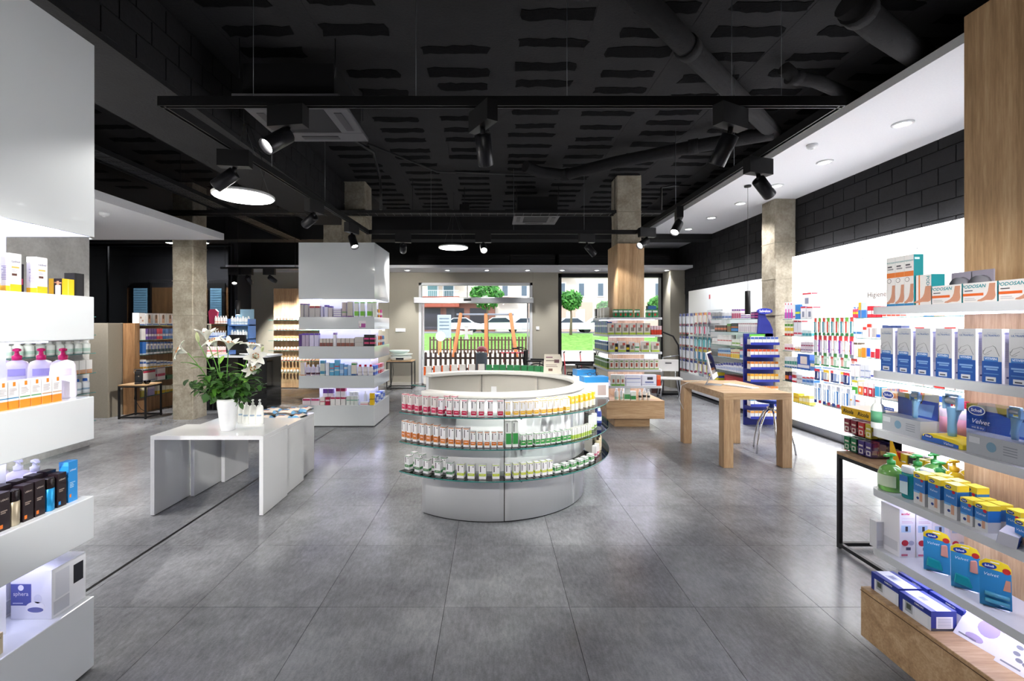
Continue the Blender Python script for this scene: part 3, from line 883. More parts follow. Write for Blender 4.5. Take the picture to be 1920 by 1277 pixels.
pipe('drain_pipe', [at(1590, 5, 4.1), at(1610, 20, 4.06), at(1650, 55, 4.05), at(1760, 130, 4.05)], .1, 'short thick black elbow pipe above the white soffit', joints=(1,))
pipe('drain_pipe', [at(1470, 128, 4.15), at(1490, 145, 4.1), at(1530, 152, 4.08), at(1640, 200, 4.08)], .06, 'small black elbow pipe beside the slanting drain pipe', joints=(1,))
pipe('conduit', [at(640, 250, 4.1), at(700, 285, 4.12), at(712, 330, 4.12), (wx(714, 7.2), 7.2, 3.9), (wx(714, 7.2), 7.2, 3.55)], .02, 'black conduit dropping from the ceiling cassette to the cable tray', M_BLK, 'conduit')
pipe('conduit', [at(690, 270, 4.2), at(820, 322, 4.2), at(1000, 328, 4.2)], .014, 'thin black conduit running level along the ceiling', M_BLK, 'conduit')
pipe('conduit', [(wx(1240, 8.0), 8.0, 3.62), (wx(1240, 8.0), 8.0, 4.35 - .2), (wx(1262, 8.0), 8.0, 4.19), (3.55, 8.0, 4.19)], .018, 'black conduit rising beside the concrete column to the ceiling', M_BLK, 'conduit')
# cable trays
def cabletray(x0, x1, y, z, w, label):
    t = thing('cable_tray', label, 'cable tray', (x0, y, z))
    for yy in (-w / 2, w / 2): MB().box(0, x1 - x0, yy - .004, yy + .004, 0, .05).build('side_rail', M_BLK, t)
    m = MB(); n = int((x1 - x0) / .15)
    for i in range(n): m.box(i * .15, i * .15 + .006, -w / 2, w / 2, 0, .006)
    m.build('cross_wires', M_BLK, t)['kind'] = 'stuff'
    for k in range(4): MB().tube([(0, -w / 4 + k * .03, .02), ((x1 - x0) / 2, -w / 4 + k * .035, .018), (x1 - x0, -w / 4 + k * .03, .02)], .011, 6).build('cable', mat(('#19191b', '#202022', '#151517', '#1e1e20')[k], .5), t)
    for k in range(5): MB().tube([((x1 - x0) * (k + .5) / 5, 0, .05), ((x1 - x0) * (k + .5) / 5, 0, CEIL_Z - z)], .004, 6).build('threaded_rod', M_BLKM, t)
cabletray(wx(300, 7.75), 3.0, 7.75, wz(400, 7.75) - .02, .2, 'black wire cable tray crossing the room before the columns')
t = thing('cable_tray', 'black cable tray running deep along the dark side ceiling', 'cable tray', (-4.6, 3.0, 3.66))
for xx in (-.15, .15): MB().box(xx - .004, xx + .004, 0, 7.4, 0, .06).build('side_rail', M_BLK, t)
m = MB()
for i in range(49): m.box(-.15, .15, i * .15, i * .15 + .006, 0, .006)
m.build('cross_wires', M_BLK, t)['kind'] = 'stuff'
for k in range(5): MB().tube([(-.1 + k * .045, 0, .03), (-.09 + k * .045, 4, .025), (-.1 + k * .045, 7.4, .03)], .016, 6).build('cable', mat('#232326', .5), t)
for k in range(5): MB().tube([(0, .6 + k * 1.5, .06), (0, .6 + k * 1.5, CEIL_Z - 3.66)], .004, 6).build('threaded_rod', M_BLKM, t)
# air conditioning cassettes
def cassette(x, y, z, w, label, light=False):
    t = thing('ceiling_cassette', label, 'air conditioner', (x, y, z))
    MB().box(-w * .43, w * .43, -w * .43, w * .43, .04, .34).build('casing', M_BLK, t)
    h = w / 2; q = w * .27
    m = MB(); mt = mat('#5c5b5f', .5)
    m.prism([(-h, -h), (h, -h), (h, -q), (-h, -q)], 0, .04); m.prism([(-h, q), (h, q), (h, h), (-h, h)], 0, .04)
    m.prism([(-h, -q), (-q, -q), (-q, q), (-h, q)], 0, .04); m.prism([(q, -q), (h, -q), (h, q), (q, q)], 0, .04)
    m.build('fascia', mt, t, bevel=.006)
    MB().box(-q, q, -q, q, .012, .04).build('intake_grille', mat('#26262a', .7), t)
    for sx, sy in ((1, 0), (-1, 0), (0, 1), (0, -1)):
        c = (h + q) / 2
        fl = MB().box(-.035 if sx else -q * .75, .035 if sx else q * .75, -.035 if sy else -q * .75, .035 if sy else q * .75, -.006, .0)
        fl.build('air_flap', mat('#3a3a3e', .5), t, (sx * c, sy * c, 0))
    MB().box(h - .12, h - .05, -h + .03, -h + .06, -.01, 0).build('indicator', mat('#e8e8ea', .4), t)
    for sx in (-1, 1):
        for sy in (-1, 1): MB().tube([(sx * w * .45, sy * w * .45, .2), (sx * w * .45, sy * w * .45, CEIL_Z - z)], .005, 6).build('threaded_rod', M_BLKM, t)
cassette(-1.83, 4.42, 3.70, .95, 'black air conditioning cassette with grey fascia behind the front rail')
cassette(wx(1004, 8.6), 8.6, wz(412, 8.6), .86, 'far air conditioning cassette above the cable tray')
jb = thing('junction_box', 'small black junction box hung over the cable tray', 'junction box', (wx(871, 8.3), 8.3, wz(396, 8.3)))
MB().box(-.09, .09, -.05, .05, 0, .12).build('body', M_BLK, jb, bevel=.006)
MB().tube([(0, 0, .12), (0, 0, CEIL_Z - wz(396, 8.3))], .005, 6).build('rod', M_BLKM, jb)

# ================================================================== white display towers
M_TOWER = mat('#dde2e6', 0.12, coat=0.6, name='pale_gloss_lacquer')
def tower(y0, label):
    """front face at y0 (towards the camera)"""
    t = thing('display_tower', label, 'display tower', (-2.596, y0, 0), 0, 'white display towers')
    x0, x1, y1 = -.632, .632, 1.076
    MB().box(x0, x1, 0, y1, 0.012, .355).build('plinth', M_TOWER, t, bevel=.004)
    MB().box(x0 + .03, x1 - .03, .03, y1 - .03, 0, .012).build('plinth_foot', M_BLK, t)
    MB().box(-.40, .49, .30, y1 - .27, .355, 2.13).build('core', M_WHITEM, t)
    for k, z in enumerate((.64, 1.13, 1.62)):
        tr = MB().box(x0, x1, 0, y1, z, z + .21).build('tray', M_TOWER, t, bevel=.004)
        m = MB()
        for a in ((x0 + .04, x1 - .04, .20, .23), (x0 + .04, x1 - .04, y1 - .22, y1 - .19)): m.box(a[0], a[1], a[2], a[3], z - .008, z)
        for a in ((x0 + .16, x0 + .19, .24, y1 - .24), (x1 - .1, x1 - .07, .24, y1 - .24)): m.box(a[0], a[1], a[2], a[3], z - .008, z)
        m.build('led_strip', M_LEDT, tr)
    hd = MB()
    hd.box(x0, x1, 0, .012, 2.125, 3.07); hd.box(x0, x1, y1 - .012, y1, 2.125, 3.07)
    hd.box(x0, x0 + .012, .012, y1 - .012, 2.125, 3.07); hd.box(x1 - .012, x1, .012, y1 - .012, 2.125, 3.07)
    hd.box(x0 + .012, x1 - .012, .012, y1 - .012, 3.04, 3.07)
    h = hd.build('hood', M_TOWER, t)
    MB().box(x0 + .012, x1 - .012, .012, y1 - .012, 2.30, 2.31).build('hood_diffuser', M_WHITEM, h)
    m = MB()
    for yy in (.05, y1 - .07): m.box(x0 + .04, x1 - .04, yy, yy + .022, 2.15, 2.172)
    for xx in (x0 + .05, x1 - .07): m.box(xx, xx + .022, .08, y1 - .08, 2.15, 2.172)
    m.build('led_tube', M_LEDT, h)
    return t
tower(7.45, 'white display tower with hood and lit trays standing before the entrance')
tower(1.13, 'near white display tower cut off at the picture edge, with lit trays')

# ================================================================== oak gondolas
def gondola(y0, label, zs, zb, zt):
    t = thing('oak_gondola', label, 'display unit', (2.335, y0, 0), 0, 'oak display units')
    x0, x1, y1 = -.452, .452, 1.1
    MB().box(x0 + .16, x1 - .16, .16, y1 - .16, 0, zb).build('plinth', M_OAKX, t)
    MB().box(x0 - .02, x1 + .02, -.02, y1 + .02, zb, zt).build('base_drawer', M_OAKX, t, bevel=.003)
    MB().box(x0 - .022, x1 + .022, -.022, y1 + .022, zt - .02, zt - .017).build('shadow_gap', mat('#5c4631', .8), t)  # dark brown strip around the drawer, just below its top edge
    MB().box(-.225, .225, .23, y1 - .24, zt, 3.07).build('core', M_OAKZ, t, bevel=.003)
    for z in zs:
        r = .05; poly = []
        for cx, cy, a in ((x1 - r, y1 - r, 0), (x0 + r, y1 - r, 90), (x0 + r, r, 180), (x1 - r, r, 270)):
            for q in range(5): poly.append((cx + r * cos(R(a + q * 22.5)), cy + r * sin(R(a + q * 22.5))))
        s = MB().prism(poly, z - .036, z).build('shelf', mat('#cfd2d8', .35), t)
        m = MB()
        m.box(x0 + .1, x0 + .115, .1, y1 - .1, z - .043, z - .036); m.box(x1 - .115, x1 - .1, .1, y1 - .1, z - .043, z - .036)
        m.box(x0 + .13, x1 - .13, .1, .115, z - .043, z - .036); m.box(x0 + .13, x1 - .13, y1 - .115, y1 - .1, z - .043, z - .036)
        m.build('led_strip', M_LEDV, s)
    return t
GF = (.697, .967, 1.254, 1.537, 1.82); GN = (.594, .885, 1.18, 1.468, 1.78)
gondola(7.3, 'oak display column with white shelves standing before the shop window', GF, .165, .46)
gondola(1.14, 'near oak display column with white shelves of foot care products', GN, .125, .372)

# ================================================================== round counter
RC = (-.03, 4.82)
A0, A1 = R(-127), R(141)
ctr = thing('round_counter', 'round white sales counter with three glass shelves around its outside', 'counter', (RC[0], RC[1], 0))
M_INNER = mat('#b9b6ae', .4)
nseg = 6
for k in range(nseg):
    a0 = A0 + (A1 - A0) * k / nseg + (.004 if k else 0); a1 = A0 + (A1 - A0) * (k + 1) / nseg - (.004 if k < nseg - 1 else 0)
    MB().arc(.955, 1.0, a0, a1, .012, 1.06, 16, 0, 0, min_=1).build('curved_panel', [M_WHITE, M_INNER], ctr)
MB().arc(.965, .99, A0 + .01, A1 - .01, 0, 1.05, 60).build('frame_ring', M_BLK, ctr)
MB().arc(.90, 1.015, A0, A1, 1.06, 1.105, 80).build('rim', mat('#e4e3de', .3), ctr, bevel=.008)
for i, z in enumerate((.949, .697, .442)):
    for k in range(4):
        a0 = A0 - .02 + (A1 + .04 - A0) * k / 4 + .003; a1 = A0 - .02 + (A1 + .04 - A0) * (k + 1) / 4 - .003
        sh = MB().arc(1.003, 1.25, a0, a1, z - .01, z, 24, 0, 1, min_=0).build('glass_shelf', [M_GLASS, M_GEDGE], ctr)
        for q in (.25, .75):
            a = a0 + (a1 - a0) * q
            MB().box(1.0, 1.235, -.006, .006, z - .022, z - .0105).xf(Matrix.Rotation(a, 4, 'Z')).build('bracket', M_CHROME, sh)
MB().box(-.035, .035, -.01, .0, .8, .9).build('socket_plate', M_WHITEM, ctr, (.05, .955, 0))
def ring(deg, r, z=0.0):
    a = R(deg); return (RC[0] + r * cos(a), RC[1] + r * sin(a), z, a + pi / 2)

# ================================================================== white nesting tables
for (x0, x1, y0, y1, h, lab) in ((-3.03, -2.03, 3.96, 4.43, .71, 'tallest white nesting table, carrying the vase of lilies'),
                                 (-2.97, -2.05, 4.40, 4.86, .685, 'middle white nesting table, carrying the white pump bottles'),
                                 (-2.91, -2.10, 4.80, 5.27, .66, 'lowest white nesting table, carrying packs of wipes')):
    t = thing('nesting_table', lab, 'table', ((x0 + x1) / 2, y0, 0), 0, 'white nesting tables')
    w = (x1 - x0) / 2; th = .036
    MB().box(-w, w, 0, y1 - y0, h - th, h).build('table_top', M_WHITE, t, bevel=.002)
    for s in (-1, 1): MB().box(-w if s < 0 else w - th, -w + th if s < 0 else w, 0, y1 - y0, 0.006, h - th - .0005).build('side_leg', M_WHITE, t, bevel=.002)
    for s in (-1, 1): MB().box(s * (w - th / 2) - .012, s * (w - th / 2) + .012, .03, y1 - y0 - .03, 0, .006).build('foot_pad', M_BLK, t)

# ================================================================== oak table, computer, stool
t = thing('oak_table', 'square-legged oak table with a computer, beside the round counter', 'table', (2.74, 5.29, 0))
TW, TD, TH = .81, 1.22, .888
MB().box(0, TW, 0, TD, TH - .08, TH).build('table_top', M_OAKX, t, bevel=.003)
for x in (0, TW - .115):
    for y in (0, TD - .115): MB().box(x, x + .115, y, y + .115, 0, TH - .08).build('leg', M_OAKZ, t, bevel=.003)
im = thing('desktop_computer', 'white all-in-one desktop computer seen from its edge on the oak table', 'computer', (2.98, 6.02, TH), R(57))
sc = MB().box(-.235, .235, -.012, .012, 0, .36).xf(Matrix.Translation((0, -.02, .09)) @ Matrix.Rotation(R(-14), 4, 'X'))
sc.build('housing', M_WHITEM, im, bevel=.008)
MB().box(-.22, .22, -.0135, -.012, .07, .345).xf(Matrix.Translation((0, -.02, .09)) @ Matrix.Rotation(R(-14), 4, 'X')).build('screen', mat('#191b20', .05, coat=.5), im)
MB().box(-.09, .09, -.1, .1, 0, .008).build('stand_foot', M_ALU, im)
MB().box(-.07, .07, -.004, .004, 0, .2).xf(Matrix.Translation((0, .09, .008)) @ Matrix.Rotation(R(26), 4, 'X')).build('stand_neck', M_ALU, im)
MB().tube([(0, .09, .05), (.0, .3, .02), (-.15, .38, -.02), (-.2, .4, -.2), (-.1, .36, -.35)], .004, 6).build('power_cable', M_WHITEM, im)
kb = thing('keyboard', 'flat white keyboard lying on the oak table', 'keyboard', (wx(1388, 5.85), 5.85, TH), R(-68))
MB().box(-.22, .22, -.065, .065, 0, .012).build('keyboard_base', M_ALUW, kb, bevel=.004)
km = MB().box(-.0068, .0068, -.0078, .0078, 0, .004).mesh('key', mat('#ffffff', .5))
for r_ in range(6):
    for k in range(13): link('key', km, kb, (-.2 + k * .0166 * 2, -.05 + r_ * .02, .012))
st = thing('bar_stool', 'chrome legged stool with a white seat tucked behind the oak table', 'stool', (3.72, 5.95, 0))
for a in (200, 250, 320, 20, 110):
    ca, sa = cos(R(a)), sin(R(a))
    MB().tube([(ca * .27, sa * .27, .008), (ca * .25, sa * .25, .15), (ca * .20, sa * .20, .36), (ca * .12, sa * .12, .52), (ca * .04, sa * .04, .58)], .012, 8).build('leg', M_CHROME, st)
MB().lathe([(.05, .56), (.06, .6), (.03, .62), (.03, .66)], 16).build('hub', M_CHROME, st)
MB().lathe([(.12, .66), (.18, .67), (.19, .70), (.17, .72), (.0, .715)], 24).build('seat', mat('#2646a6', .4), st)

# small tables with black steel frames
def frame_table(x0, x1, y0, y1, h, label, mt=M_OAKX, tb=.022):
    t = thing('side_table', label, 'table', ((x0 + x1) / 2, (y0 + y1) / 2, 0), 0)
    w, d = (x1 - x0) / 2, (y1 - y0) / 2; q = .026
    MB().box(-w, w, -d, d, h - tb, h).build('table_top', mt, t)
    for sx in (-1, 1):
        for sy in (-1, 1): MB().box(min(sx * w, sx * (w - q)), max(sx * w, sx * (w - q)), min(sy * d, sy * (d - q)), max(sy * d, sy * (d - q)), 0.004, h - tb).build('leg', M_BLK, t)
    for sy in (-1, 1):
        for z in (.02, h - tb - q): MB().box(-w + q, w - q, min(sy * d, sy * (d - q)), max(sy * d, sy * (d - q)), z, z + q).build('frame_bar', M_BLK, t)
    for sx in (-1, 1):
        for z in (.02, h - tb - q): MB().box(min(sx * w, sx * (w - q)), max(sx * w, sx * (w - q)), -d + q, d - q, z, z + q).build('frame_bar', M_BLK, t)
    return t
frame_table(2.62, 3.12, 2.62, 3.40, .735, 'low black steel framed table with oak top behind the near oak unit')
frame_table(wx(730, 12.1), wx(777, 12.1), 11.75, 12.25, .75, 'black steel framed table with a baby scale against the back wall')
frame_table(-6.72, -6.22, 8.02, 8.42, .62, 'small black steel framed table with a coffee machine beside the partition')

# ================================================================== lit wall shelving (right wall)
lp = thing('backlit_wall_shelving', 'glowing white wall shelving with glass shelves along the side wall', 'wall shelving', (5.03, 3.0, 0))
for k, (ya, yb) in enumerate(((0, .72), (.72, 1.47), (1.47, 2.22), (2.22, 3.0), (3.0, 3.78), (3.78, 4.5))):
    MB().box(0, .14, ya + .003, yb - .003, .12, 2.835).build('light_panel', M_PANEL, lp)
    for z in (2.6,): 
        m = MB().lathe([(.008, 0), (.008, .012)], 8); m.xf(Matrix.Rotation(-pi / 2, 4, 'Y')); m.build('fixing_stud', M_ALU, lp, (0, ya + .06, z))
MB().box(.01, .14, 0, 4.5, 0, .12).build('skirting', M_ALU, lp)
SHZ = (1.79, 1.52, 1.27, 1.0, .775, .46)
for (ya, yb, zs) in ((3.80, 4.48, SHZ), (2.24, 2.98, SHZ), (1.49, 2.2, SHZ[:5]), (.74, 1.45, SHZ[:5])):
    for z in zs:
        s = MB().box(-.17, 0, ya, yb, z - .008, z, 0)
        s.box(-.1705, -.17, ya, yb, z - .008, z, 1)
        s.build('glass_shelf', [M_GLASS, M_GEDGE], lp)
for z in (1.79, 1.55, 1.33, 1.05, .83):
    MB().box(-.03, -.012, 3.02, 3.77, z - .012, z + .012).build('hook_bar', M_ALU, lp)
MB().box(-.03, 0, 2.5, 3.77, .48, .53).build('drawer_pull', M_ALU, lp)
sgn = tag(MB().box(-.004, .004, -.3, .3, -.055, .055).build('wall_sign', mat('#f4f4f2', .5), None, (5.02, 5.72, 2.09)), 'small white sign with dental hygiene wording on the backlit panel', 'sign')
link('lettering', text_mesh('Higiene bucal', .095, '#3a3a3a'), sgn, (-.005, 0, 0), (R(90), 0, R(-90)))

# second wall unit
wu = thing('white_wall_shelving', 'white gloss wall shelving with glass shelves and hanging packs by the back corner', 'wall shelving', (5.03, 8.04, 0))
for k in range(3): MB().box(0, .14, k * 1.137 + .003, (k + 1) * 1.137 - .003, .1, 2.56).build('back_panel', M_WHITE, wu)
MB().box(.01, .14, 0, 3.41, 0, .1).build('skirting', M_ALU, wu)
MB().box(-.06, .0, 0, .05, 1.9, 2.56).build('side_return', M_WHITE, wu)
SH2 = (1.81, 1.56, 1.287, 1.033, .768)
for z in SH2:
    s = MB().box(-.28, 0, .05, 1.75, z - .008, z, 0); s.box(-.2805, -.28, .05, 1.75, z - .008, z, 1)
    s.build('glass_shelf', [M_GLASS, M_GEDGE], wu)
for z in (1.98, 1.72, 1.42, 1.14, .86):
    MB().box(-.03, -.012, 1.8, 3.38, z - .012, z + .012).build('hook_bar', M_ALU, wu)
MB().box(-.30, -.27, 1.2, 1.8, 1.99, 2.02).build('rail', M_ALU, wu)
m = MB().box(-.003, 0, -.03, .03, -.05, .05); m.build('price_label', mat('#c44a52', .5), wu, (0, 2.3, 2.35))
MB().box(-.26, 0, .05, 3.36, .1, .52).build('base_cabinet', M_WHITE, wu)

# oak wall shelving on the left
ow = thing('oak_wall_shelving', 'oak wall shelving with glass shelves behind the concrete column', 'wall shelving', (-6.98, 8.45, 0))
MB().box(0, .22, 0, .12, 0, 1.73).build('side_panel', M_OAKD, ow)
MB().box(0, .03, .12, 3.2, 0, 1.73).build('back_panel', M_OAKD, ow)
MB().box(.03, .2, .12, 3.2, 0, .28).build('base', M_OAKD, ow)
OWZ = (1.69, 1.406, 1.118, .827, .576, .30)
for z in OWZ:
    s = MB().box(.03, .22, .125, 3.2, z - .01, z, 0); s.box(.22, .2205, .125, 3.2, z - .01, z, 1)
    s.build('glass_shelf', [M_GLASS, M_GEDGE], ow)

# glass shelves on the concrete wall at the left
cw = thing('wall_glass_shelving', 'glass shelves fixed to the pale concrete wall behind the near tower', 'wall shelving', (-5.68, 4.3, 0))
CWZ = (1.81, 1.56, 1.31, 1.04, .77, .38)
for z in CWZ:
    s = MB().box(0.002, .2, 0, 1.88, z - .008, z, 0); s.box(.2, .2005, 0, 1.88, z - .008, z, 1)
    s.build('glass_shelf', [M_GLASS, M_GEDGE], cw)
    for yy in (.3, 1.5): MB().box(.002, .18, yy, yy + .012, z - .02, z - .0085).build('bracket', M_ALU, cw)

# far oak panel with hanging glass shelves
fp = thing('oak_panel_shelving', 'tall oak panel with six glass shelves of small white tubs', 'wall shelving', (wx(513, 12.0), 11.98, 0))
pw_ = wx(640, 12) - wx(513, 12)
npl = 9
for k in range(npl): MB().box(k * pw_ / npl + .001, (k + 1) * pw_ / npl - .001, .02 + .004 * (k % 2), .10, 0.02, wz(541, 12)).build('board', M_OAKZ, fp)
MB().box(0, pw_, .10, .3, 0, wz(541, 12)).build('carcass', M_OAKD, fp)
FPZ = [wz(y, 11.9) for y in (600, 619, 638.5, 657, 676.5, 697)]
for z in FPZ:
    s = MB().box(-.05, pw_, -.17, .02, z - .008, z, 0); s.box(-.05, pw_, -.1705, -.17, z - .008, z, 1)
    s.build('glass_shelf', [M_GLASS, M_GEDGE], fp)

# black service counter
bc = thing('service_counter', 'black gloss service counter with a white top behind the concrete column', 'counter', (-5.15, 8.72, 0))
MB().box(-.9, .75, 0, .6, .03, 1.06).build('body', M_BLKG, bc, bevel=.004)
MB().box(-.92, .77, -.02, .62, 1.06, 1.10).build('counter_top', M_WHITEM, bc, bevel=.004)
MB().box(-.88, .73, .02, .58, 0, .03).build('plinth', M_ALU, bc)
for x in (-.3, .3): MB().box(x - .003, x + .003, -.003, .0, .03, 1.06).build('panel_joint', mat('#2c2c30', .5), bc)

# wall fittings
for nm, px, py, lab in (('switch_plate', 751, 619, 'wide white switch plate on the back wall above the baby scale'), ('switch_plate', 1008, 615.5, 'small white switch plate on the back wall beside the sliding door')):
    w_ = .14 if px < 900 else .045
    t = thing(nm, lab, 'switch', (wx(px, BACK), BACK, wz(py, BACK)))
    MB().box(-w_, w_, -.012, 0, -.05, .05).build('plate', M_WHITEM, t, bevel=.003)
    n = 4 if px < 900 else 1
    for k in range(n): MB().box(-w_ + .02 + k * (2 * w_ - .02) / n, -w_ + (k + 1) * (2 * w_ - .02) / n, -.016, -.012, -.035, .035).build('rocker', M_WHITEM, t)
th = thing('thermostat', 'small white thermostat on the back wall behind the white tower', 'thermostat', (wx(719, BACK), BACK, wz(617, BACK)))
MB().box(-.04, .04, -.02, 0, -.06, .06).build('body', M_WHITEM, th, bevel=.006); MB().box(-.025, .025, -.022, -.02, 0, .04).build('display', mat('#3d4540', .3), th)
# ================================================================== merchandise helpers
def prod_mesh(kind, w, d, h, args, _c={}):
    key = (kind, round(w, 3), round(d, 3), round(h, 3), str(args))
    if key in _c: return _c[key]
    base, bands = args[0], list(args[1]) if len(args) > 1 else []
    if kind == 'c':
        fr = [(.03, v0, .97, v1, c) for v0, v1, c in bands]
        if len(args) > 2: fr += [(.15, .62, .85, .78, args[2])] if isinstance(args[2], str) else list(args[2])
        me = carton(w, d, h, base, fr, [(.03, v0, .97, v1, c) for v0, v1, c in bands])
    elif kind == 'b':      # round bottle or jar with cap: args = (body, bands, cap)
        cap = args[2] if len(args) > 2 else '#f2f2f2'
        r = w / 2; cols = [base, cap] + [c for _, _, c in bands]
        pr = [(r * .9, 0, 0), (r, h * .03, 0)]
        for i, (v0, v1, c) in enumerate(sorted(bands)):
            pr += [(r, h * .75 * v0 + h * .03, 2 + i), (r, h * .75 * v1, 0)]
        pr += [(r, h * .72, 0), (r * .75, h * .80, 0), (r * .52, h * .82, 1), (r * .52, h * .98, 1), (r * .42, h, 1)]
        me = bottle(pr, cols, 12)
    elif kind == 'h':      # hanging blister pack: card + moulded blister, hung by its top edge (z = 0 top)
        m = MB(); cols = [base] + [c for _, _, c in bands]
        m.box(-w / 2, w / 2, -.002, .002, -h, 0, 0)
        for i, (v0, v1, c) in enumerate(bands):
            m.quad((-w / 2, -.0026, -h + v0 * h), (w / 2, -.0026, -h + v0 * h), (w / 2, -.0026, -h + v1 * h), (-w / 2, -.0026, -h + v1 * h), 1 + i)
        k = len(cols); cols.append(args[2] if len(args) > 2 else '#cfd3d8')
        m.box(-w * .3, w * .3, -d * .7, -.002, -h * .84, -h * .22, len(cols)); cols.append('#dfe3e8')
        m.box(-w * .16, w * .16, -d, -d * .7, -h * .82, -h * .3, k); m.box(-w * .24, w * .24, -d, -d * .7, -h * .3, -h * .22, k)
        me = m.mesh('blister_pack', [mat(c, .3) for c in cols])
    _c[key] = me
    return me
NAMES = {'c': 'carton', 'b': 'bottle', 'h': 'blister_pack'}
CATS = {'c': 'box', 'b': 'bottle', 'h': 'blister pack'}
def stock(items, where, group, frm, D=None, X=None, z=0.0, face=-1, d=.07, zoff=0.0, names=NAMES, cats=CATS):
    """items: (x0, x1, ytop, kind, args, description) in pixels of the photo; a level row at depth D (front towards the
    camera) or a row running deep at side X (front towards face)"""
    tot = {}
    for it in items: tot[it[5]] = tot.get(it[5], 0) + 1
    cnt = {}
    for x0, x1, yt, kind, args, desc in items:
        if D is not None:
            X0, X1 = wx(x0, D), wx(x1, D); w = abs(X1 - X0) - .003
            h = wz(yt, D) - z; dd = d if kind != 'b' else w
            loc = ((X0 + X1) / 2, D + dd / 2, z); rz = 0
        else:
            d0, d1 = F * X / (x0 - CX), F * X / (x1 - CX); w = abs(d0 - d1) - .003; Dc = (d0 + d1) / 2
            h = wz(yt, Dc) - z; dd = d if kind != 'b' else w
            loc = (X - face * dd / 2, Dc, z); rz = face * pi / 2
        if kind == 'h': h = abs(h)
        h = max(h, .02)
        n = cnt[desc] = cnt.get(desc, 0) + 1
        lab = f'{ORD[n - 1]} {desc} {frm}, {where}' if tot[desc] > 1 else f'{desc}, {where}'
        place(names[kind], prod_mesh(kind, w, dd, h, args), loc, rz, lab, cats[kind], group)
def rep(x0, x1, n, yt, kind, args, desc, gap=.08, jit=0.0):
    s = (x1 - x0) / n
    return [(x0 + i * s + s * gap / 2, x0 + (i + 1) * s - s * gap / 2, yt + random.uniform(-jit, jit), kind, args, desc) for i in range(n)]

# ================================================================== far white tower
TF = 7.475
stock([(562, 569, 569, 'c', ('#b9b4b8', [(.9, 1, '#4a2a8a')]), 'grey carton with a purple top'), (571, 578, 569, 'c', ('#b9b4b8', [(.9, 1, '#4a2a8a')]), 'grey carton with a purple top'),
       (580, 590, 573.5, 'c', ('#b8b3b5', [(.8, 1, '#a3283f')]), 'grey carton with a crimson top'), (590.5, 600, 573.5, 'c', ('#b8b3b5', [(.8, 1, '#a3283f')]), 'grey carton with a crimson top'),
       (601, 606, 575, 'c', ('#c9c6e8', []), 'slim lilac carton'), (608, 615, 572, 'c', ('#d9d8f4', [(.84, 1, '#4a22a0')]), 'white carton with a violet top'), (615.5, 623, 574, 'c', ('#c3bcc4', [(.86, 1, '#4a22a0')]), 'dull grey carton with a violet edge'),
       (641, 649, 567, 'c', ('#c2b2b4', [(0, .08, '#8d6fb0'), (.3, .36, '#5aa04a')]), 'tall taupe carton'), (651, 661, 565.5, 'c', ('#c6bfb4', [(0, .07, '#7d3c8c')]), 'tall beige carton'),
       (664, 672, 566.5, 'c', ('#e9ece8', [(.08, .38, '#6fc02a'), (.93, 1, '#8fe05a')]), 'white carton with a green emblem'), (675, 683, 566.5, 'c', ('#e9ece8', [(.08, .38, '#6fc02a'), (.93, 1, '#8fe05a')]), 'white carton with a green emblem'), (688, 697, 566.5, 'c', ('#e9ece8', [(.08, .38, '#6fc02a'), (.93, 1, '#8fe05a')]), 'white carton with a green emblem'),
       (698.5, 705, 566, 'c', ('#eef3e6', [(.94, 1, '#b8f08a')]), 'pale carton with a lime top')],
      'far tower top tray', 'cartons on the top tray of the far tower', 'from the lilies', D=TF, z=1.83)
for k in range(4):
    place('carton', carton(.125, .1, .034, '#e8e6f2', [(0, 0, 1, .3, '#b9a8dc' if k else '#5a2ab0')], [(0, 0, 1, .3, '#b9a8dc')]), (wx(632, TF), TF + .06, 1.83 + k * .036), 0,
          f'{ORD[k]} flat white pack, counted upward, in the stack on the far tower top tray', 'box', 'flat packs stacked on the far tower')
stock([(560, 566, 626, 'c', ('#4a1f7a', [(.9, 1, '#6a3fa0')]), 'dark purple carton'), (566, 572.5, 625, 'c', ('#b9a8c8', [(.86, 1, '#5a2ab0')]), 'mauve carton with a violet top'), (573, 579, 625, 'c', ('#b9a8c8', [(.86, 1, '#5a2ab0')]), 'mauve carton with a violet top')]
      + rep(580, 598, 2, 625, 'c', ('#d6d0f0', [(.86, 1, '#5a2ab0')]), 'pale lilac carton with a violet top')
      + rep(599, 624, 4, 635, 'c', ('#cfc6c0', [(0, .45, '#8a4a44')]), 'small carton with a brown lower half')
      + [(624.5, 630, 624, 'c', ('#f0eef4', [(.85, 1, '#9a7ac0')]), 'narrow white carton')]
      + rep(631, 664, 4, 634.5, 'c', ('#d2cac4', [(0, .42, '#93564a')]), 'small carton with a russet lower half')
      + [(665, 681, 632, 'c', ('#cfcac8', [(.4, .44, '#b0a8a8')]), 'wide pale grey carton')]
      + rep(682, 703, 2, 627.5, 'c', ('#15121c', [(.2, .36, '#d84a78'), (.58, .72, '#d83a88')]), 'black carton with pink dots'),
      'far tower middle tray', 'cartons on the middle tray of the far tower', 'from the lilies', D=TF, z=1.34)
BLU = ('#5fb0d8', [(.3, .4, '#d8e8ee'), (.55, .62, '#d8505a')])
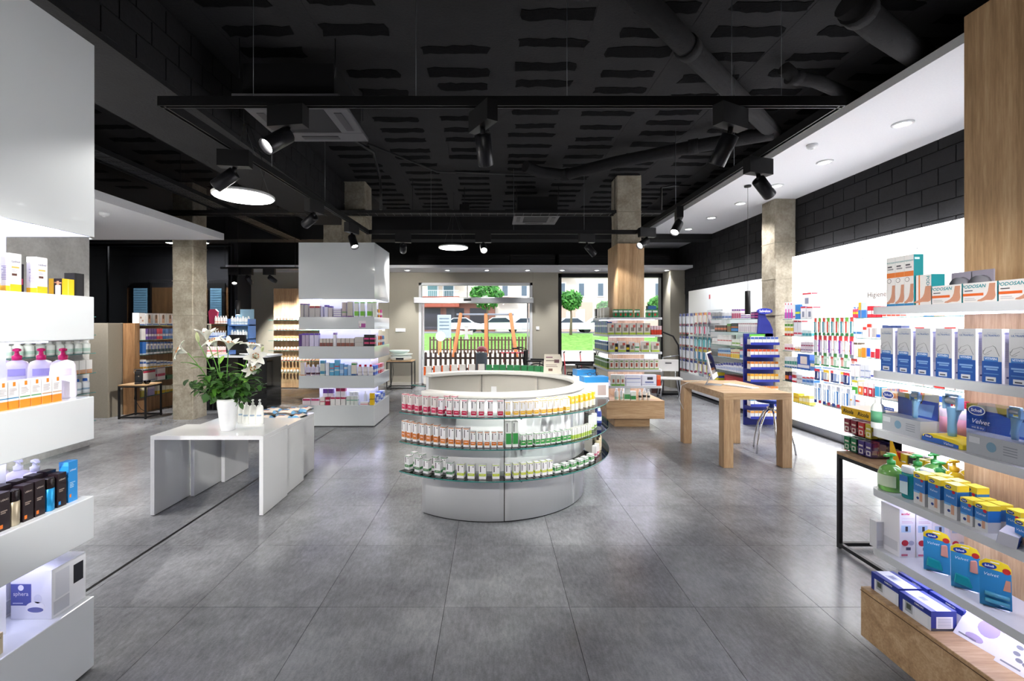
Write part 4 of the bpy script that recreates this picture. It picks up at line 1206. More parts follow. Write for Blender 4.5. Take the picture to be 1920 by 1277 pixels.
stock([(563, 571, 680, 'c', ('#e6ddd8', [(0, .06, '#d08a5a')]), 'white carton with a copper foot')]
      + rep(572, 599, 3, 684, 'b', ('#dcd6ea', [(.08, .36, '#5a3a4a')], '#f0eef8'), 'white bottle with a brown band')
      + [(600, 609, 676, 'c', ('#cfd6cc', [(.8, 1, '#4f9fc4'), (.1, .3, '#3f8fb4')]), 'blue and cream carton'), (611, 617, 680, 'c', ('#dfe4ee', []), 'plain bluish white carton'),
         (618, 626, 681, 'c', BLU, 'teal blue carton'), (627, 636, 675, 'c', BLU, 'tall sky blue carton'), (637, 644, 682, 'c', ('#7fb0e0', [(.2, .5, '#b8d4f0')]), 'pale blue carton'),
         (645, 651, 684, 'c', ('#6aa4dc', [(.6, .8, '#e8eef4')]), 'mid blue carton'), (652, 658, 685, 'c', ('#a8c8ea', []), 'slim powder blue carton'), (658.5, 668, 679.5, 'c', ('#e6e2d6', [(0, .12, '#2f5f9a'), (.8, .92, '#3a8a4a')]), 'cream carton with a blue foot')]
      + rep(669, 699, 3, 684, 'b', ('#f0eceb', [(.3, .5, '#d8d0d0')], '#d8182f'), 'white jar with a red cap'),
      'far tower lower tray', 'products on the lower tray of the far tower', 'from the lilies', D=TF, z=.85)
stock([(567, 582, 748, 'c', ('#efe4ea', [(.7, 1, '#b8336a')]), 'flat white and crimson carton'), (583, 599, 748, 'c', ('#efe4ea', [(.7, 1, '#b8336a')]), 'flat white and crimson carton'),
       (600, 609, 745, 'c', ('#e4dcd8', [(.4, .5, '#c04a6a')]), 'pale carton with a pink dot'), (610, 618, 745, 'c', ('#a81840', [(.5, .7, '#e8d0d8')]), 'crimson carton')]
      + rep(619, 648, 3, 745, 'c', ('#eceae8', [(.78, 1, '#c02a5a')]), 'white carton with a crimson top')
      + rep(649, 671, 3, 743, 'c', ('#e6ece8', [(.5, .6, '#6fb8a0')]), 'white carton with a green dot')
      + [(675, 690, 754, 'c', ('#f4f2f2', [(.2, .4, '#d03a5a')]), 'flat white leaflet'), (693, 701, 737.5, 'c', ('#f2c81a', [(.45, .55, '#b8901a')]), 'bright yellow carton')],
      'far tower plinth', 'products on the plinth of the far tower', 'from the lilies', D=TF, z=.355)
stock(rep(605, 625, 2, 729, 'c', ('#efe8ee', [(.7, 1, '#7a4ab0')]), 'tall white and violet carton') + rep(629, 648, 2, 728, 'c', ('#f2eef2', [(.8, 1, '#c8306a')]), 'tall white carton with a pink top') + rep(655, 672, 3, 735, 'c', ('#f0f4f4', []), 'tall plain white carton')
      + [(681, 688, 734, 'b', ('#eef2f6', [], '#f6f8fa'), 'clear white pump bottle')], 'far tower plinth back', 'products at the back of the far tower plinth', 'from the lilies', D=7.6, z=.355)
# products along the side of the far tower that faces the round counter
SX = -1.99
for z, cols, w_, h_, nm in ((1.83, ('#e0b0d0', '#5a3a6a', '#e8962a', '#d8389a'), .07, .14, 'top'), (1.34, ('#8a2a8a', '#f0f0f4', '#e87a2a', '#b02a3a', '#3a7ac0'), .09, .16, 'middle'), (.85, ('#3a62c8', '#5a8ae0', '#e86a7a', '#e85a6a', '#f0c0c8'), .09, .15, 'lower')):
    for i, c in enumerate(cols):
        place('carton', prod_mesh('c', w_, .07, h_, (c, [(.3, .6, '#f2f2f4')])), (SX - .04, 7.62 + i * .15, z), pi / 2, f'{ORD[i]} coloured carton from the front, far tower {nm} tray, side facing the round counter', 'box', 'cartons on the far tower side')
for i in range(5):
    place('carton', prod_mesh('c', .11, .09, .13, ('#2f5ac8' if i % 2 else '#dfe8fa', [(.2, .7, '#e8eefc' if i % 2 else '#3a6ad8')])), (SX - .05, 7.62 + i * .16, .355), pi / 2, f'{ORD[i]} blue and white pack counted from the front along the far tower plinth side', 'box', 'packs on the far tower plinth side')
place('price_card', carton(.12, .003, .11, '#f2ecf2', [(.05, 0, .95, .6, '#b04aa0'), (.1, .1, .35, .7, '#eef4ea')]), (wx(679, 7.44), 7.4465, 1.655), 0, 'small pink and white card fixed to the top tray of the far tower', 'card')

# ================================================================== far oak gondola
KIND = 'herbal'
DG = 7.33
stock(rep(1150, 1187, 4, 580, 'c', ('#2f8a5a', [(.62, .86, '#e8efe8')], [(.3, .2, .7, .5, '#c0392b')]), 'small green carton with a red dot', .12) + [(1192, 1200, 580, 'c', ('#2f8a5a', [(.62, .86, '#e8efe8')], [(.3, .2, .7, .5, '#c0392b')]), 'small green carton with a red dot')]
      + rep(1212, 1234, 2, 580, 'c', ('#2f8a5a', [(.62, .86, '#e8efe8')], [(.3, .2, .7, .5, '#c0392b')]), 'small green carton with a red dot', .12), 'far oak unit top shelf', 'green cartons on the far oak unit', 'from the door', D=DG, z=1.82)
place('carton', carton(.14, .1, .2, '#2f5f9a', [(0, 0, 1, .4, '#d8a82a')]), (wx(1216, 7.6) + .05, 7.62, 1.82), 0, 'blue and yellow carton behind the green ones on the far oak unit', 'box')
PK = ('#d8d4ca', [(0, .18, '#b8d04a')], [(.25, .3, .75, .62, '#8f897c'), (.55, .62, .9, .85, '#c0564a')])
stock(rep(1139, 1220, 6, 606, 'c', PK, 'white pack with a lime foot') + rep(1221, 1241, 4, 611, 'c', ('#d03a22', [(.55, 1, '#e0ccd4')]), 'red and pink narrow carton'), 'far oak unit second shelf', 'packs on the far oak unit second shelf', 'from the door', D=DG, z=1.537)
stock([(1141, 1153, 640, 'c', PK, 'white pack with a lime foot'), (1159, 1174, 640, 'c', PK, 'white pack with a lime foot'), (1181, 1190, 641, 'c', PK, 'white pack with a lime foot'), (1190.5, 1199, 643, 'c', ('#e8ece4', [(0, .14, '#7ab83a'), (.45, .6, '#3a9a5a')]), 'white pack with a green cross'), (1203, 1218, 640, 'c', PK, 'white pack with a lime foot'), (1222, 1237, 641, 'c', PK, 'white pack with a lime foot'),
       (1153.5, 1158.5, 644, 'c', ('#26262a', [(.3, .6, '#e0c82a')]), 'slim black and yellow pack'), (1174.5, 1180.5, 646, 'c', ('#26262a', [(.3, .6, '#e0c82a')]), 'slim black and yellow pack')], 'far oak unit third shelf', 'packs on the far oak unit third shelf', 'from the door', D=DG, z=1.254)
stock(rep(1142, 1236, 10, 673, 'c', ('#dcd8d0', [(0, .1, '#8ab04a')], [(.3, .25, .7, .6, '#a8503a'), (.2, .72, .8, .82, '#6f9a4a')]), 'white carton with a rust drop'), 'far oak unit fourth shelf', 'cartons on the far oak unit fourth shelf', 'from the door', D=DG, z=.967)
stock(rep(1146, 1172, 3, 703, 'c', ('#dfe2d8', [(0, .15, '#6aa83a')], [(.3, .3, .7, .6, '#b0644a')]), 'white and green carton') + [(1174, 1202, 703, 'c', ('#e8eaf4', [(.62, .7, '#8a94c8'), (.3, .36, '#a8b0d4')]), 'wide white carton with blue print'), (1204, 1231, 703, 'c', ('#e6e8f2', [(.1, .14, '#9098b8')], [(.35, .55, .75, .8, '#3a3a44'), (.2, .25, .8, .4, '#7a84b4')]), 'wide white carton with a device picture'), (1232, 1239, 704, 'c', ('#d83a1a', [(.6, 1, '#e8784a')]), 'red orange carton')], 'far oak unit lowest shelf', 'cartons on the far oak unit lowest shelf', 'from the door', D=DG, z=.697)
stock([(1153, 1161, 729, 'b', ('#eef2ee', [(.1, .4, '#b8d8c8')], '#f4f6f4'), 'white tube bottle'), (1163, 1169, 729, 'b', ('#eef2ee', [(.1, .4, '#b8d8c8')], '#f4f6f4'), 'white tube bottle'), (1171, 1182, 728, 'c', ('#e4ece4', [(.1, .5, '#4a9a5a')]), 'white and green carton'), (1183, 1193, 734, 'c', ('#e4ece4', [(.1, .5, '#3a8a4a')]), 'short green and white carton'),
       (1198, 1204, 731, 'b', ('#e8e4dc', [(.3, .6, '#3a3a3a')], '#dcdcdc'), 'pale tube with dark print'), (1206, 1213, 729, 'b', ('#e8e4dc', [(.3, .6, '#3a3a3a')], '#dcdcdc'), 'pale tube with dark print'), (1214, 1220, 731, 'b', ('#e8e4dc', [(.3, .6, '#3a3a3a')], '#dcdcdc'), 'pale tube with dark print')], 'far oak unit drawer', 'tubes on the far oak unit drawer', 'from the door', D=DG, z=.46)
for z, c, c2, nm, h_ in ((1.537, '#2a6f8a', '#2a4f9a', 'teal blue', .21), (1.254, '#2a5f9a', '#24508a', 'navy blue', .17), (.967, '#5a8a3a', '#4f7a2a', 'leaf green', .17)):
    for i in range(7):
        place('carton', prod_mesh('c', .115, .08, h_, (c if i % 2 else c2, [(0, .12, '#c8d03a'), (.6, .75, '#dfe8ea')])), (1.93, 7.42 + i * .13, z), -pi / 2, f'{ORD[i]} {nm} carton counted from the front, side of the far oak unit', 'box', 'cartons along the side of the far oak unit')
for i in range(4):
    place('carton', prod_mesh('c', .13, .08, .17, ('#20201f' if i == 3 else '#efece2', [(.1, .2, '#c8c4b4')])), (1.93, 7.6 + i * .2, 1.82), -pi / 2, f'{ORD[i]} upright pack counted from the front, top shelf side of the far oak unit', 'box', 'packs along the top of the far oak unit')

# ================================================================== round counter stock
KIND = 'medicine'
def ang(px, r, back=False):
    f = lambda a: (RC[0] + r * cos(a)) / (RC[1] + r * sin(a)) - (px - CX) / F
    if not back:
        a, step = R(-138), R(.25)
        while a < R(40):
            if f(a) <= 0 <= f(a + step): return a + step / 2
            a += step
    else:
        a, step = R(150), R(-.25)
        while a > R(-20):
            if f(a) <= 0 <= f(a + step): return a + step / 2
            a += step
    return None
def ringstock(pxs, r, z, w, d, h, args, desc, where, group, back=False, frm='from the vase', kind='c'):
    n = 0
    for px in pxs:
        a = ang(px, r, back)
        if a is None: continue
        me = prod_mesh(kind, w, d, h, args)
        lab = f'{ORD[n]} {desc} {frm}, {where}' if len(pxs) > 1 else f'{desc}, {where}'
        place(NAMES[kind], me, (RC[0] + r * cos(a), RC[1] + r * sin(a), z), a + pi / 2 + random.uniform(-.03, .03), lab, CATS[kind], group)
        n += 1
def medi(c, hb=(.08, .38), tint='#ececee', logo='#3a3a40'):
    return (tint, [(hb[0], hb[1], c), (.96, 1.0, c)], [(.16, .5, .3, .92, logo), (.7, .84, .9, .9, logo), (.2, hb[0] + .5 * (hb[1] - hb[0]), .8, hb[0] + .66 * (hb[1] - hb[0]), '#f0d8d8')])
G1 = 'cartons on the round counter upper glass shelf'
W1, W2, W3 = 'round counter upper shelf', 'round counter middle shelf', 'round counter bottom shelf'
ringstock([760, 771.4, 784.7, 799.9, 815.4], 1.16, .949, .045, .045, .142, medi('#cf3560', tint='#dcd6d4'), 'tall pink banded carton', W1, G1)
ringstock([827.3, 843.3, 856.4, 871, 888.3, 903.2, 919, 937.3], 1.17, .949, .045, .04, .128, medi('#c01f4a', (.06, .32)), 'crimson banded carton', W1, G1)
ringstock([838, 853], 1.07, .949, .045, .045, .142, medi('#cf3560', tint='#dcd6d4'), 'pink banded carton in the second row', W1, G1)
ringstock([951.7, 966.4, 978.6, 991, 1004, 1017, 1028, 1038.5, 1049.5, 1061.4], 1.17, .949, .042, .045, .115, medi('#e8b81a', (.1, .34), logo='#c8b880'), 'yellow banded carton', W1, G1)
ringstock([1070.8, 1078, 1087, 1096, 1103.5, 1110.5], 1.16, .949, .036, .045, .125, ('#f4f0e0', [(.45, .98, '#eec21a')], '#f6e0a0'), 'yellow topped carton', W1, G1)
ringstock([1012, 1024, 1036, 1048, 1060], 1.07, .949, .042, .045, .115, medi('#e8b81a', (.1, .34), logo='#c8b880'), 'second row yellow banded carton', W1, G1)
G2 = 'cartons on the round counter middle glass shelf'
ringstock([760, 769.8, 780.5, 794, 805.8, 820], 1.16, .697, .043, .05, .16, medi('#cf7a35', (.12, .42)), 'tall slim orange banded carton', W2, G2)
ringstock([833.2, 847.3, 861.2, 875.3], 1.16, .697, .048, .055, .15, medi('#d07a2f', (.12, .36)), 'broad orange banded carton', W2, G2)
ringstock([887.8, 899.8, 912.6, 925.6, 937.3], 1.17, .697, .041, .045, .125, medi('#cf7420', (.14, .36)), 'short orange banded carton', W2, G2)
ringstock([953, 965], 1.17, .697, .045, .05, .205, ('#e9eeea', [(.12, .55, '#3f9a4f')], [(.16, .6, .3, .95, '#4a4a50')]), 'tall green carton', W2, G2)
ringstock([980.5, 992.5, 1005.5, 1015.6, 1025.5, 1035, 1045, 1055.6, 1064], 1.17, .697, .042, .045, .098, medi('#3f9a4a', (.1, .5)), 'small green banded carton', W2, G2)
ringstock([1071.6, 1076, 1080, 1084, 1088, 1092, 1096, 1100, 1104], 1.17, .697, .02, .045, .095, ('#f0f2ea', [(.05, .4, '#a8c83a')]), 'slim lime footed carton', W2, G2)
ringstock([1109, 1114], 1.12, .697, .045, .045, .13, ('#f2f4f0', [(.05, .2, '#8ab83a')]), 'plain white tall carton', W2, G2)
G3 = 'cartons on the round counter bottom glass shelf'
ringstock([766.6, 785.3, 801.3, 822.6, 843.9], 1.16, .442, .052, .05, .115, medi('#2f7a44', (.18, .36)), 'white carton with a dark green band', W3, G3)
ringstock([777, 792, 817, 833], 1.07, .442, .05, .05, .12, medi('#3a8a4a', (.18, .36)), 'second row green banded carton', W3, G3)
ringstock([864.4, 884.6, 905, 930], 1.17, .442, .058, .05, .112, medi('#b5cf1a', (.2, .38)), 'broad lime banded carton', W3, G3)
ringstock([952, 966, 979.7, 993, 1005.8, 1018.3, 1029], 1.17, .442, .043, .05, .115, medi('#c3d414', (.22, .38)), 'narrow lime banded carton', W3, G3)
ringstock([1043, 1058.8, 1072.4, 1085.7, 1096, 1106.7], 1.17, .442, .06, .05, .065, medi('#3f9a4a', (.3, .7)), 'flat green banded carton', W3, G3)
ringstock([1115, 1119, 1124], 1.15, .442, .035, .04, .1, ('#f0ecec', [(.1, .3, '#d86a8a')]), 'white carton with a pink foot', W3, G3)
def ringdeg(degs, r, z, w, d, h, args, desc, where, group, kind='c', frm='toward the entrance'):
    for n, dg in enumerate(degs):
        p = ring(dg, r, z)
        lab = f'{ORD[n]} {desc} {frm}, {where}' if len(degs) > 1 else f'{desc}, {where}'
        place(NAMES[kind], prod_mesh(kind, w, d, h, args), p[:3], p[3], lab, CATS[kind], group)
ringdeg([-22, -17, -12, -7, -2, 3], 1.15, .442, .05, .05, .15, ('#d8c8a0', [(.2, .6, '#e8dcc8')], '#3a2a20'), 'amber glass bottle', W3, 'bottles on the round counter', 'b')
ringdeg([8, 14, 20, 26], 1.15, .697, .05, .06, .16, ('#f0eae4', [(.8, 1, '#d03a2a')]), 'white carton with a red top', W2, G2)
ringdeg([-14, -9, -3], 1.15, .697, .05, .06, .15, ('#3a4a9a', [(.2, .6, '#e8ecf8')], '#f0f0f4'), 'clear bottle with a blue band', W2, 'bottles on the round counter', 'b')
ringstock([802, 819, 835, 850.5, 866.5, 884.6, 902.5], 1.14, .949, .085, .05, .225, ('#f2efea', [(.5, .98, '#e8641f')], [(.15, .8, .85, .86, '#f6d8c4')]), 'white and orange carton', 'back of the round counter', 'orange cartons at the back of the round counter', True)
ringstock([917, 930, 943, 957, 970, 984, 997, 1010, 1022], 1.14, .949, .08, .05, .215, ('#2f8a52', [(.5, .8, '#3fa060')], [(.15, .62, .85, .74, '#d4ecd8')]), 'green carton', 'back of the round counter', 'green cartons at the back of the round counter', True)
ringdeg([25, 18, 11], 1.15, .949, .11, .06, .15, ('#f1ebe6', [(.0, .3, '#d8c8bc')], [(.2, .5, .8, .7, '#a8584a')]), 'pinkish white carton', 'counter side toward the oak unit', G1, frm='from the entrance')
# appliance boxes on the counter
def devbox(w, d, h, name, loc, rz, label):
    me = carton(w, d, h, '#eef0f3', [(0, .72, 1, 1, '#2f86c8'), (.55, .1, .9, .6, '#b8a8a4'), (.1, .15, .35, .5, '#cfd8e4')], [(0, .72, 1, 1, '#2f86c8'), (.2, .1, .8, .5, '#c9d0da')], [(0, 0, 1, 1, '#2f86c8'), (.08, .15, .3, .5, '#e8f0f8')])
    return place(name, me, loc, rz, label, 'box')
p = ring(-8, 1.10, .949); devbox(.26, .15, .21, 'appliance_box', p[:3], R(8), 'large white and blue appliance box standing on the round counter shelf')
p = ring(12, 1.10, .949); devbox(.22, .14, .24, 'appliance_box', (p[0], p[1] + .05, p[2]), R(10), 'taller white and blue appliance box behind the first on the round counter')
gp = ring(-8, 1.10, .949 + .2105)
gs = thing('reading_glasses', 'dark framed reading glasses lying on the blue appliance box', 'glasses', (gp[0] - .02, gp[1], gp[2]), R(10))
for s in (-1, 1):
    m = MB(); m.tube([(s * .034 + .024 * cos(a * pi / 6), -.03, .024 + .018 * sin(a * pi / 6)) for a in range(13)], .002, 6); m.build('lens_rim', mat('#3a2030', .3), gs)
    MB().tube([(s * .058, -.03, .03), (s * .06, .06, .028), (s * .055, .09, .012)], .0018, 6).build('temple_arm', mat('#3a2030', .3), gs)
MB().tube([(-.01, -.03, .028), (0, -.03, .032), (.01, -.03, .028)], .0018, 6).build('bridge', mat('#3a2030', .3), gs)
p = ring(38, .965, 1.105)
sb = thing('display_card', 'cream printed card standing on the far rim of the round counter', 'sign', p[:3], R(-8))
poly = [(-.11, 0), (.11, 0), (.1, .05), (.12, .12), (.105, .19), (.09, .235), (-.1, .235)]
MB().slabxz(poly, -.002, .002).xf(Matrix.Rotation(R(-8), 4, 'X')).build('card', mat('#e6dfd0', .6), sb)
for k, (x0, x1, zz, hh, c) in enumerate(((-.08, .0, .19, .012, '#8a5a6a'), (-.08, .04, .15, .01, '#7a6a60'), (.02, .08, .13, .04, '#6a4a50'), (-.08, .05, .1, .008, '#9a8a80'), (-.08, .06, .08, .008, '#9a8a80'), (-.05, .0, .03, .03, '#7a5a4a'))):
    MB().box(x0, x1, -.0035, -.0021, zz, zz + hh).xf(Matrix.Rotation(R(-8), 4, 'X')).build('printed_block', mat(c, .6), sb)
MB().box(-.03, .03, 0, .05, 0, .003).build('foot', mat('#e6dfd0', .6), sb)
# ================================================================== near white tower stock (fronts face the aisle, +X)
AX = -1.99
KIND = 'cosmetic'
lad = carton(.045, .047, .162, '#eceaf0', [(0, 0, 1, .2, '#f2b81a'), (.15, .42, .6, .48, '#5a3a30'), (.12, .62, .8, .66, '#e8b85a')] + lines(.12, .7, .5, .6, 4, '#b8b8c4'), [(0, 0, 1, .16, '#f2b81a')] + lines(.2, .8, .3, .68, 9, '#9a90c8'))
kid = [('lettering', text_mesh('Ladival', .0125, '#4a4a78'), (.0, -.0242, .128), (R(90), 0, 0))]
row('carton', lad, [(AX - .04, 1.882, 1.83), (AX - .04, 1.993, 1.83), (AX - .04, 1.80, 1.83)], pi / 2, 'tall white and yellow carton', 'box', 'near tower top tray', 'sun care cartons on the near tower', kids=kid, frm='placed on the')
place('carton', carton(.04, .05, .13, '#1c1418', [(.1, .3, .9, .5, '#c8385a')], [(.1, .3, .9, .5, '#c8385a')]), (-2.10, 1.96, 1.83), pi / 2, 'slim black carton behind the tall white and yellow ones', 'box')
place('carton', carton(.06, .062, .078, '#f2c01c', [(.0, 0, 1, 1, '#f2c01c'), (.45, 0, .55, 1, '#f6d860')], [(0, 0, .62, 1, '#241a1c'), (.1, .05, .5, .6, '#e8e4e6'), (.22, .6, .4, .85, '#b8846a'), (.04, .7, .2, .78, '#b8846a'), (.42, .72, .6, .8, '#b8846a')]), (AX - .045, 2.112, 1.83), pi / 2, 'short yellow carton with a dark photo on the near tower top tray', 'box')
place('carton', carton(.05, .05, .112, '#161618', [(.2, .0, .8, 1, '#1e1e22')]), (AX - .045, 2.176, 1.83), pi / 2, 'upright black carton at the end of the near tower top tray', 'box')
orr = [('#3a8ab8', 'blue'), ('#3a8ab8', 'blue'), ('#4a9a5a', 'green'), ('#4a9a5a', 'green'), ('#c8a078', 'tan'), ('#c8a078', 'tan')]
for i, y in enumerate((1.825, 1.866, 1.913, 1.960, 2.007, 2.054)):
    me = carton(.043, .04, .116, '#f0eef0', [(0, 0, 1, .3, '#f08a1f'), (0, .38, 1, .42, orr[i][0]), (.45, .82, .7, .97, '#f08a1f')] + lines(.12, .85, .5, .76, 5, '#c4c0c4'), [(0, 0, 1, .3, '#f08a1f')])
    place('carton', me, (AX - .03, y, 1.34), pi / 2, f'{ORD[i]} white and orange carton, counted toward the aisle end, on the near tower', 'box', 'orange cartons on the near tower')
def pump_bottle(name, loc, rz, label, group, w=.1, h=.185, body='#ece8f6', pumpc='#d81f6a', band=None, sy=.62, n=20, neck=.2):
    t = thing(name, label, 'bottle', loc, rz, group)
    r = w / 2
    MB().lathe([(r * .92, 0), (r, .012), (r * .98, h * .55), (r * .9, h * .85), (r * .72, h * .95), (r * .3, h), (r * .3, h + .01)], n, sy=sy).build('body', mat(body, .25), t)
    p = MB().lathe([(r * .34, h), (r * .36, h + .02), (r * .2, h + .024), (r * .14, h + .04), (r * .3, h + .043), (r * .3, h + .052), (r * .1, h + .056)], 14)
    p.box(-r * .14, r * .14, -r * .85, 0, h + .043, h + .052)
    p.build('pump', mat(pumpc, .3), t)
    if band:
        m = MB(); k = 9
        for c, v0, v1 in band:
            a = [(-.62 + 1.24 * i / k) for i in range(k + 1)]
            for i in range(k):
                q = r * 1.006
                pt = lambda aa, z: (q * sin(aa), -q * cos(aa) * sy, z)
                m.quad(pt(a[i], h * v0), pt(a[i + 1], h * v0), pt(a[i + 1], h * v1), pt(a[i], h * v1), 0)
        m.build('label', mat(band[0][0], .5), t)
    return t
for i, (x, y) in enumerate(((-2.065, 2.150), (-2.165, 2.145), (-2.255, 2.12), (-2.345, 2.13))):
    pump_bottle('pump_bottle', (x, y, 1.34), pi / 4, f'{ORD[i]} white bottle with a magenta pump, counted inward from the aisle', 'magenta pump bottles on the near tower', band=[('#b8b0e8', .6, .78)])
dk = ('#241a1e', [(.08, .2, '#e87a2a')], [(.12, .74, .88, .82, '#d8c8b8'), (.15, .5, .7, .53, '#9a8a80'), (.15, .45, .6, .48, '#9a8a80')])
kid = [('lettering', text_mesh('LIERAC', .0095, '#d8ccc0'), (0, -.0236, .125), (R(90), 0, 0))]
for i, y in enumerate((1.83, 1.925, 1.975, 2.075)):
    place('carton', carton(.042, .045, .155, '#241a1e', [(.1, .07, .35, .17, ('#e87a2a', '#e87a2a', '#e87a2a', '#2a8ad8')[i]), (.15, .5, .75, .53, '#9a8a80'), (.15, .45, .6, .48, '#9a8a80')], [(.2, .3, .8, .55, '#3a2c30')]), (AX - .03, y, .85), pi / 2, f'{ORD[i]} dark brown carton, counted toward the aisle end, near tower lower tray', 'box', 'dark cartons on the near tower', kid)
for i, y in enumerate((1.80, 1.885, 1.95, 2.02, 2.08)):
    place('carton', carton(.045, .045, .165, '#2a2024', [(.15, .6, .8, .64, '#8a7a74')]), (AX - .085, y, .85), pi / 2, f'{ORD[i]} dark carton in the second row, near tower lower tray', 'box', 'dark cartons on the near tower')
for y, c, cp, lab in ((1.878, '#b8ac94', '#1a1416', 'gold bottle with a black cap among the dark cartons'), (2.028, '#2a9ad8', '#1a1416', 'bright blue bottle with a black cap among the dark cartons')):
    t = thing('serum_bottle', lab, 'bottle', (AX - .024, y, .85))
    MB().lathe([(.019, 0), (.021, .003), (.021, .1), (.018, .103)], 18).build('body', mat(c, .25, .5), t)
    MB().lathe([(.0195, .1005), (.0205, .104), (.0205, .145), (.018, .149)], 18).build('cap', mat(cp, .2), t)
place('carton', carton(.046, .045, .192, '#2f8fd8', [(.1, .12, .3, .2, '#e8803a')] + lines(.15, .75, .35, .5, 4, '#bfe0f4'), [(0, .9, 1, 1, '#4aa4e4')]), (AX - .035, 2.135, .85), pi / 2, 'tall bright blue carton at the end of the near tower lower tray', 'box', None, [('lettering', text_mesh('LIERAC', .0105, '#e8f4fc'), (0, -.0236, .15), (R(90), 0, 0))])
for i, (x, y) in enumerate(((-2.17, 2.12), (-2.26, 2.13), (-2.35, 2.12))):
    pump_bottle('pump_jar', (x, y, .85), pi / 3, f'{ORD[i]} squat white pump jar behind the dark cartons, counted inward from the aisle', 'white pump jars on the near tower', w=.1, h=.15, pumpc='#eef0fa', sy=.8, band=[('#c8ccec', .35, .6)])
def sphera(loc, label):
    me = carton(.185, .17, .222, '#eef0f6', [(0, .28, .5, .72, '#5a62a8'), (.05, .32, .3, .335, '#dfe2f2')], [(.1, .35, .5, .9, '#d9dce6'), (.62, .45, .92, .85, '#20222a'), (.05, .05, .5, .32, '#c9ccd6')], [(0, .5, 1, .51, '#c8cad4')])
    disc_ = MB(); disc_.slabxz([(.045 * cos(a * pi / 12), .028 * sin(a * pi / 12)) for a in range(24)], -.0002, 0); 
    dm = disc_.mesh('picture', mat('#f6f6fa', .5))
    d2 = MB().slabxz([(.036 * cos(a * pi / 12), .012 * sin(a * pi / 12)) for a in range(24)], -.0002, 0).mesh('picture', mat('#6a70a8', .5))
    d3 = MB().slabxz([(.018 * cos(a * pi / 12), .02 * sin(a * pi / 12)) for a in range(24)], -.0002, 0).mesh('picture', mat('#dfe2ee', .5))
    d4 = MB().slabxz([(.013 * cos(a * pi / 12), .013 * sin(a * pi / 12)) for a in range(24)], -.0002, 0).mesh('picture', mat('#f6f6fa', .5))
    ks = [('lettering', text_mesh('sphera', .026, '#f4f4fa'), (-.046, -.0865, .115), (R(90), 0, 0)), ('picture', dm, (.02, -.0858, .052), (0, 0, 0)), ('picture', d2, (.02, -.0861, .043), (0, 0, 0)), ('picture', d3, (.03, -.0858, .092), (0, 0, 0)), ('picture', d4, (-.046, -.0861, .143), (0, 0, 0))]
    return place('appliance_box', me, loc, 0, label, 'box', 'diffuser boxes on the near tower', ks)
sphera((-2.092, 2.113, .356), 'white diffuser box with a violet blue square on the near tower plinth')
sphera((-2.31, 2.09, .356), 'second white diffuser box half hidden on the near tower plinth')
place('carton', carton(.045, .05, .085, '#d8c8a8', [(.1, .1, .6, .2, '#e89a5a')], [], ), (AX - .03, 1.80, .356), pi / 2, 'small beige carton at the picture edge on the near tower plinth', 'box', None, [('lettering', text_mesh('LIERAC', .011, '#4a3a30'), (0, -.0262, .066), (R(90), 0, 0)), ('lettering', text_mesh('STIC', .011, '#c87a4a'), (0, -.0262, .03), (R(90), 0, 0))])

# glass wall shelves behind the near tower (X front -5.48)
CX_ = -5.50
def wallrow(zs, ys, kind, w, h, args, desc, where, group, X=CX_, face=1, d=.07, frm='from the wall end'):
    for i, y in enumerate(ys):
        dd = w if kind == 'b' else d
        lab = f'{ORD[i]} {desc} {frm}, {where}' if len(ys) > 1 else f'{desc}, {where}'
        place(NAMES[kind], prod_mesh(kind, w, dd, h, args), (X - face * dd / 2, y, zs), face * pi / 2, lab, CATS[kind], group)
CG = 'products on the concrete wall glass shelves'
wallrow(1.31, [6.1 - i * .125 for i in range(12)], 'b', .11, .175, ('#e6ece8', [(.2, .55, '#b8d4c8')], '#f0f2f2'), 'white bottle with a pale green label', 'concrete wall shelf', CG)
wallrow(1.04, [6.1 - i * .1 for i in range(8)], 'c', .09, .18, ('#eceae6', [(.05, .3, '#c89a7a'), (0, .05, '#c8783a')]), 'white and tan carton', 'concrete wall shelf', CG)
wallrow(.77, [6.09 - i * .12 for i in range(6)], 'b', .1, .2, ('#e8ecf0', [(.3, .5, '#9ab4c8')], '#3a6ac0'), 'white bottle with a blue cap', 'concrete wall shelf', CG)
wallrow(.38, [6.1 - i * .1 for i in range(5)], 'b', .085, .26, ('#f0eeee', [(.02, .2, '#c8283a'), (.45, .6, '#c88a7a')], '#3a2a2c'), 'white bottle with a red foot', 'concrete wall shelf', CG)
wallrow(1.81, [6.1 - i * .12 for i in range(3)], 'c', .1, .17, ('#e8f0f4', [(.1, .45, '#8ac83a'), (.5, .95, '#2a7ac0')]), 'blue and green carton', 'concrete wall top shelf', CG)
wallrow(1.56, [6.1 - i * .12 for i in range(4)], 'c', .1, .14, ('#d8e8f4', [(.1, .5, '#5aa8e0')]), 'light blue carton', 'concrete wall shelf', CG)

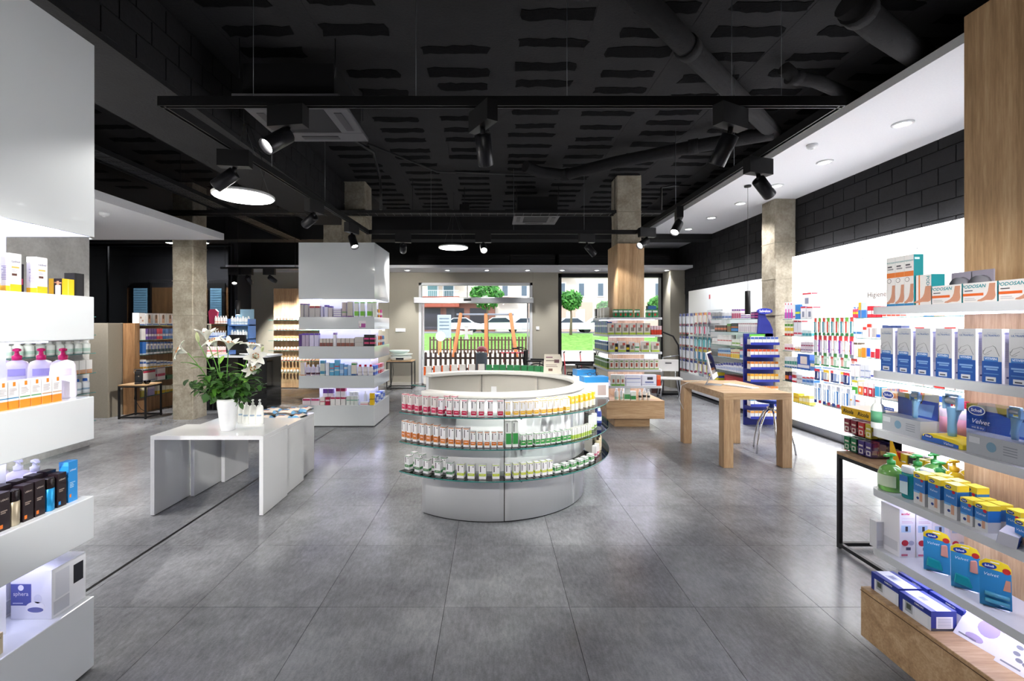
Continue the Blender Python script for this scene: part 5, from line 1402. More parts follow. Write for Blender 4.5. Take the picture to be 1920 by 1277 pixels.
# ================================================================== oak wall shelving (faces +X)
OX = -6.77
KIND = 'baby_care'
OW = 'oak wall shelf'
OF = 'from the partition'
PH = ('#eef0f4', [(0, .12, '#2a5fb0')], [(.35, .2, .75, .85, '#c8a08a'), (.45, .55, .65, .9, '#3a2a26')])
stock([(260, 272, 587, 'c', ('#f0eeee', [(0, .1, '#2a5fb0')], [(.2, .55, .45, .7, '#b08a7a'), (.5, .3, .75, .45, '#b08a7a')]), 'white and blue box with small photos')] + rep(273, 325, 4, 588, 'c', PH, 'blue and white box with a portrait', .06), OW + ' top', 'boxes on the oak wall shelving', OF, X=OX, z=1.69, face=1, d=.12)
stock([(265, 273, 616, 'c', ('#f0eeee', []), 'plain white carton')] + rep(273, 294, 4, 616, 'c', ('#5a3f9a', [(.3, .5, '#e8e4f4')]), 'violet carton', .06) + rep(294, 305, 2, 616, 'c', ('#d0385a', [(.3, .5, '#f4e4e8')]), 'red carton', .06) + rep(305, 326, 4, 616, 'c', ('#2a6fc0', [(.3, .5, '#e4ecf4')]), 'blue carton', .06), OW + ' second level', 'cartons on the oak wall shelving', OF, X=OX, z=1.406, face=1, d=.12)
stock([(267, 274, 641, 'c', ('#2a6fc0', [(0, .1, '#e4ecf4')]), 'plain blue carton')] + rep(274.5, 326, 8, 641, 'c', ('#eef2f6', [(.85, 1, '#2a5fb0'), (.15, .4, '#3a5a6a')], [(.3, .4, .7, .7, '#2a5fb0')]), 'white carton with a blue top', .25), OW + ' third level', 'cartons on the oak wall shelving', OF, X=OX, z=1.118, face=1, d=.1)
stock(rep(268, 326, 9, 676, 'c', ('#f0eef0', [(.1, .3, '#d8a83a'), (.6, .8, '#3a6ab8')]), 'small yellow and blue banded carton', .15, 2), OW + ' fourth level', 'cartons on the oak wall shelving', OF, X=OX, z=.827, face=1, d=.08)
stock([(264, 292, 695, 'c', ('#eae6e4', [(.82, 1, '#b82a4a'), (.1, .2, '#9aa0b8')]), 'wide white carton with a red top'), (295, 310, 688, 'c', ('#f0e8f0', [(.3, .5, '#c83a6a'), (.9, 1, '#d8a0c0')]), 'tall white and pink carton'), (313, 326, 703, 'c', ('#1f6a4a', [(.7, .9, '#2a8a5a')]), 'dark green carton')], OW + ' fifth level', 'cartons on the oak wall shelving', OF, X=OX, z=.576, face=1, d=.12)
stock([(265, 276, 720, 'c', ('#c8b85a', [(.5, .9, '#e8dcc0')]), 'yellow pouch'), (278, 290, 717, 'c', ('#a8a0d0', [(.5, .9, '#e0d8e8')]), 'lilac pouch')] + rep(295, 326, 4, 723, 'c', ('#f0ecdc', [(0, .4, '#e8c83a')]), 'white and yellow carton', .1), OW + ' lowest level', 'packs on the oak wall shelving', OF, X=OX, z=.30, face=1, d=.1)

# ================================================================== far oak panel tubs
tub = bottle([(.028, 0, 0), (.031, .01, 0), (.031, .055, 0), (.028, .065, 1), (.028, .085, 1), (.024, .09, 1)], ['#f0e8e0', '#d88a3a'], 12)
tub2 = bottle([(.028, 0, 0), (.031, .01, 2), (.031, .028, 0), (.031, .06, 0), (.026, .068, 1), (.026, .09, 1), (.02, .095, 1)], ['#f4eee6', '#eeeae6', '#c8523a'], 12)
for k, z in enumerate(FPZ):
    n = (8, 13, 8, 8, 13, 8)[k]
    for i in range(n):
        x = wx(516.5 + i * 6.05, 11.88)
        if k == 1 and i >= 9: continue
        place('tub', tub if k in (2, 5) else tub2, (x, 11.88, z), 0, f'{ORD[i]} small white tub from the service counter, {ORD[k]} glass shelf of the oak panel', 'tub', 'small tubs on the oak panel shelves')
for i, px in enumerate((582, 591)):
    place('carton', carton(.11, .1, .12 + .06 * (1 - i), '#c8d83a', [(.1, .3, .9, .7, '#e8a82a')]), (wx(px, 11.88), 11.9, FPZ[1]), 0, ('lime carton beside the tubs on the oak panel', 'second lime carton beside the tubs on the oak panel')[i], 'box')

# ================================================================== service counter displays
KIND = 'skincare'
sd = thing('counter_display', 'light blue counter display with white bottles on the service counter', 'display stand', (wx(447, 9.0), 9.0, 1.1))
MB().box(-.22, -.19, 0, .25, 0, .72).build('side_post', mat('#5a86c8', .4), sd); MB().box(.19, .22, 0, .25, 0, .72).build('side_post', mat('#5a86c8', .4), sd)
for z in (.3, .58): MB().box(-.22, .22, 0, .25, z, z + .025).build('shelf', mat('#6a96d4', .4), sd)
MB().box(-.19, .19, .22, .24, .3, .92).build('back_board', mat('#9ac0d8', .4), sd)
for lvl, z in enumerate((.3255, .6055)):
    for i in range(7):
        place('bottle', prod_mesh('b', .055, .055, .17 - .02 * (i % 2), ('#f2f4f6', [(.2, .5, '#b8d0e0')], '#f6f6f6')), (wx(447, 9.0) - .165 + i * .055, 9.07, 1.1 + z), 0, f'{ORD[i]} white bottle from the column, {("lower", "upper")[lvl]} shelf of the light blue display', 'bottle', 'white bottles in the light blue display')
pd = thing('counter_display', 'pink counter display with small bottles beside the concrete column', 'display stand', (wx(407, 9.0), 9.0, 1.1))
MB().box(-.26, .2, 0, .22, .0, .03).build('base', mat('#e8d8c8', .4), pd)
for z in (.3, .6): MB().box(-.26, .2, 0, .22, z, z + .02).build('shelf', M_ACRYL, pd)
for x in (-.26, .185): MB().box(x, x + .015, 0, .22, .03, .6).build('side_panel', M_ACRYL, pd)
MB().slabxz([(-.24, 0), (-.1, 0), (-.07, .25), (-.12, .3), (-.22, .3), (-.26, .25)], .1, .14).build('header_board', mat('#a83a5a', .4), pd, (.02, 0, .62))
for lvl, z in enumerate((.031, .321, .621)):
    for i in range(8 if lvl < 2 else 5):
        x = wx(407, 9.0) - .22 + (i + (3 if lvl == 2 else 0)) * .052
        place('bottle', prod_mesh('b', .045, .045, .16, (('#f0e0e0', '#c8d4e8', '#f4ece8')[lvl], [(.2, .45, ('#d8607a', '#4a7ad0', '#e8b8a8')[lvl])], ('#2a2a30', '#f2f2f4', '#f4f0ee')[lvl])), (x, 9.06, 1.1 + z), 0, f'{ORD[i]} small bottle from the column, {("bottom", "middle", "top")[lvl]} level of the pink display', 'bottle', 'small bottles in the pink display')
mo = thing('monitor', 'black monitor seen from behind on the service counter', 'monitor', (wx(445, 8.85), 8.85, 1.1), R(160))
MB().box(-.22, .22, -.02, .02, .1, .4).build('housing', M_BLK, mo, bevel=.006); MB().box(-.1, .1, -.08, .08, 0, .012).build('stand_foot', M_BLK, mo); MB().box(-.03, .03, -.02, .01, .012, .12).build('stand_neck', M_BLK, mo)
for i, (px, c) in enumerate(((405, '#e87a3a'), (418, '#3a8ad0'), (470, '#e8e8ec'), (488, '#2a4a9a'))):
    place('leaflet', carton(.15, .1, .006, c, [], [], [(.1, .1, .9, .5, '#f0f0f0')]), (wx(px, 8.8), 8.82, 1.1), .3 * i, f'{("orange", "blue", "white", "navy")[i]} leaflet lying on the service counter top', 'leaflet')

# ================================================================== backlit wall shelving stock
RX = 4.87
KIND = 'dental'
BW, BF = 'backlit wall', 'from the column'
TB = ('#eef2f6', [(.1, .45, '#2a4fb0')], [(.3, .05, .7, .6, '#3a7ae0'), (.2, .85, .5, .95, '#d83a4a')])
TB2 = ('#f0eef4', [(.06, .4, '#8a3ab0')], [(.3, .05, .7, .6, '#e85ab8'), (.2, .85, .5, .95, '#d83a4a')])
GY = ('#eceef4', [(.88, 1, '#d83a4a')], [(.3, .15, .7, .6, '#8a90a8')])
stock(rep(1471, 1487, 3, 567, 'c', TB2, 'carton with a pink brush', .05) + [(1487, 1491, 569, 'c', ('#f2f2f4', [(.1, .2, '#c83a6a')]), 'slim white carton'), (1491, 1500, 571, 'c', ('#3a86d0', [(.35, .5, '#c8d83a')]), 'blue carton with a lime band'), (1501, 1511, 575, 'c', GY, 'white carton with a grey flosser'), (1512, 1524, 575, 'c', GY, 'white carton with a grey flosser')], BW + ' bay one top shelf', 'cartons on the backlit wall', BF, X=RX, z=1.79, d=.12)
place('carton', prod_mesh('c', .2, .1, .2, GY), (4.94, 6.95, 1.79 + .205), -pi / 2, 'white carton with a red edge stacked on the top shelf of the backlit wall', 'box')
stock(rep(1471, 1487, 3, 600, 'c', ('#f0ecd8', [(0, .14, '#d83a2a'), (.3, .5, '#e8c83a'), (.6, .75, '#5a9a3a')]), 'yellow and red carton', .06) + rep(1488, 1503, 2, 601, 'c', ('#dfe2ea', [(.12, .22, '#c83a5a'), (.9, 1, '#c83a4a')]), 'grey carton with a red edge', .06) + rep(1504, 1522, 3, 619, 'c', ('#cfe4e8', [(.1, .5, '#3aa0b0')]), 'low teal carton', .06), BW + ' bay one second shelf', 'cartons on the backlit wall', BF, X=RX, z=1.52, d=.1)
stock(rep(1471, 1488, 3, 645, 'c', ('#f4e8ea', [(.2, .5, '#d0384a')]), 'low red and white carton', .06) + rep(1490, 1500, 2, 650, 'c', ('#f0ece4', [(.2, .6, '#e0a84a')]), 'low cream carton', .06) + rep(1501, 1525, 5, 641, 'c', ('#dcd4de', [(.2, .3, '#8a7aa0'), (.6, .7, '#a84a6a')]), 'grey mauve carton', .06), BW + ' bay one third shelf', 'cartons on the backlit wall', BF, X=RX, z=1.27, d=.1)
stock(rep(1471, 1494, 5, 669, 'c', ('#e8eef0', [(.3, .6, '#4a9a8a'), (.0, .12, '#3a6ab0')]), 'white and green slim carton', .06) + [(1495, 1518, 664, 'c', ('#2a62c0', [(.1, .3, '#e8ecf4')], [(.25, .35, .8, .85, '#f0e8e0')]), 'large blue carton with a white panel'), (1519, 1528, 676, 'c', ('#5a8ad0', [(.4, .7, '#f0e8c8')]), 'small blue and cream carton')], BW + ' bay one fourth shelf', 'cartons on the backlit wall', BF, X=RX, z=1.0, d=.1)
stock([(1472, 1478, 697, 'c', ('#2a2430', [(.2, .6, '#e87a2a')]), 'black and orange carton'), (1479, 1484, 697, 'c', ('#2a2430', [(.2, .6, '#8a4ab0')]), 'black and violet carton'), (1485, 1493, 697, 'c', ('#eef0f4', [(0, .15, '#d8283a'), (.4, .7, '#b82a3a')]), 'white carton with a red lens')] + rep(1494, 1504, 2, 703, 'c', ('#e0e4ec', [(.4, .6, '#a8b0c0')]), 'pale grey carton', .06) + rep(1504, 1526, 3, 707, 'c', ('#b8d0ea', [(.3, .6, '#3a7ac8'), (.8, 1, '#d84a4a')]), 'light blue and red carton', .06), BW + ' bay one fifth shelf', 'cartons on the backlit wall', BF, X=RX, z=.775, d=.1)
stock([(1487, 1497, 737, 'c', ('#f0d03a', [(.4, .6, '#d8a82a')]), 'yellow carton')] + rep(1498, 1518, 3, 742, 'c', ('#f2dc5a', [(.3, .7, '#f0e8c0')]), 'low yellow and cream carton', .05), BW + ' bay one lowest shelf', 'cartons on the backlit wall', BF, X=RX, z=.46, d=.1)
# hanging packs in the second bay
def hang(rowsz, y0, y1, n, h, X, cols, desc, where, group, w=None, face=-1, depth=.02, frm='from the column', z=0, bands=None):
    for i in range(n):
        y = y0 + (y1 - y0) * i / (n - 1)
        c = cols[i % len(cols)]
        ww = w or abs(y1 - y0) / n * 1.3
        me = prod_mesh('h', ww, depth, h, (c[0], [(.74, 1, c[1]), (0, .16, c[2])], c[3]))
        o = place('blister_pack', me, (X + (i % 2) * .03, y, z), face * pi / 2, f'{ORD[i]} {desc} {frm}, {where}', 'blister pack', group)
        hk = link('hook', HOOK, o, (0, .0, -.012))
    return
HOOK = MB().tube([(0, .10, .012), (0, -.02, .012), (0, -.026, .018)], .0025, 5).mesh('hook', M_CHROME)
C1 = [('#b0cdc6', '#d84a3a', '#3a9a5a', '#2a8a9a'), ('#d6d6aa', '#3a6ad0', '#c8d03a', '#e8b82a'), ('#b4d2b0', '#6ab03a', '#3a8a4a', '#d8402a'), ('#b0bedc', '#2a4fa0', '#3a6ad0', '#e0703a')]
C2 = [('#d4d4dc', '#d83a4a', '#4a9a4a', '#c8ccd4'), ('#a8aede', '#e0506a', '#d8b8b8', '#3a4ab8'), ('#cbb6d6', '#d0383a', '#8a9aa8', '#8a3aa0'), ('#e0c290', '#e8b02a', '#2a2a30', '#d8701a')]
C3 = [('#d8eadf', '#c0d8c8', '#3a9a5a', '#a8c8b4'), ('#f0d8d4', '#c83a3a', '#3a9a4a', '#d8a8a0')]
C4 = [('#3a62b0', '#d83a4a', '#26407a', '#2a3a70'), ('#b8c8e0', '#f0f0f2', '#5a7ab0', '#8aa0c8'), ('#e8d8b8', '#e8c03a', '#b83a3a', '#b0b8c8')]
C5 = [('#6a9ad0', '#e8eef4', '#2a4a9a', '#dfe8f2'), ('#9fb8d8', '#c84a4a', '#3a6ab8', '#a8bcd8'), ('#b4c2d6', '#b0b8c8', '#c83a4a', '#3a7ac0'), ('#f0c83a', '#3a5ab0', '#d88a2a', '#f0e4b0')]
HG = 'hanging packs on the backlit wall'
hang(0, 6.73, 6.05, 17, .26, 4.87, C1, 'slim hanging brush pack', 'top row of the backlit wall', HG, z=1.80)
hang(0, 6.73, 6.05, 15, .30, 4.87, C2, 'hanging brush pack', 'second row of the backlit wall', HG, z=1.54)
hang(0, 6.70, 6.05, 8, .15, 4.87, C3, 'short hanging pack', 'third row of the backlit wall', HG, z=1.24)
hang(0, 6.70, 6.05, 8, .17, 4.87, C4, 'short dark hanging pack', 'fourth row of the backlit wall', HG, z=1.04)
hang(0, 6.73, 6.02, 17, .29, 4.87, C5, 'hanging blue and white pack', 'lowest row of the backlit wall', HG, z=.82)
# third and later bays
stock(rep(1596, 1609, 2, 575, 'b', ('#e84a6a', [(.4, .7, '#f0c83a')], '#3a6ad0'), 'pink mouthwash bottle', .05) + [(1609, 1614, 567, 'c', ('#e8b83a', [(0, .5, '#3a7ac8')]), 'slim yellow and blue carton'), (1614.5, 1625, 567, 'c', ('#c8d8e8', [(0, .5, '#3a7ac8')]), 'tall pale blue carton')] + rep(1626, 1652, 3, 574, 'c', ('#c82a3a', [(.3, .6, '#f4e8ea')]), 'red carton with a white band', .05) + rep(1654, 1688, 4, 576, 'c', ('#f0eef0', [(.1, .6, '#d84a3a')], [(.3, .3, .7, .7, '#4a6ad0')]), 'white carton with a red tongue', .05), BW + ' bay three top shelf', 'products on the backlit wall', BF, X=RX, z=1.79, d=.1)
stock(rep(1595, 1616, 2, 621, 'c', ('#d8e4f0', [(.6, .9, '#3a7ab8')]), 'flat pale blue carton', .05) + [(1617, 1625, 608, 'c', ('#f0ecec', [(.6, .8, '#d83a3a')]), 'white carton with red print'), (1625.5, 1634, 607, 'c', ('#f0eaea', [(.75, 1, '#e0301f')], [(.4, .1, .6, .7, '#8a2a3a')]), 'white carton with a red flag'), (1635, 1642, 607, 'c', ('#e8e6e6', [(.1, .7, '#a8a4a4')]), 'grey panel carton'), (1643, 1651, 608, 'c', ('#eef0f6', [(.1, .3, '#3a62d0')]), 'white carton with blue seals')] + rep(1654, 1690, 4, 610, 'c', ('#3a4a7a', [(.5, .8, '#d8d8e8')]), 'navy mixed carton', .05), BW + ' bay three second shelf', 'products on the backlit wall', BF, X=RX, z=1.52, d=.1)
stock([(1592, 1599, 642, 'c', ('#b8922a', [(.8, 1, '#f0ece4')]), 'gold carton'), (1600, 1608, 642, 'c', ('#e4e0da', [(.85, 1, '#5a4a3a')]), 'ivory carton'), (1609, 1614, 650, 'c', ('#c8a84a', [(.8, 1, '#f0ece4')]), 'short gold carton'), (1615, 1624, 646, 'c', ('#f4ece4', [(.0, .75, '#f08a1f')]), 'orange carton'), (1625, 1632, 648, 'c', ('#f0f0f4', [(.1, .8, '#2a5fd0')]), 'blue panel carton'), (1632.5, 1640, 652, 'c', ('#f4ecec', [(.05, .6, '#c82a3a')]), 'short red panel carton'), (1641, 1650, 648, 'c', ('#f4ecec', [(.0, .75, '#c0203a')]), 'red panel carton')] + rep(1653, 1690, 4, 650, 'c', ('#f0eef0', [(.2, .6, '#8ab0d8')]), 'white and sky carton', .05), BW + ' bay three third shelf', 'products on the backlit wall', BF, X=RX, z=1.27, d=.1)
stock(rep(1594, 1612, 2, 682, 'c', ('#e4e2e6', [(0, 1, '#e4e2e6'), (.88, .94, '#3a4a9a')]), 'tall pale carton', .05) + rep(1613, 1630, 2, 684, 'c', ('#cfd4de', [(.05, .1, '#3a5ab0'), (.5, .6, '#8a9ac0')]), 'tall blue grey carton', .05) + rep(1632, 1690, 6, 696, 'c', ('#e8ecf6', [(.3, .5, '#3a4ab0')]), 'low white and blue carton', .05), BW + ' bay three fourth shelf', 'products on the backlit wall', BF, X=RX, z=1.0, d=.1)
stock([(1597, 1608, 713, 'c', ('#e8f0e4', [(0, .5, '#4ab03a'), (.85, 1, '#d8c82a')]), 'green swirl carton'), (1609, 1618, 716, 'c', ('#f4ece4', [(0, .65, '#f07a2a')], [(.2, .2, .6, .5, '#f8e8dc')]), 'orange swirl carton'), (1619, 1627, 717, 'c', ('#f4e8ea', [(0, .65, '#d0283a')], [(.2, .2, .6, .5, '#f8e0e2')]), 'red swirl carton'), (1628, 1637, 719, 'c', ('#f4e8ea', [(0, .65, '#c01f34')], [(.2, .2, .6, .5, '#f8e0e2')]), 'dark red swirl carton'), (1640, 1649, 720, 'c', ('#e8f0f4', [(.1, .8, '#3a9ac8')]), 'aqua carton')] + rep(1653, 1690, 4, 728, 'c', ('#f2ece4', [(.2, .6, '#e0904a')]), 'low peach carton', .05), BW + ' bay three fifth shelf', 'products on the backlit wall', BF, X=RX, z=.775, d=.1)
stock([(1593, 1600, 748, 'c', ('#f0ecee', [(.02, .35, '#c8284f'), (.9, 1, '#e8a82a')]), 'white and pink carton'), (1602, 1611, 750, 'c', ('#f0ecee', [(.02, .35, '#c8284f'), (.9, 1, '#c83a3a')]), 'white and crimson carton'), (1612, 1621, 752, 'c', ('#eeeef2', [(.5, .6, '#a8a8c0')]), 'white printed carton'), (1622, 1631, 752, 'c', ('#eaf0ec', [(.3, .5, '#3a9a7a'), (.1, .25, '#f0c82a')]), 'white carton with a yellow dot')], BW + ' bay three lowest shelf', 'products on the backlit wall', BF, X=RX, z=.46, d=.1)
for bay, ya, yb in (('four', 4.50, 5.18), ('five', 3.78, 4.42)):
    for k, (z, hh) in enumerate(zip(SHZ[:5], (.13, .15, .16, .13, .14))):
        for i in range(6):
            c = ('#f0eef0', '#d83a3a', '#3a6ad0', '#f0e8e4', '#e8802a', '#e8ecf2')[(i * 2 + k) % 6]
            place('carton', prod_mesh('c', .1, .09, hh, (c, [(.3, .55, ('#e04a3a', '#f4f0f0', '#f0e8c8', '#4a6ad0', '#f6f0e0', '#c8506a')[(i * 2 + k) % 6])])), (4.93, yb - .06 - i * .115, z), -pi / 2, f'{ORD[i]} carton {BF}, {ORD[k]} shelf of backlit bay {bay}', 'box', 'cartons in the bays behind the near oak unit')

# ================================================================== second wall unit
WX2 = 4.765
KIND = 'first_aid'
CB = [('#f0f0f4', '#2a3a9a', '#b83a4a', '#d8dce6')]
SG = 'blue topped packs by the back corner'
for k, z in enumerate((1.98, 1.72, 1.42, 1.14, .86)):
    hang(0, 11.36, 10.62, 8, .30 if k in (0, 3, 4) else .25, 4.79, CB, 'blue topped hanging pack', f'{ORD[k]} row of the white wall unit', SG, w=.10, depth=.03, frm='from the back corner', z=z)
CM = [[('#f0d8a8', '#e8a03a', '#c84a6a', '#f0e8e0'), ('#e8d0d8', '#c86a8a', '#8a6a9a', '#f0e0e4')], [('#c8ccd4', '#8a8a94', '#a8a8b0', '#d83a6a'), ('#b8c0cc', '#6a7080', '#8a94a4', '#d8dce4')], [('#3aa0b0', '#2a7a8a', '#d83a3a', '#5ac0c8')], [('#d8dce0', '#e8d03a', '#3a9aa8', '#3a8ab8')], [('#e8d84a', '#2a4fa0', '#c84a8a', '#f0f0e4'), ('#f0e8c8', '#d8b02a', '#3a5ab0', '#e8d8f0')]]
for k, z in enumerate((1.98, 1.72, 1.42, 1.14, .86)):
    hang(0, 10.5, 9.92, 6, .27, 4.79, CM[k], 'coloured hanging pack', f'{ORD[k]} row of the white wall unit', 'coloured packs by the back corner', w=.11, depth=.03, frm='from the back corner', z=z)
UW, UF = 'white wall unit', 'from the hanging packs'
stock(rep(1335, 1371, 6, 586, 'c', ('#eef0f6', [(.2, .5, '#5a7ac0')]), 'white and blue carton', .05) + rep(1372, 1389, 4, 580, 'c', ('#f0e8ee', [(.1, .6, '#b83a6a'), (.85, 1, '#7a3a9a')]), 'tall white and magenta carton', .05) + rep(1389, 1407, 3, 588, 'c', ('#f0eef2', [(.2, .35, '#8a4ab0'), (.55, .7, '#8a4ab0')]), 'white carton with violet stripes', .05) + [(1408, 1415, 585, 'c', ('#5a2a6a', [(.2, .35, '#c85a9a'), (.6, .75, '#c85a9a')]), 'purple dotted carton')], UW + ' top shelf', 'cartons on the white wall unit', UF, X=WX2, z=1.81, d=.1)
stock(rep(1340, 1362, 4, 610, 'c', ('#4a2c22', [(.3, .6, '#d8703a')]), 'brown and orange carton', .05) + [(1363, 1370, 607, 'c', ('#7a5a2a', [(.7, 1, '#4a8a2a')]), 'brown carton with a green top')] + rep(1371, 1383, 4, 606, 'c', ('#1a1a20', [(.1, .4, '#2a8ad8'), (.5, .6, '#e8803a')]), 'black carton with blue panel', .05) + rep(1384, 1415, 8, 605, 'c', ('#eeecee', [(.1, .6, '#d8d0d8'), (.85, .92, '#a83a5a')]), 'white upright carton', .1), UW + ' second shelf', 'cartons on the white wall unit', UF, X=WX2, z=1.56, d=.1)
stock(rep(1335, 1344, 2, 634, 'c', ('#f2f0ee', [(.3, .5, '#d8d4d0')]), 'short plain white box', .05) + rep(1345, 1371, 5, 628, 'c', ('#f4f2f0', [(.4, .5, '#d86a6a')]), 'white box with a red dot', .04) + rep(1372, 1386, 2, 636, 'c', ('#eaf0e4', [(.3, .5, '#8ab84a')]), 'white and green box', .05) + [(1388, 1393, 632, 'c', ('#f0eef2', [(.1, .2, '#a83a6a')]), 'slim white box')] + rep(1397, 1405, 3, 628, 'c', ('#3a8ad0', [(.3, .4, '#e8a03a')]), 'tall blue box', .05) + rep(1405.5, 1415, 2, 628, 'c', ('#d8903a', [(.2, .5, '#3a7ab8')]), 'tall orange and blue box', .05), UW + ' third shelf', 'boxes on the white wall unit', UF, X=WX2, z=1.287, d=.1)
stock(rep(1346, 1369, 7, 653, 'c', ('#b8cfe4', [(.1, .4, '#e89a3a'), (.6, .8, '#3a7ac0')]), 'pale blue and orange box', .05) + rep(1370, 1386, 4, 655, 'c', ('#f4e8c8', [(.1, .5, '#f0c81a'), (.6, .7, '#d84a3a')]), 'yellow and cream box', .05) + rep(1387, 1396, 2, 656, 'c', ('#dce8f2', [(.2, .5, '#3a8ac8'), (.9, 1, '#d83a4a')]), 'blue box with red edge', .05) + rep(1397, 1415, 3, 659, 'c', ('#e8e8ee', [(.0, .2, '#2a3a8a')], [(.4, .3, .7, .6, '#6a5a50')]), 'white box with a navy foot', .05), UW + ' fourth shelf', 'boxes on the white wall unit', UF, X=WX2, z=1.033, d=.1)
stock(rep(1341, 1415, 15, 681, 'c', ('#eceef6', [(.72, 1, '#3a3f9a'), (.2, .5, '#b8c4e4')]), 'white box with an indigo top', .08, 2), UW + ' fifth shelf', 'boxes on the white wall unit', UF, X=WX2, z=.768, d=.1)
place('carton', carton(.9, .2, .16, '#a8222c', [(.05, .2, .5, .7, '#c03a3a')], [(.1, .2, .6, .6, '#d8c8c0')]), (4.88, 8.75, .521), -pi / 2, 'long dark red box on the base of the white wall unit', 'box')
for i in range(4):
    place('carton', prod_mesh('c', .18, .14, .16, (('#e8d83a', '#3a5ab0', '#f0f0f4', '#b8c8d8')[i], [(.3, .6, ('#3a5ab0', '#f0d83a', '#c8ccd8', '#f0f0f4')[i])])), (4.88, 9.6 + i * .24, .521), -pi / 2, f'{("yellow", "blue", "white", "pale blue")[i]} pack on the base of the white wall unit', 'box', 'packs on the white wall unit base')

# navy floor stand
SD = 7.47
ns = thing('floor_stand', 'navy cardboard floor stand with an oval header and small cartons', 'display stand', (4.53, SD, 0))
MB().box(-.25, .25, .13, .16, 0, 1.55).build('back_board', mat('#1f2a8a', .5), ns)
pol = [(-.02, 1.5), (.245, 1.5), (.24, 1.62), (.19, 1.74), (.13, 1.82), (.11, 1.9), (.01, 1.9), (-.0, 1.8)]
MB().slabxz(pol, .13, .16).build('bottle_cutout', mat('#1f2a8a', .5), ns)
hd = MB().slabxz([(.13 * cos(a * pi / 14), .05 * sin(a * pi / 14)) for a in range(28)], 0, .02).build('header_oval', mat('#2434a8', .4), ns, (.09, .105, 1.93))
link('lettering', text_mesh('Salvelox', .058, '#f4f4fa', bold=.001), hd, (0, -.001, 0), (R(90), 0, 0))
for k in range(7):
    z = .14 + k * .205
    MB().box(-.24, .24, -.05, .13, z - .008, z).build('shelf', mat('#18216e', .5), ns)
    MB().box(-.24, .24, -.052, -.05, z - .008, z + .035).build('shelf_lip', mat('#2434a8', .5), ns)
    cl = (('#f0f0f2', '#e8a03a'), ('#f0f0f2', '#3a8ab8'), ('#f0e8dc', '#e8802a'), ('#f2dca8', '#f0a81f'), ('#f0eae0', '#d8802a'), ('#f0ece8', '#e05a2a'), ('#eef2ee', '#3a5ab0'))[k]
    for i in range(7):
        place('carton', prod_mesh('c', .06, .1, .125, (cl[0], [(.7, 1, cl[1])])), (4.53 - .2 + i * .067, SD + .02, z), 0, f'{ORD[i]} small carton from the table side, {ORD[k]} shelf up of the navy stand', 'box', 'small cartons on the navy floor stand')
for i in range(3):
    place('carton', prod_mesh('h', .14, .02, .16, ('#eaf4e6', [(.7, 1, '#5ab03a'), (.1, .3, '#8ad05a')], '#f4f6f2')), (4.42 + i * .07, SD + .09 + i * .012, 1.375 + .165), 0, f'{ORD[i]} green and white card pack on top of the navy stand', 'blister pack', 'green packs on the navy stand')
# ================================================================== near oak gondola stock (fronts face the aisle, -X)
KIND = 'foot_care'
NX = 1.91
Q = -pi / 2
z1, z2, z3, z4, z5, z6 = 1.78, 1.468, 1.18, .885, .594, .3725
def foot_patch(w, h, s=1.0):
    """a bare foot and ankle drawn as a flat printed picture"""
    p = [(-.46, .02), (-.40, .10), (-.30, .12), (-.12, .22), (.02, .36), (.10, .55), (.16, .98), (.46, .98), (.44, .6), (.47, .3), (.42, .12), (.3, .05), (.0, .06), (-.25, .0)]
    return MB().slabxz([(x * w, z * h) for x, z in p], -.0003, 0).mesh('picture', mat('#c08a72', .5))
def ell(rx, rz_, col, n=20):
    return MB().slabxz([(rx * cos(2 * pi * a / n), rz_ * sin(2 * pi * a / n)) for a in range(n)], -.0003, 0).mesh('emblem', mat(col, .4))
# tall teal and white foot spray cartons
tall = carton(.046, .045, .235, '#dcdadb', [(0, .58, 1, .68, '#d8783a'), (0, 0, 1, .05, '#2a7ab0'), (.15, .74, .8, .77, '#8a8a90'), (.15, .79, .65, .82, '#4a4a52')], [(0, 0, 1, 1, '#1f7f8a'), (.1, .9, .6, .94, '#bfe0e4')])
kid = [('lettering', text_mesh('PODOSAN', .0092, '#1f7f8a', shear=.2, bold=.0002), (0, -.0232, .208), (R(90), 0, 0)), ('picture', foot_patch(.05, .09), (.0, -.0230, .012), (0, 0, 0)), ('emblem', ell(.011, .011, '#4a4a52'), (-.008, -.0230, .122), (0, 0, 0)), ('emblem', ell(.009, .009, '#dcdadb'), (-.008, -.0234, .122), (0, 0, 0))]
for i, y in enumerate((2.15, 2.1035, 2.057)):
    place('carton', tall, (NX + .03, y, z1), Q, f'{ORD[i]} tall teal and white foot carton, counted from the far end of the top shelf', 'box', 'tall foot care cartons on the near oak unit', kid)
up = carton(.07, .06, .135, '#dcdadb', [(.18, 0, .27, 1, '#d8783a')], [(0, 0, 1, 1, '#1f7f8a')])
place('carton', up, (NX + .04, 1.99, z1), Q, 'teal carton stood on end beside the tall foot cartons', 'box', None, [('lettering', text_mesh('PODOSAN', .02, '#1f7f8a', bold=.0003), (.02, -.0307, .08), (R(90), R(90), 0)), ('picture', foot_patch(.09, .075), (-.005, -.0305, .01), (0, 0, 0))])
wide = carton(.122, .05, .079, '#dcdadb', [(0, .34, .62, .47, '#d8642a'), (.05, .58, .3, .63, '#4a4a52'), (.05, .12, .4, .15, '#a8a8ae'), (.05, .2, .36, .23, '#a8a8ae')], [(0, 0, 1, 1, '#1f7f8a')])
kid = [('lettering', text_mesh('PODOSAN', .0185, '#1f8a96', shear=.2, bold=.0004), (-.022, -.0256, .064), (R(90), 0, 0)), ('picture', foot_patch(.07, .07), (.024, -.0254, .004), (0, 0, 0))]
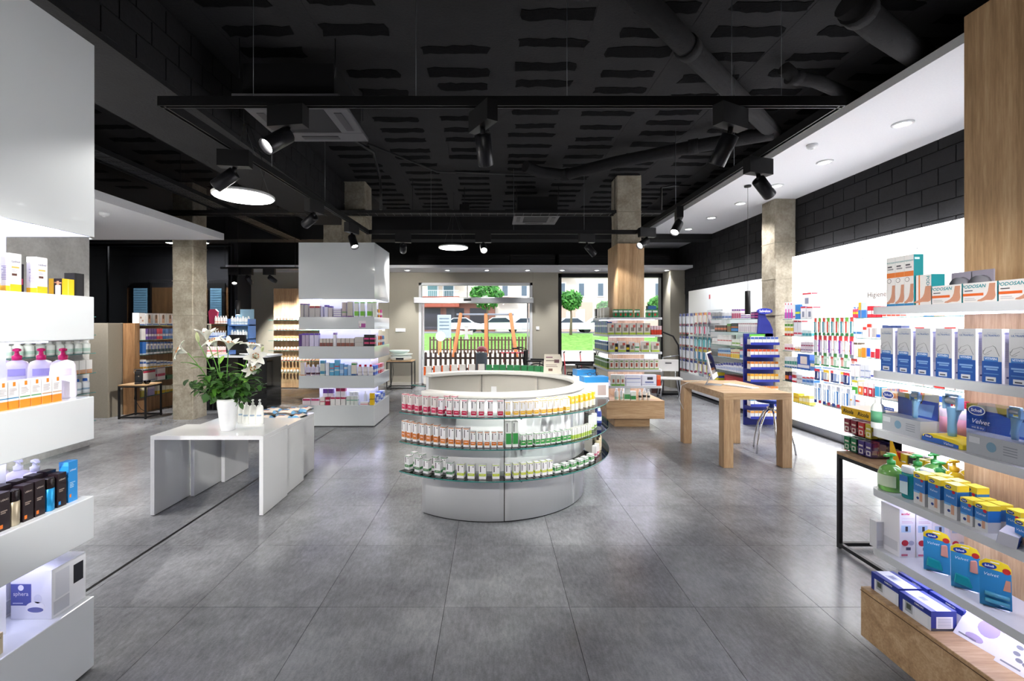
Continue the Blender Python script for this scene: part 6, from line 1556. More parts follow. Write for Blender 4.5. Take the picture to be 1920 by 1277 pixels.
for i, y in enumerate((1.885, 1.757, 1.629)):
    place('carton', wide, (NX + .03, y, z1), Q, f'{ORD[i]} wide teal and white foot carton, counted from the tall ones', 'box', 'wide foot care cartons on the near oak unit', kid)
for i, y in enumerate((1.93, 1.85)):
    t = thing('blister_dome', ('grey round blister pack behind the wide foot cartons', 'second grey round blister pack behind the wide foot cartons')[i], 'blister pack', (NX + .12, y, z1), Q, 'round blister packs on the near oak unit')
    MB().box(-.045, .045, -.003, .003, 0, .14).build('card', mat('#8a8494', .5), t, bevel=.01)
    m = MB().lathe([(.038, 0), (.036, .02), (.0, .03)], 18); m.xf(Matrix.Translation((0, -.003, .08)) @ Matrix.Rotation(pi / 2, 4, 'X')); m.build('blister', mat('#6a6a72', .15), t)
# massage gel cartons
gel = carton(.068, .045, .208, '#b9bbc0', [(0, 0, 1, .40, '#1f4f9a'), (.1, .40, .82, .48, '#3a72b8'), (.1, .28, .85, .31, '#7fa4d4'), (.22, .24, .8, .265, '#7fa4d4'), (.1, .16, .85, .175, '#5a84c0'), (.2, .025, .72, .11, '#c8ccd4'), (.28, .045, .62, .07, '#3a3a44')], [(0, 0, 1, 1, '#e4e4f4'), (.15, .9, .85, .93, '#a8b0d8')] + [(.2, .3 + k * .022, .2 + .62 * random.uniform(.6, 1), .31 + k * .022, '#b4b6d4') for k in range(24)] + [(.3, .1, .7, .13, '#3a4a8a')])
sk = MB()
for path in ([(-.028, .12), (-.022, .133), (-.008, .138), (.004, .143), (.012, .138), (.02, .118), (.026, .104)], [(-.026, .108), (-.012, .118), (.0, .126)], [(-.03, .125), (-.03, .112), (-.02, .106), (-.008, .112)]):
    sk.tube([(x, -.0229, z) for x, z in path], .0006, 4)
kid = [('lettering', text_mesh('ULTRAFRIO', .0105, '#3a5a94', bold=.0002), (0, -.0229, .182), (R(90), 0, 0)), ('lettering', text_mesh('VITIVEN', .0115, '#e4ecf4', bold=.0002), (-.003, -.0233, .0925), (R(90), 0, 0)),
       ('lettering', text_mesh('gel de masaje', .006, '#7a86a4'), (0, -.0229, .192), (R(90), 0, 0)), ('line_drawing', sk.mesh('line_drawing', mat('#6a6a70', .5)), (0, 0, 0), (0, 0, 0))]
for i in range(7):
    place('carton', gel, (NX + .033, 2.176 - i * .0915, z2), Q, f'{ORD[i]} grey and blue massage gel carton, counted from the far end of the shelf', 'box', 'massage gel cartons on the near oak unit', kid)
# electric foot file boxes, transparent with printed back card
def file_box(y, label):
    t = thing('foot_file_box', label, 'box', (NX + .005, y, z3), Q, 'electric foot file boxes on the near oak unit')
    w, d, h = .2, .085, .197
    MB().box(-w / 2, w / 2, 0, d, 0, h * .40).build('grey_base', mat('#a9adb6', .4), t)
    bk = MB().box(-w / 2, w / 2, d - .003, d, h * .40, h, 0)
    bk.quad((-w / 2, d - .0036, h * .40), (w / 2, d - .0036, h * .40), (w / 2, d - .0036, h * .82), (-w / 2, d - .0036, h * .82), 1)
    bk.quad((-w * .1, d - .0042, h * .45), (w * .35, d - .0042, h * .45), (w * .42, d - .0042, h * .75), (-w * .05, d - .0042, h * .72), 2)
    bk.quad((-w * .3, d - .0036, h * .82), (w * .1, d - .0036, h * .70), (w * .2, d - .0036, h), (-w * .35, d - .0036, h), 3)
    bk.build('back_card', [mat('#e8e6c8', .4), mat('#2a62c8', .4), mat('#8ab8ec', .4), mat('#d8c85a', .4)], t)
    MB().box(-w / 2, w / 2, 0, d, h * .40, h).build('clear_cover', M_ACRYL, t)
    fz = -.0005
    link('emblem', ell(.031, .019, '#f2f4f8'), t, (-.062, fz, h * .88)); link('emblem', ell(.028, .016, '#1f3f9a'), t, (-.062, fz - .0004, h * .88))
    link('lettering', text_mesh('Scholl', .017, '#f2f4f8', bold=.0003), t, (-.062, fz - .0008, h * .88), (R(90), 0, 0))
    link('lettering', text_mesh('Velvet', .026, '#e8ecf8', shear=.3), t, (-.05, fz, h * .66), (R(90), 0, 0))
    m = MB().box(-.085, -.03, -.0006, 0, h * .50, h * .58).build('name_band', mat('#2a4fa8', .4), t)
    link('lettering', text_mesh('wet & dry', .011, '#f2f4fa'), m, (-.0575, -.001, h * .54), (R(90), 0, 0))
    link('picture', ell(.017, .019, '#6f93ac'), t, (-.01, fz, h * .21))
    for k in range(4): MB().box(.03, .075, -.0006, 0, h * .12 + k * .01, h * .12 + k * .01 + .003).build('printed_line', mat('#7d828c', .5), t)
    MB().box(-.09, -.05, -.0006, 0, h * .22, h * .34).build('price_label', mat('#cfd2d8', .5), t)
    foot_file(t, (.035, d * .45, h * .42), .62)
    return t
def foot_file(t, loc, s):
    body = MB(); prof = [(0, .0, .016, .014), (.0, .02, .018, .016), (.0, .06, .017, .015), (.005, .10, .022, .018), (.01, .125, .030, .022), (.012, .135, .034, .022)]
    n = 14; b0 = 0
    for (yy, z, rx, ry) in prof:
        for i in range(n): body.v.append((rx * s * cos(2 * pi * i / n), yy * s + ry * s * sin(2 * pi * i / n), z * s))
    for k in range(len(prof) - 1):
        for i in range(n): body.face((k * n + i, k * n + (i + 1) % n, (k + 1) * n + (i + 1) % n, (k + 1) * n + i), 0, True)
    body.face(tuple(range(n - 1, -1, -1))); body.face(tuple((len(prof) - 1) * n + i for i in range(n)))
    o = body.build('file_handle', mat('#7fb2dc', .3), t, loc)
    for sx in (-1, 1): MB().box(sx * .030 * s - .006 * s, sx * .030 * s + .006 * s, -.012 * s, .02 * s, .125 * s, .185 * s).build('fork', mat('#8fbce2', .3), o, bevel=.003)
    rl = MB().lathe([(.014 * s, 0), (.016 * s, .004 * s), (.016 * s, .046 * s), (.014 * s, .05 * s)], 16); rl.xf(Matrix.Translation((-.025 * s, .004 * s, .165 * s)) @ Matrix.Rotation(pi / 2, 4, 'Y'))
    rl.build('roller', mat('#c9d0d8', .3, .4), o)
    MB().box(-.032 * s, .032 * s, -.004 * s, .014 * s, .185 * s, .198 * s).build('head_bridge', mat('#a9cdea', .25), o, bevel=.003)
    return o
file_box(2.10, 'large clear box with a blue foot file, beside the white bottle')
file_box(1.705, 'large clear box with a blue foot file, cut off at the picture edge')
dm = thing('foot_file_stand', 'blue electric foot file standing on its yellow display base', 'display stand', (NX + .05, 1.905, z3), Q)
MB().slabxz([(-.085, 0), (.085, 0), (.085, .022), (.05, .038), (-.05, .038), (-.085, .028)], -.045, .05).build('yellow_base', mat('#f2d82a', .35), dm, bevel=.004)
MB().slabxz([(-.085, .002), (.07, .002), (.07, .016), (0, .024), (-.085, .02)], -.047, -.0455).build('blue_front', mat('#2a62b8', .4), dm)
link('emblem', ell(.02, .009, '#1f3f9a'), dm, (-.055, -.0475, .024)); link('lettering', text_mesh('Scholl', .011, '#f2f4f8', bold=.0003), dm, (-.055, -.048, .024), (R(90), 0, 0))
link('lettering', text_mesh('Velvet', .016, '#f2f4f8', shear=.3), dm, (.03, -.048, .011), (R(90), 0, 0))
foot_file(dm, (.0, 0, .036), .92)
t = thing('lotion_bottle', 'white lotion bottle with a green label at the far end of the shelf', 'bottle', (1.918, 2.222, z3))
MB().lathe([(.026, 0), (.028, .004), (.028, .095), (.022, .115), (.012, .125)], 18).build('body', mat('#eef2f2', .3), t)
MB().lathe([(.0285, .03), (.0285, .085)], 18).build('label', mat('#5aa07a', .5), t); MB().lathe([(.0135, .122), (.0145, .124), (.0145, .145), (.013, .147)], 14).build('cap', mat('#f4f6f6', .3), t)
for i, (x, y) in enumerate(((2.06, 2.02), (2.06, 1.95), (2.05, 1.88))):
    t = thing('antiseptic_bottle', f'{ORD[i]} clear bottle with a red cap behind the foot file', 'bottle', (x, y, z3), 0, 'red capped bottles on the near oak unit')
    MB().lathe([(.03, 0), (.032, .004), (.032, .12), (.026, .14), (.013, .148)], 16).build('body', mat('#f2e4ec', .2), t); MB().lathe([(.016, .148), (.017, .15), (.017, .175), (.015, .178)], 14).build('cap', mat('#c8283f', .35), t); MB().lathe([(.0325, .03), (.0325, .1)], 16).build('label', mat('#e8a8b8', .5), t)
# hand soap bottles
M_SOAPG = mat('#7fbf62', .1, trans=.35, coat=.5, name='green_soap'); M_SOAPY = mat('#f2cc2a', .1, trans=.3, coat=.5, name='yellow_soap')
def soap(x, y, green, label):
    t = thing('soap_bottle', label, 'bottle', (x, y, z4), Q + .3, 'pump soap bottles on the near oak unit')
    pc = '#3a9a4a' if green else '#e8b82a'
    MB().lathe([(.044, 0), (.05, .006), (.051, .05), (.05, .085), (.043, .105), (.028, .12), (.014, .127)], 22).build('body', M_SOAPG if green else M_SOAPY, t)
    p = MB().lathe([(.016, .127), (.017, .129), (.017, .145), (.007, .148), (.006, .165), (.012, .167), (.02, .172), (.018, .178), (.004, .18)], 16); p.box(-.006, .006, -.045, 0, .167, .176)
    p.build('pump', mat(pc, .3), t)
    m = MB(); k = 10
    for i in range(k):
        a0, a1 = -.9 + 1.8 * i / k, -.9 + 1.8 * (i + 1) / k; q = .0515
        m.quad((q * sin(a0), -q * cos(a0), .025), (q * sin(a1), -q * cos(a1), .025), (q * sin(a1), -q * cos(a1), .08), (q * sin(a0), -q * cos(a0), .08), 0)
    m.build('label', mat('#dcecd0' if green else '#f4ecc8', .5), t)
soap(NX + .04, 2.185, True, 'green pump soap bottle at the end of the shelf')
soap(NX + .15, 2.165, True, 'green pump soap bottle behind the first one')
soap(NX + .26, 2.19, True, 'green pump soap bottle furthest from the aisle')
soap(NX + .15, 2.055, True, 'green pump soap bottle behind the small blue boxes')
soap(NX + .33, 2.09, False, 'yellow pump soap bottle beside the oak post')
soap(NX + .24, 2.08, False, 'yellow pump soap bottle between the green ones and the oak post')
for i, y in enumerate((2.085, 2.045)):
    t = thing('gel_bottle', ('teal gel bottle with a white cap beside the green soap', 'second teal gel bottle with a white cap behind the first')[i], 'bottle', (NX + .03 + .05 * i, y, z4), Q, 'teal gel bottles on the near oak unit')
    MB().lathe([(.024, 0), (.027, .006), (.027, .11), (.025, .118)], 18, sy=.75).build('body', mat('#1fa0a8', .1, trans=.3, coat=.4), t)
    MB().lathe([(.026, .1185), (.027, .121), (.027, .142), (.024, .148)], 18, sy=.75).build('cap', mat('#e4ecf4', .3), t)
    m = MB().slabxz([(-.02, .02), (.02, .02), (.02, .105), (-.02, .105)], -.0215, -.021); m.slabxz([(-.02, .075), (.02, .08), (.02, .105), (-.02, .105)], -.0222, -.0216, 1); m.build('label', [mat('#cfe4ec', .5), mat('#2a6ab8', .5)], t)
def velvet(w, h):
    return carton(w, .05, h, '#d5d6da', [(0, .40, 1, .84, '#2f78c4'), (0, .82, 1, 1, '#f0d83a'), (.0, .36, .6, .42, '#6aa8e0'), (.55, .12, .8, .4, '#c89a84')], [(0, .40, 1, .84, '#2f78c4'), (0, .82, 1, 1, '#f0d83a')], [(0, 0, 1, 1, '#f2e04a')])
def vkids(w, h):
    return [('emblem', ell(.012, .007, '#1f3f8a'), (-.008, -.0258, h * .9), (0, 0, 0)), ('lettering', text_mesh('Scholl', .006, '#f2f4f8', bold=.0002), (-.008, -.0263, h * .9), (R(90), 0, 0)), ('emblem', ell(.0065, .0065, '#c8283a'), (.013, -.0258, h * .78), (0, 0, 0)),
            ('lettering', text_mesh('Velvet', .0135, '#e4ecf8', shear=.3), (-.002, -.0258, h * .62), (R(90), 0, 0)), ('emblem', ell(.006, .006, '#1f3f8a'), (-.006, -.0258, h * .2), (0, 0, 0))]
for i, y in enumerate((2.005, 1.938, 1.868)):
    place('carton', velvet(.052, .142), (NX + .03, y, z4), Q, f'{ORD[i]} tall yellow topped foot cream carton, counted from the teal bottle', 'box', 'foot cream cartons on the near oak unit', vkids(.052, .142))
for i, y in enumerate((1.985, 1.915, 1.845)):
    place('carton', velvet(.052, .142), (NX + .088, y, z4), Q, f'{ORD[i]} tall foot cream carton in the second row', 'box', 'foot cream cartons on the near oak unit', vkids(.052, .142))
for i, (y, x) in enumerate(((1.805, .03), (1.75, .03), (1.69, .085), (1.76, .09), (1.815, .088))):
    place('carton', velvet(.046, .105), (NX + x, y, z4), Q, f'{ORD[i]} short yellow topped foot cream carton beyond the tall ones', 'box', 'foot cream cartons on the near oak unit', vkids(.046, .105))
for i, (y, x) in enumerate(((1.62, .035), (1.572, .035), (1.525, .035), (1.60, .09), (1.55, .09))):
    place('carton', velvet(.044, .095), (NX + x, y, z4), Q, f'{ORD[i]} small foot cream carton near the picture edge', 'box', 'foot cream cartons on the near oak unit', vkids(.044, .095))
o = place('carton', carton(.05, .045, .1, '#d4d6e4', [(.1, .1, .7, .4, '#9a9ec8')], [(0, .6, 1, 1, '#2f62c0')]), (NX + .05, 1.675, z4 + .023), 0, 'foot cream carton fallen on its side among the others', 'box'); o.rotation_euler = (R(90), R(8), R(-60))
t = thing('foot_care_display', 'yellow and blue display base at the picture edge of the shelf', 'display stand', (NX + .03, 1.50, z4), Q)
MB().slabxz([(-.09, 0), (.06, 0), (.06, .03), (0, .05), (-.05, .045), (-.09, .02)], -.02, .06).build('base', mat('#f2d82a', .35), t, bevel=.004); MB().slabxz([(-.088, .002), (.058, .002), (.058, .02), (-.088, .016)], -.0225, -.0205).build('blue_front', mat('#2a62b8', .4), t)
link('emblem', ell(.022, .011, '#1f3f9a'), t, (-.03, -.0225, .032)); link('lettering', text_mesh('Scholl', .013, '#f2f4f8', bold=.0003), t, (-.03, -.023, .032), (R(90), 0, 0))
# medicine cartons, fronts to the camera
aco = carton(.074, .1, .228, '#f0eff6', [(.18, .8, .9, .805, '#d8b8cc'), (.14, .74, .78, .75, '#dcb8cc'), (.14, .71, .86, .72, '#dcb8cc'), (.1, .52, .7, .66, '#b8d4f0'), (.36, .54, .52, .64, '#3a3a4a'), (.4, .15, .7, .21, '#5a5a78'), (.1, .03, .5, .07, '#e07a9a')], [(.1, .1, .9, .3, '#d8d8e0')])
kid = [('lettering', text_mesh('acofar', .017, '#d8386a', bold=.0003), (-.008, -.0507, .205), (R(90), 0, 0)), ('emblem', ell(.016, .014, '#c8283f'), (-.012, -.0507, .068), (0, 0, 0)), ('emblem', ell(.013, .011, '#b8bcd4'), (.018, -.0505, .068), (0, 0, 0))]
for i in range(4):
    place('carton', aco, (1.96 + i * .0765, 2.16 - i * .003, z5), 0, f'{ORD[i]} white boxed bandage with a red dot, counted from the shelf end', 'box', 'white cartons on the near oak unit', kid)
place('carton', carton(.075, .1, .13, '#ecebf4', [(.1, .1, .8, .5, '#d4d4e4')]), (2.27, 2.165, z5), 0, 'short pale carton beside the oak post on the near oak unit', 'box')
place('carton', carton(.035, .04, .13, '#dcdce2', [(.1, .1, .9, .3, '#c4c4cc')]), (1.905, 2.215, z5), 0, 'short grey carton at the very end of the white boxes', 'box')
# foot care blister cards
def card(x, y, rz, label, dark=False):
    t = thing('blister_card', label, 'blister pack', (x, y, z5), rz, 'foot care blister cards on the near oak unit')
    w, h = .085, .178; lean = Matrix.Rotation(R(-7), 4, 'X')
    poly = [(-w / 2, 0), (w / 2, 0), (w / 2, h * .86), (w * .4, h * .95), (w * .1, h), (-w * .3, h * .99), (-w / 2, h * .9)]
    MB().slabxz(poly, 0, .002).xf(lean).build('card', mat('#2f86c0' if dark else '#3a96cc', .4), t)
    MB().slabxz([(-w / 2, h * .80), (w / 2, h * .76), (w / 2, h * .86), (w * .4, h * .95), (w * .1, h), (-w * .3, h * .99), (-w / 2, h * .9)], -.0006, 0).xf(lean).build('yellow_top', mat('#f0d42a', .4), t)
    MB().slabxz([(-.012, h * .93), (.012, h * .925), (.012, h * .945), (-.012, h * .95)], -.0012, -.0007).xf(lean).build('hang_slot', mat('#eceef2', .5), t)
    e = Matrix.Translation((-.018, -.001, h * .86))
    m = MB(); m.slabxz([(.02 * cos(a * pi / 10) - .015, .011 * sin(a * pi / 10) + h * .85) for a in range(20)], -.0013, -.0008); m.xf(lean).build('emblem', mat('#1f3f9a', .4), t)
    link('lettering', text_mesh('Scholl', .0105, '#f2f4f8', bold=.0003), t, (-.015, -.0015 + h * .85 * sin(R(7)) * 0 - .0, h * .85), (R(90) - R(7), 0, 0)).location = lean @ Vector((-.015, -.0018, h * .85))
    link('lettering', text_mesh('Velvet', .016, '#e4f0f8', shear=.3), t, (0, 0, 0), (R(90) - R(7), 0, 0)).location = lean @ Vector((-.012, -.0014, h * .67))
    m = MB(); m.slabxz([(.011 * cos(a * pi / 8) + .03, .011 * sin(a * pi / 8) + h * .8) for a in range(16)], -.0013, -.0008); m.xf(lean).build('red_seal', mat('#c0302a', .4), t)
    if not dark:
        m = MB().slabxz([(-.035, .02), (.02, .01), (.01, .05), (-.03, .06)], -.014, -.001); m.xf(lean).build('blister', mat('#1f9aa8', .15), t, bevel=.005)
        m = MB().slabxz([(.012, .075), (.036, .072), (.034, .12), (.03, .125), (.014, .12)], -.008, -.001); m.xf(lean).build('roller_picture', mat('#d89a8a', .3), t, bevel=.003)
    else:
        for q in (.02, .045):
            m = MB().tube([(-.03, -.01, q + .005), (.034, -.01, q)], .008, 10); m.xf(lean).build('roller_refill', mat('#5ab8dc', .15, trans=.3), t)
        m = MB().slabxz([(.02, .07), (.04, .07), (.04, .11), (.028, .11)], -.0014, -.0009); m.xf(lean).build('foot_picture', mat('#c89078', .4), t)
    MB().box(-w * .4, w * .4, -.012, .03, 0, .004).build('foot_block', M_ACRYL, t)
card(1.975, 1.985, R(-40), 'blue and yellow foot care card nearest the white boxes')
card(1.965, 1.855, R(-40), 'middle blue and yellow foot care card with a teal blister')
card(1.955, 1.735, R(-40), 'blue foot care card with two roller refills', True)
t = thing('blister_card', 'yellow foot care card end at the picture edge', 'blister pack', (2.02, 1.53, z5), R(-40)); MB().box(-.04, .04, 0, .003, 0, .16).build('card', mat('#f0d42a', .4), t); MB().box(-.04, .04, -.01, .03, 0, .004).build('foot_block', M_ACRYL, t)
# blood pressure monitor boxes on the drawer
def monitor_box(x, y, z, rz, label, kids=True):
    me = carton(.15, .11, .085, '#27388f', [(.12, 0, 1, .7, '#dfe2ec'), (.5, .1, .9, .6, '#e8eaf2')], [(0, 0, 1, .14, '#4a4e58'), (.2, .12, .85, .72, '#f2f2f4')] + [(.26, .2 + k * .08, .78, .225 + k * .08, '#9a9eb0') for k in range(6)], [(0, .22, 1, .8, '#dfe2ec'), (.25, .3, .6, .7, '#b8bfd4'), (.3, .38, .5, .6, '#7a80a0')])
    kk = [('lettering', text_mesh('OMRON', .011, '#f2f4fa', bold=.0003), (.02, -.0558, .075), (R(90), 0, 0)), ('picture', MB().box(-.025, .01, -.0008, 0, -.02, .024).mesh('picture', mat('#a4a8b2', .4)), (-.02, -.0556, .036), (0, 0, 0)), ('picture', MB().box(-.018, .004, -.0012, -.0008, -.006, .018).mesh('picture', mat('#4a524a', .4)), (-.02, -.0557, .036), (0, 0, 0))] if kids else []
    return place('monitor_box', me, (x, y, z), rz, label, 'box', 'blood pressure monitor boxes', kk)
monitor_box(1.955, 2.165, z6, Q, 'dark blue and white monitor box at the corner of the drawer')
monitor_box(1.945, 2.00, z6, Q, 'white and blue monitor box in front, with a label sticker')
monitor_box(2.085, 2.16, z6, Q, 'blue monitor box behind the corner one')
monitor_box(2.085, 2.0, z6, Q, 'blue monitor box behind the front one')
def heatpad(x, y, rz, label, kidn):
    t = thing('massager_box', label, 'box', (x, y, z6), rz, 'massager boxes on the near oak unit')
    m = MB().box(-.085, .085, 0, .05, 0, .16); m.xf(Matrix.Rotation(R(-38), 4, 'X')); m.build('carton', mat('#e9e8f2', .4), t)
    lm = Matrix.Rotation(R(-38), 4, 'X')
    if kidn == 0:
        for (x0, z0, w_, h_) in ((-.03, .05, .07, .07), (.02, .1, .05, .04), (-.06, .11, .04, .035), (-.05, .01, .06, .03)):
            MB().slabxz([(x0 + w_ / 2 + w_ / 2 * cos(a * pi / 8), z0 + h_ / 2 + h_ / 2 * sin(a * pi / 8)) for a in range(16)], -.0006, 0).xf(lm).build('picture', mat('#b4a4cc', .5), t)
    else:
        for k in range(9):
            a = k * 2 * pi / 9
            MB().slabxz([(.032 * cos(a) + .011 * cos(q * pi / 5) - .01, .08 + .038 * sin(a) + .008 * sin(q * pi / 5)) for q in range(10)], -.0006, 0).xf(lm).build('picture', mat('#8a8c98', .5), t)
    MB().box(-.07, -.01, -.0006, 0, .012, .018).xf(lm).build('printed_line', mat('#8a8c98', .5), t)
heatpad(1.99, 1.835, Q + .15, 'white carton with lilac pictures leaning on the drawer', 0)
heatpad(1.985, 1.675, Q + .15, 'white carton with grey pad pictures leaning on the drawer', 1)
t = thing('wipes_pack', 'white soft pack with red print at the drawer front', 'pack', (1.965, 1.535, z6), Q)
m = MB().lathe([(.03, 0), (.062, .01), (.066, .05), (.06, .1), (.05, .125), (.03, .13)], 18, sy=.6); m.build('pouch', mat('#f2f0f4', .35), t)
MB().box(-.03, .03, -.041, -.039, .05, .08).build('label', mat('#c84a5a', .4), t); link('lettering', text_mesh('DERM', .02, '#3a4a9a', bold=.0005), t, (0, -.042, .03), (R(90), 0, 0))

# ================================================================== sweets display on the steel framed table
KIND = 'sweets'
rs = thing('acrylic_display', 'clear acrylic display with yellow banners full of small sweet boxes', 'display stand', (2.70, 3.32, .735), Q)
W_, H_, D_ = .27, .33, .22
for z in (0, .135): MB().box(-W_ / 2, W_ / 2, 0, D_, z, z + .005).build('shelf', M_ACRYL, rs)
for x in (-W_ / 2, -.002, W_ / 2 - .004): MB().box(x, x + .004, 0, D_, .005, H_).build('divider', M_ACRYL, rs)
MB().box(-W_ / 2, W_ / 2, D_ - .004, D_, .005, H_).build('back', M_ACRYL, rs)
MB().box(-W_ / 2, W_ / 2, 0, D_, H_, H_ + .004).build('lid', mat('#ecd9bc', .4), rs)
bn = MB().box(-W_ / 2, W_ / 2, -.003, 0, H_ - .06, H_ + .004).build('banner', mat('#f4c01c', .4), rs)
for x in (-.068, .068): link('lettering', text_mesh('Ricola', .04, '#1c1a14', shear=.25, bold=.001), bn, (x, -.0035, H_ - .028), (R(90), 0, 0))
for lvl in range(2):
    for c in range(4):
        for dpt in range(3):
            cc = (('#1f7a4a', '#1f7a4a', '#4a3a7a', '#4a3a7a'), ('#8a2a3a', '#8a2a3a', '#c83a3a', '#c8b83a'))[lvl][c]
            lx = -.1 + c * .0655; ly = .035 + dpt * .062
            wpx = (2.70 + ly, 3.32 - lx, .7405 + lvl * .135)
            place('carton', carton(.052, .045, .1, cc, [(.15, .08, .85, .42, '#ece8dc'), (.3, .15, .7, .35, cc), (.15, .6, .85, .72, '#e8e0d0')], [(.1, .2, .9, .5, '#d8d0c4')]), wpx, Q,
                  f'sweet box in column {("one", "two", "three", "four")[c]}, depth {("one", "two", "three")[dpt]}, {("lower", "upper")[lvl]} level of the acrylic display', 'box', 'sweet boxes in the acrylic display')
ye = thing('acrylic_display', 'yellow and clear sweets display behind the green soap bottles', 'display stand', (2.74, 2.93, .735), Q)
MB().slabxz([(-.15, 0), (.15, 0), (.15, .04), (-.08, .04), (-.15, .2)], 0, .004).build('side_board', mat('#f4c01c', .4), ye); MB().box(-.15, .15, .004, .2, 0, .006).build('tray', mat('#f4c01c', .4), ye)
for i in range(5):
    cc = ('#c8352a', '#d8c02a', '#2a2a2a', '#c8c83a', '#f0d02a')[i]
    for k in range(2):
        place('carton', carton(.045, .045, .085, cc, [(.15, .1, .85, .45, '#ece8dc')], [(.1, .2, .9, .5, '#d8d0c4')]), (2.74 + .04 + k * .06, 2.93 - (-.12 + i * .055), .7415), Q, f'{ORD[i]} sweet box in the {("front", "back")[k]} row of the yellow sweets display', 'box', 'sweet boxes in the yellow display')

# ================================================================== vase of lilies
TT = .71
vx, vy = wx(426, 4.17), 4.18
v = tag(MB().lathe([(.056, 0), (.062, .004), (.068, .06), (.078, .15), (.088, .23), (.091, .275), (.086, .298), (.083, .292), (.084, .26), (.06, .03), (.0, .02)], 32, cx=0, cy=0).build('vase', mat('#eceef0', .15, coat=.6), None, (vx, vy, TT)), 'white ceramic vase holding lilies on the tallest nesting table', 'vase')
M_PET = mat('#f4f4ea', .45, name='lily_petal'); M_PETB = mat('#d8e0a8', .5, name='lily_bud'); M_LEAF = mat('#4c7d2b', .45, name='lily_leaf'); M_LEAF2 = mat('#39602a', .5, name='dark_leaf'); M_LEAF3 = mat('#7fae3c', .45, name='young_leaf'); M_STEM = mat('#5d9636', .5, name='green_stem')
def petal_mesh(L, w, curl):
    m = MB(); n = 7; pts = []
    for i in range(n + 1):
        u = i / n; ww = w * (sin(pi * min(1, u * .92 + .04)) ** .8) * (.55 + .6 * u if u < .6 else 1.0 - .1 * (u - .6))
        out = L * (.18 * u + .5 * u * u); up = L * (.92 * u - curl * u ** 3)
        for s in (-1, 0, 1): m.v.append((out - (.0 if s == 0 else -.012 * L * 3 * (1 - u)), s * ww / 2, up + (0 if s == 0 else .01)))
    for i in range(n):
        for s in range(2): m.face((i * 3 + s, i * 3 + s + 1, i * 3 + s + 4, i * 3 + s + 3), 0, True)
    return m
PET = petal_mesh(.15, .066, .5).mesh('petal', M_PET); PETN = petal_mesh(.15, .058, .2).mesh('petal', M_PET)
def leaf_mesh(L, w, droop, mt):
    m = MB(); n = 6
    for i in range(n + 1):
        u = i / n; ww = w * sin(pi * (u * .94 + .05)) ** .7
        for s in (-1, 0, 1): m.v.append((L * u, s * ww / 2, -droop * L * u * u + (.006 if s else 0)))
    for i in range(n):
        for s in range(2): m.face((i * 3 + s, i * 3 + s + 1, i * 3 + s + 4, i * 3 + s + 3), 0, True)
    return m.mesh('leaf', mt)
LFS = [leaf_mesh(.17, .045, .5, M_LEAF), leaf_mesh(.15, .05, .9, M_LEAF), leaf_mesh(.16, .04, .3, M_LEAF3)]
RND = random.Random(11)
def px3(px, py, D): return Vector((wx(px, D) - vx, D - vy, wz(py, D) - TT))
def lily(i, head, tilt, openw, label, mid=None, buds=()):
    """head: pixel position of the flower base and depth"""
    t = thing('lily_stem', label, 'flower', (vx, vy, TT + .05), 0, 'white lilies in the vase')
    b = Vector((.03 * cos(i * 1.1), .03 * sin(i * 1.1), 0)); h = px3(*head) - Vector((0, 0, .05))
    c1 = b.lerp(h, .5) + Vector((0, 0, .06)); c1.x = b.x + (h.x - b.x) * .35
    path = [b.lerp(c1, u).lerp(c1.lerp(h, u), u) for u in [k / 8 for k in range(9)]]
    MB().tube([tuple(p) for p in path], [.0055 - .002 * k / 8 for k in range(9)], 7).build('stem', M_STEM, t)
    for k in range(3):
        p = path[4 + k]; o = link('leaf', LFS[RND.randrange(3)], t); o.location = p; o.rotation_euler = (0, RND.uniform(-.9, -.2), RND.uniform(0, 6.28))
    d = Vector(tilt).normalized()
    fl = bpy.data.objects.new('flower', None); COL.objects.link(fl); fl.parent = t; fl.location = h
    fl.rotation_euler = d.to_track_quat('Z', 'Y').to_euler()
    if openw == 0:
        MB().lathe([(.004, 0), (.014, .02), (.017, .05), (.012, .085), (.002, .105)], 12).build('bud', M_PETB, fl)
    else:
        for k in range(6):
            o = link('petal', PET if openw == 2 else PETN, fl); o.rotation_euler = (0, 0, k * pi / 3 + .2)
        for k in range(6):
            a = k * pi / 3 + .5
            MB().tube([(0, 0, .01), (.012 * cos(a), .012 * sin(a), .06), (.024 * cos(a), .024 * sin(a), .085)], .0014, 5).build('stamen', M_PETB, fl)
            MB().box(-.003, .003, -.008, .008, -.003, .003).build('anther', mat('#b5651f', .7), fl, (.024 * cos(a), .024 * sin(a), .087), a)
lily(0, (352, 662, 4.1), (-.7, -.5, .35), 2, 'open white lily bloom furthest from the counter side, facing sideways')
lily(1, (388, 640, 4.15), (.0, -.1, 1), 1, 'half open white lily standing highest in the vase')
lily(2, (372, 642, 4.25), (-.25, .1, 1), 0, 'closed green lily bud beside the highest bloom')
lily(3, (407, 652, 4.12), (-.25, -.4, .8), 2, 'open white lily bloom at the middle of the bouquet')
lily(4, (428, 658, 4.18), (.3, -.15, 1), 1, 'half open white lily just behind the middle bloom')
lily(5, (470, 660, 4.2), (.15, .0, 1), 2, 'open white lily bloom turned upward toward the counter')
lily(6, (477, 672, 4.12), (.5, -.7, .3), 2, 'open white lily bloom facing the viewer under the upturned one')
lily(7, (462, 682, 4.08), (.9, -.3, -.5), 2, 'drooping white lily bloom hanging toward the pump bottles')
lily(8, (485, 668, 4.28), (.3, .2, .8), 0, 'closed green lily bud beside the upturned bloom')
SPR = [leaf_mesh(.075, .046, .3, M_LEAF2), leaf_mesh(.085, .052, .5, M_LEAF2), leaf_mesh(.065, .044, .2, M_LEAF)]
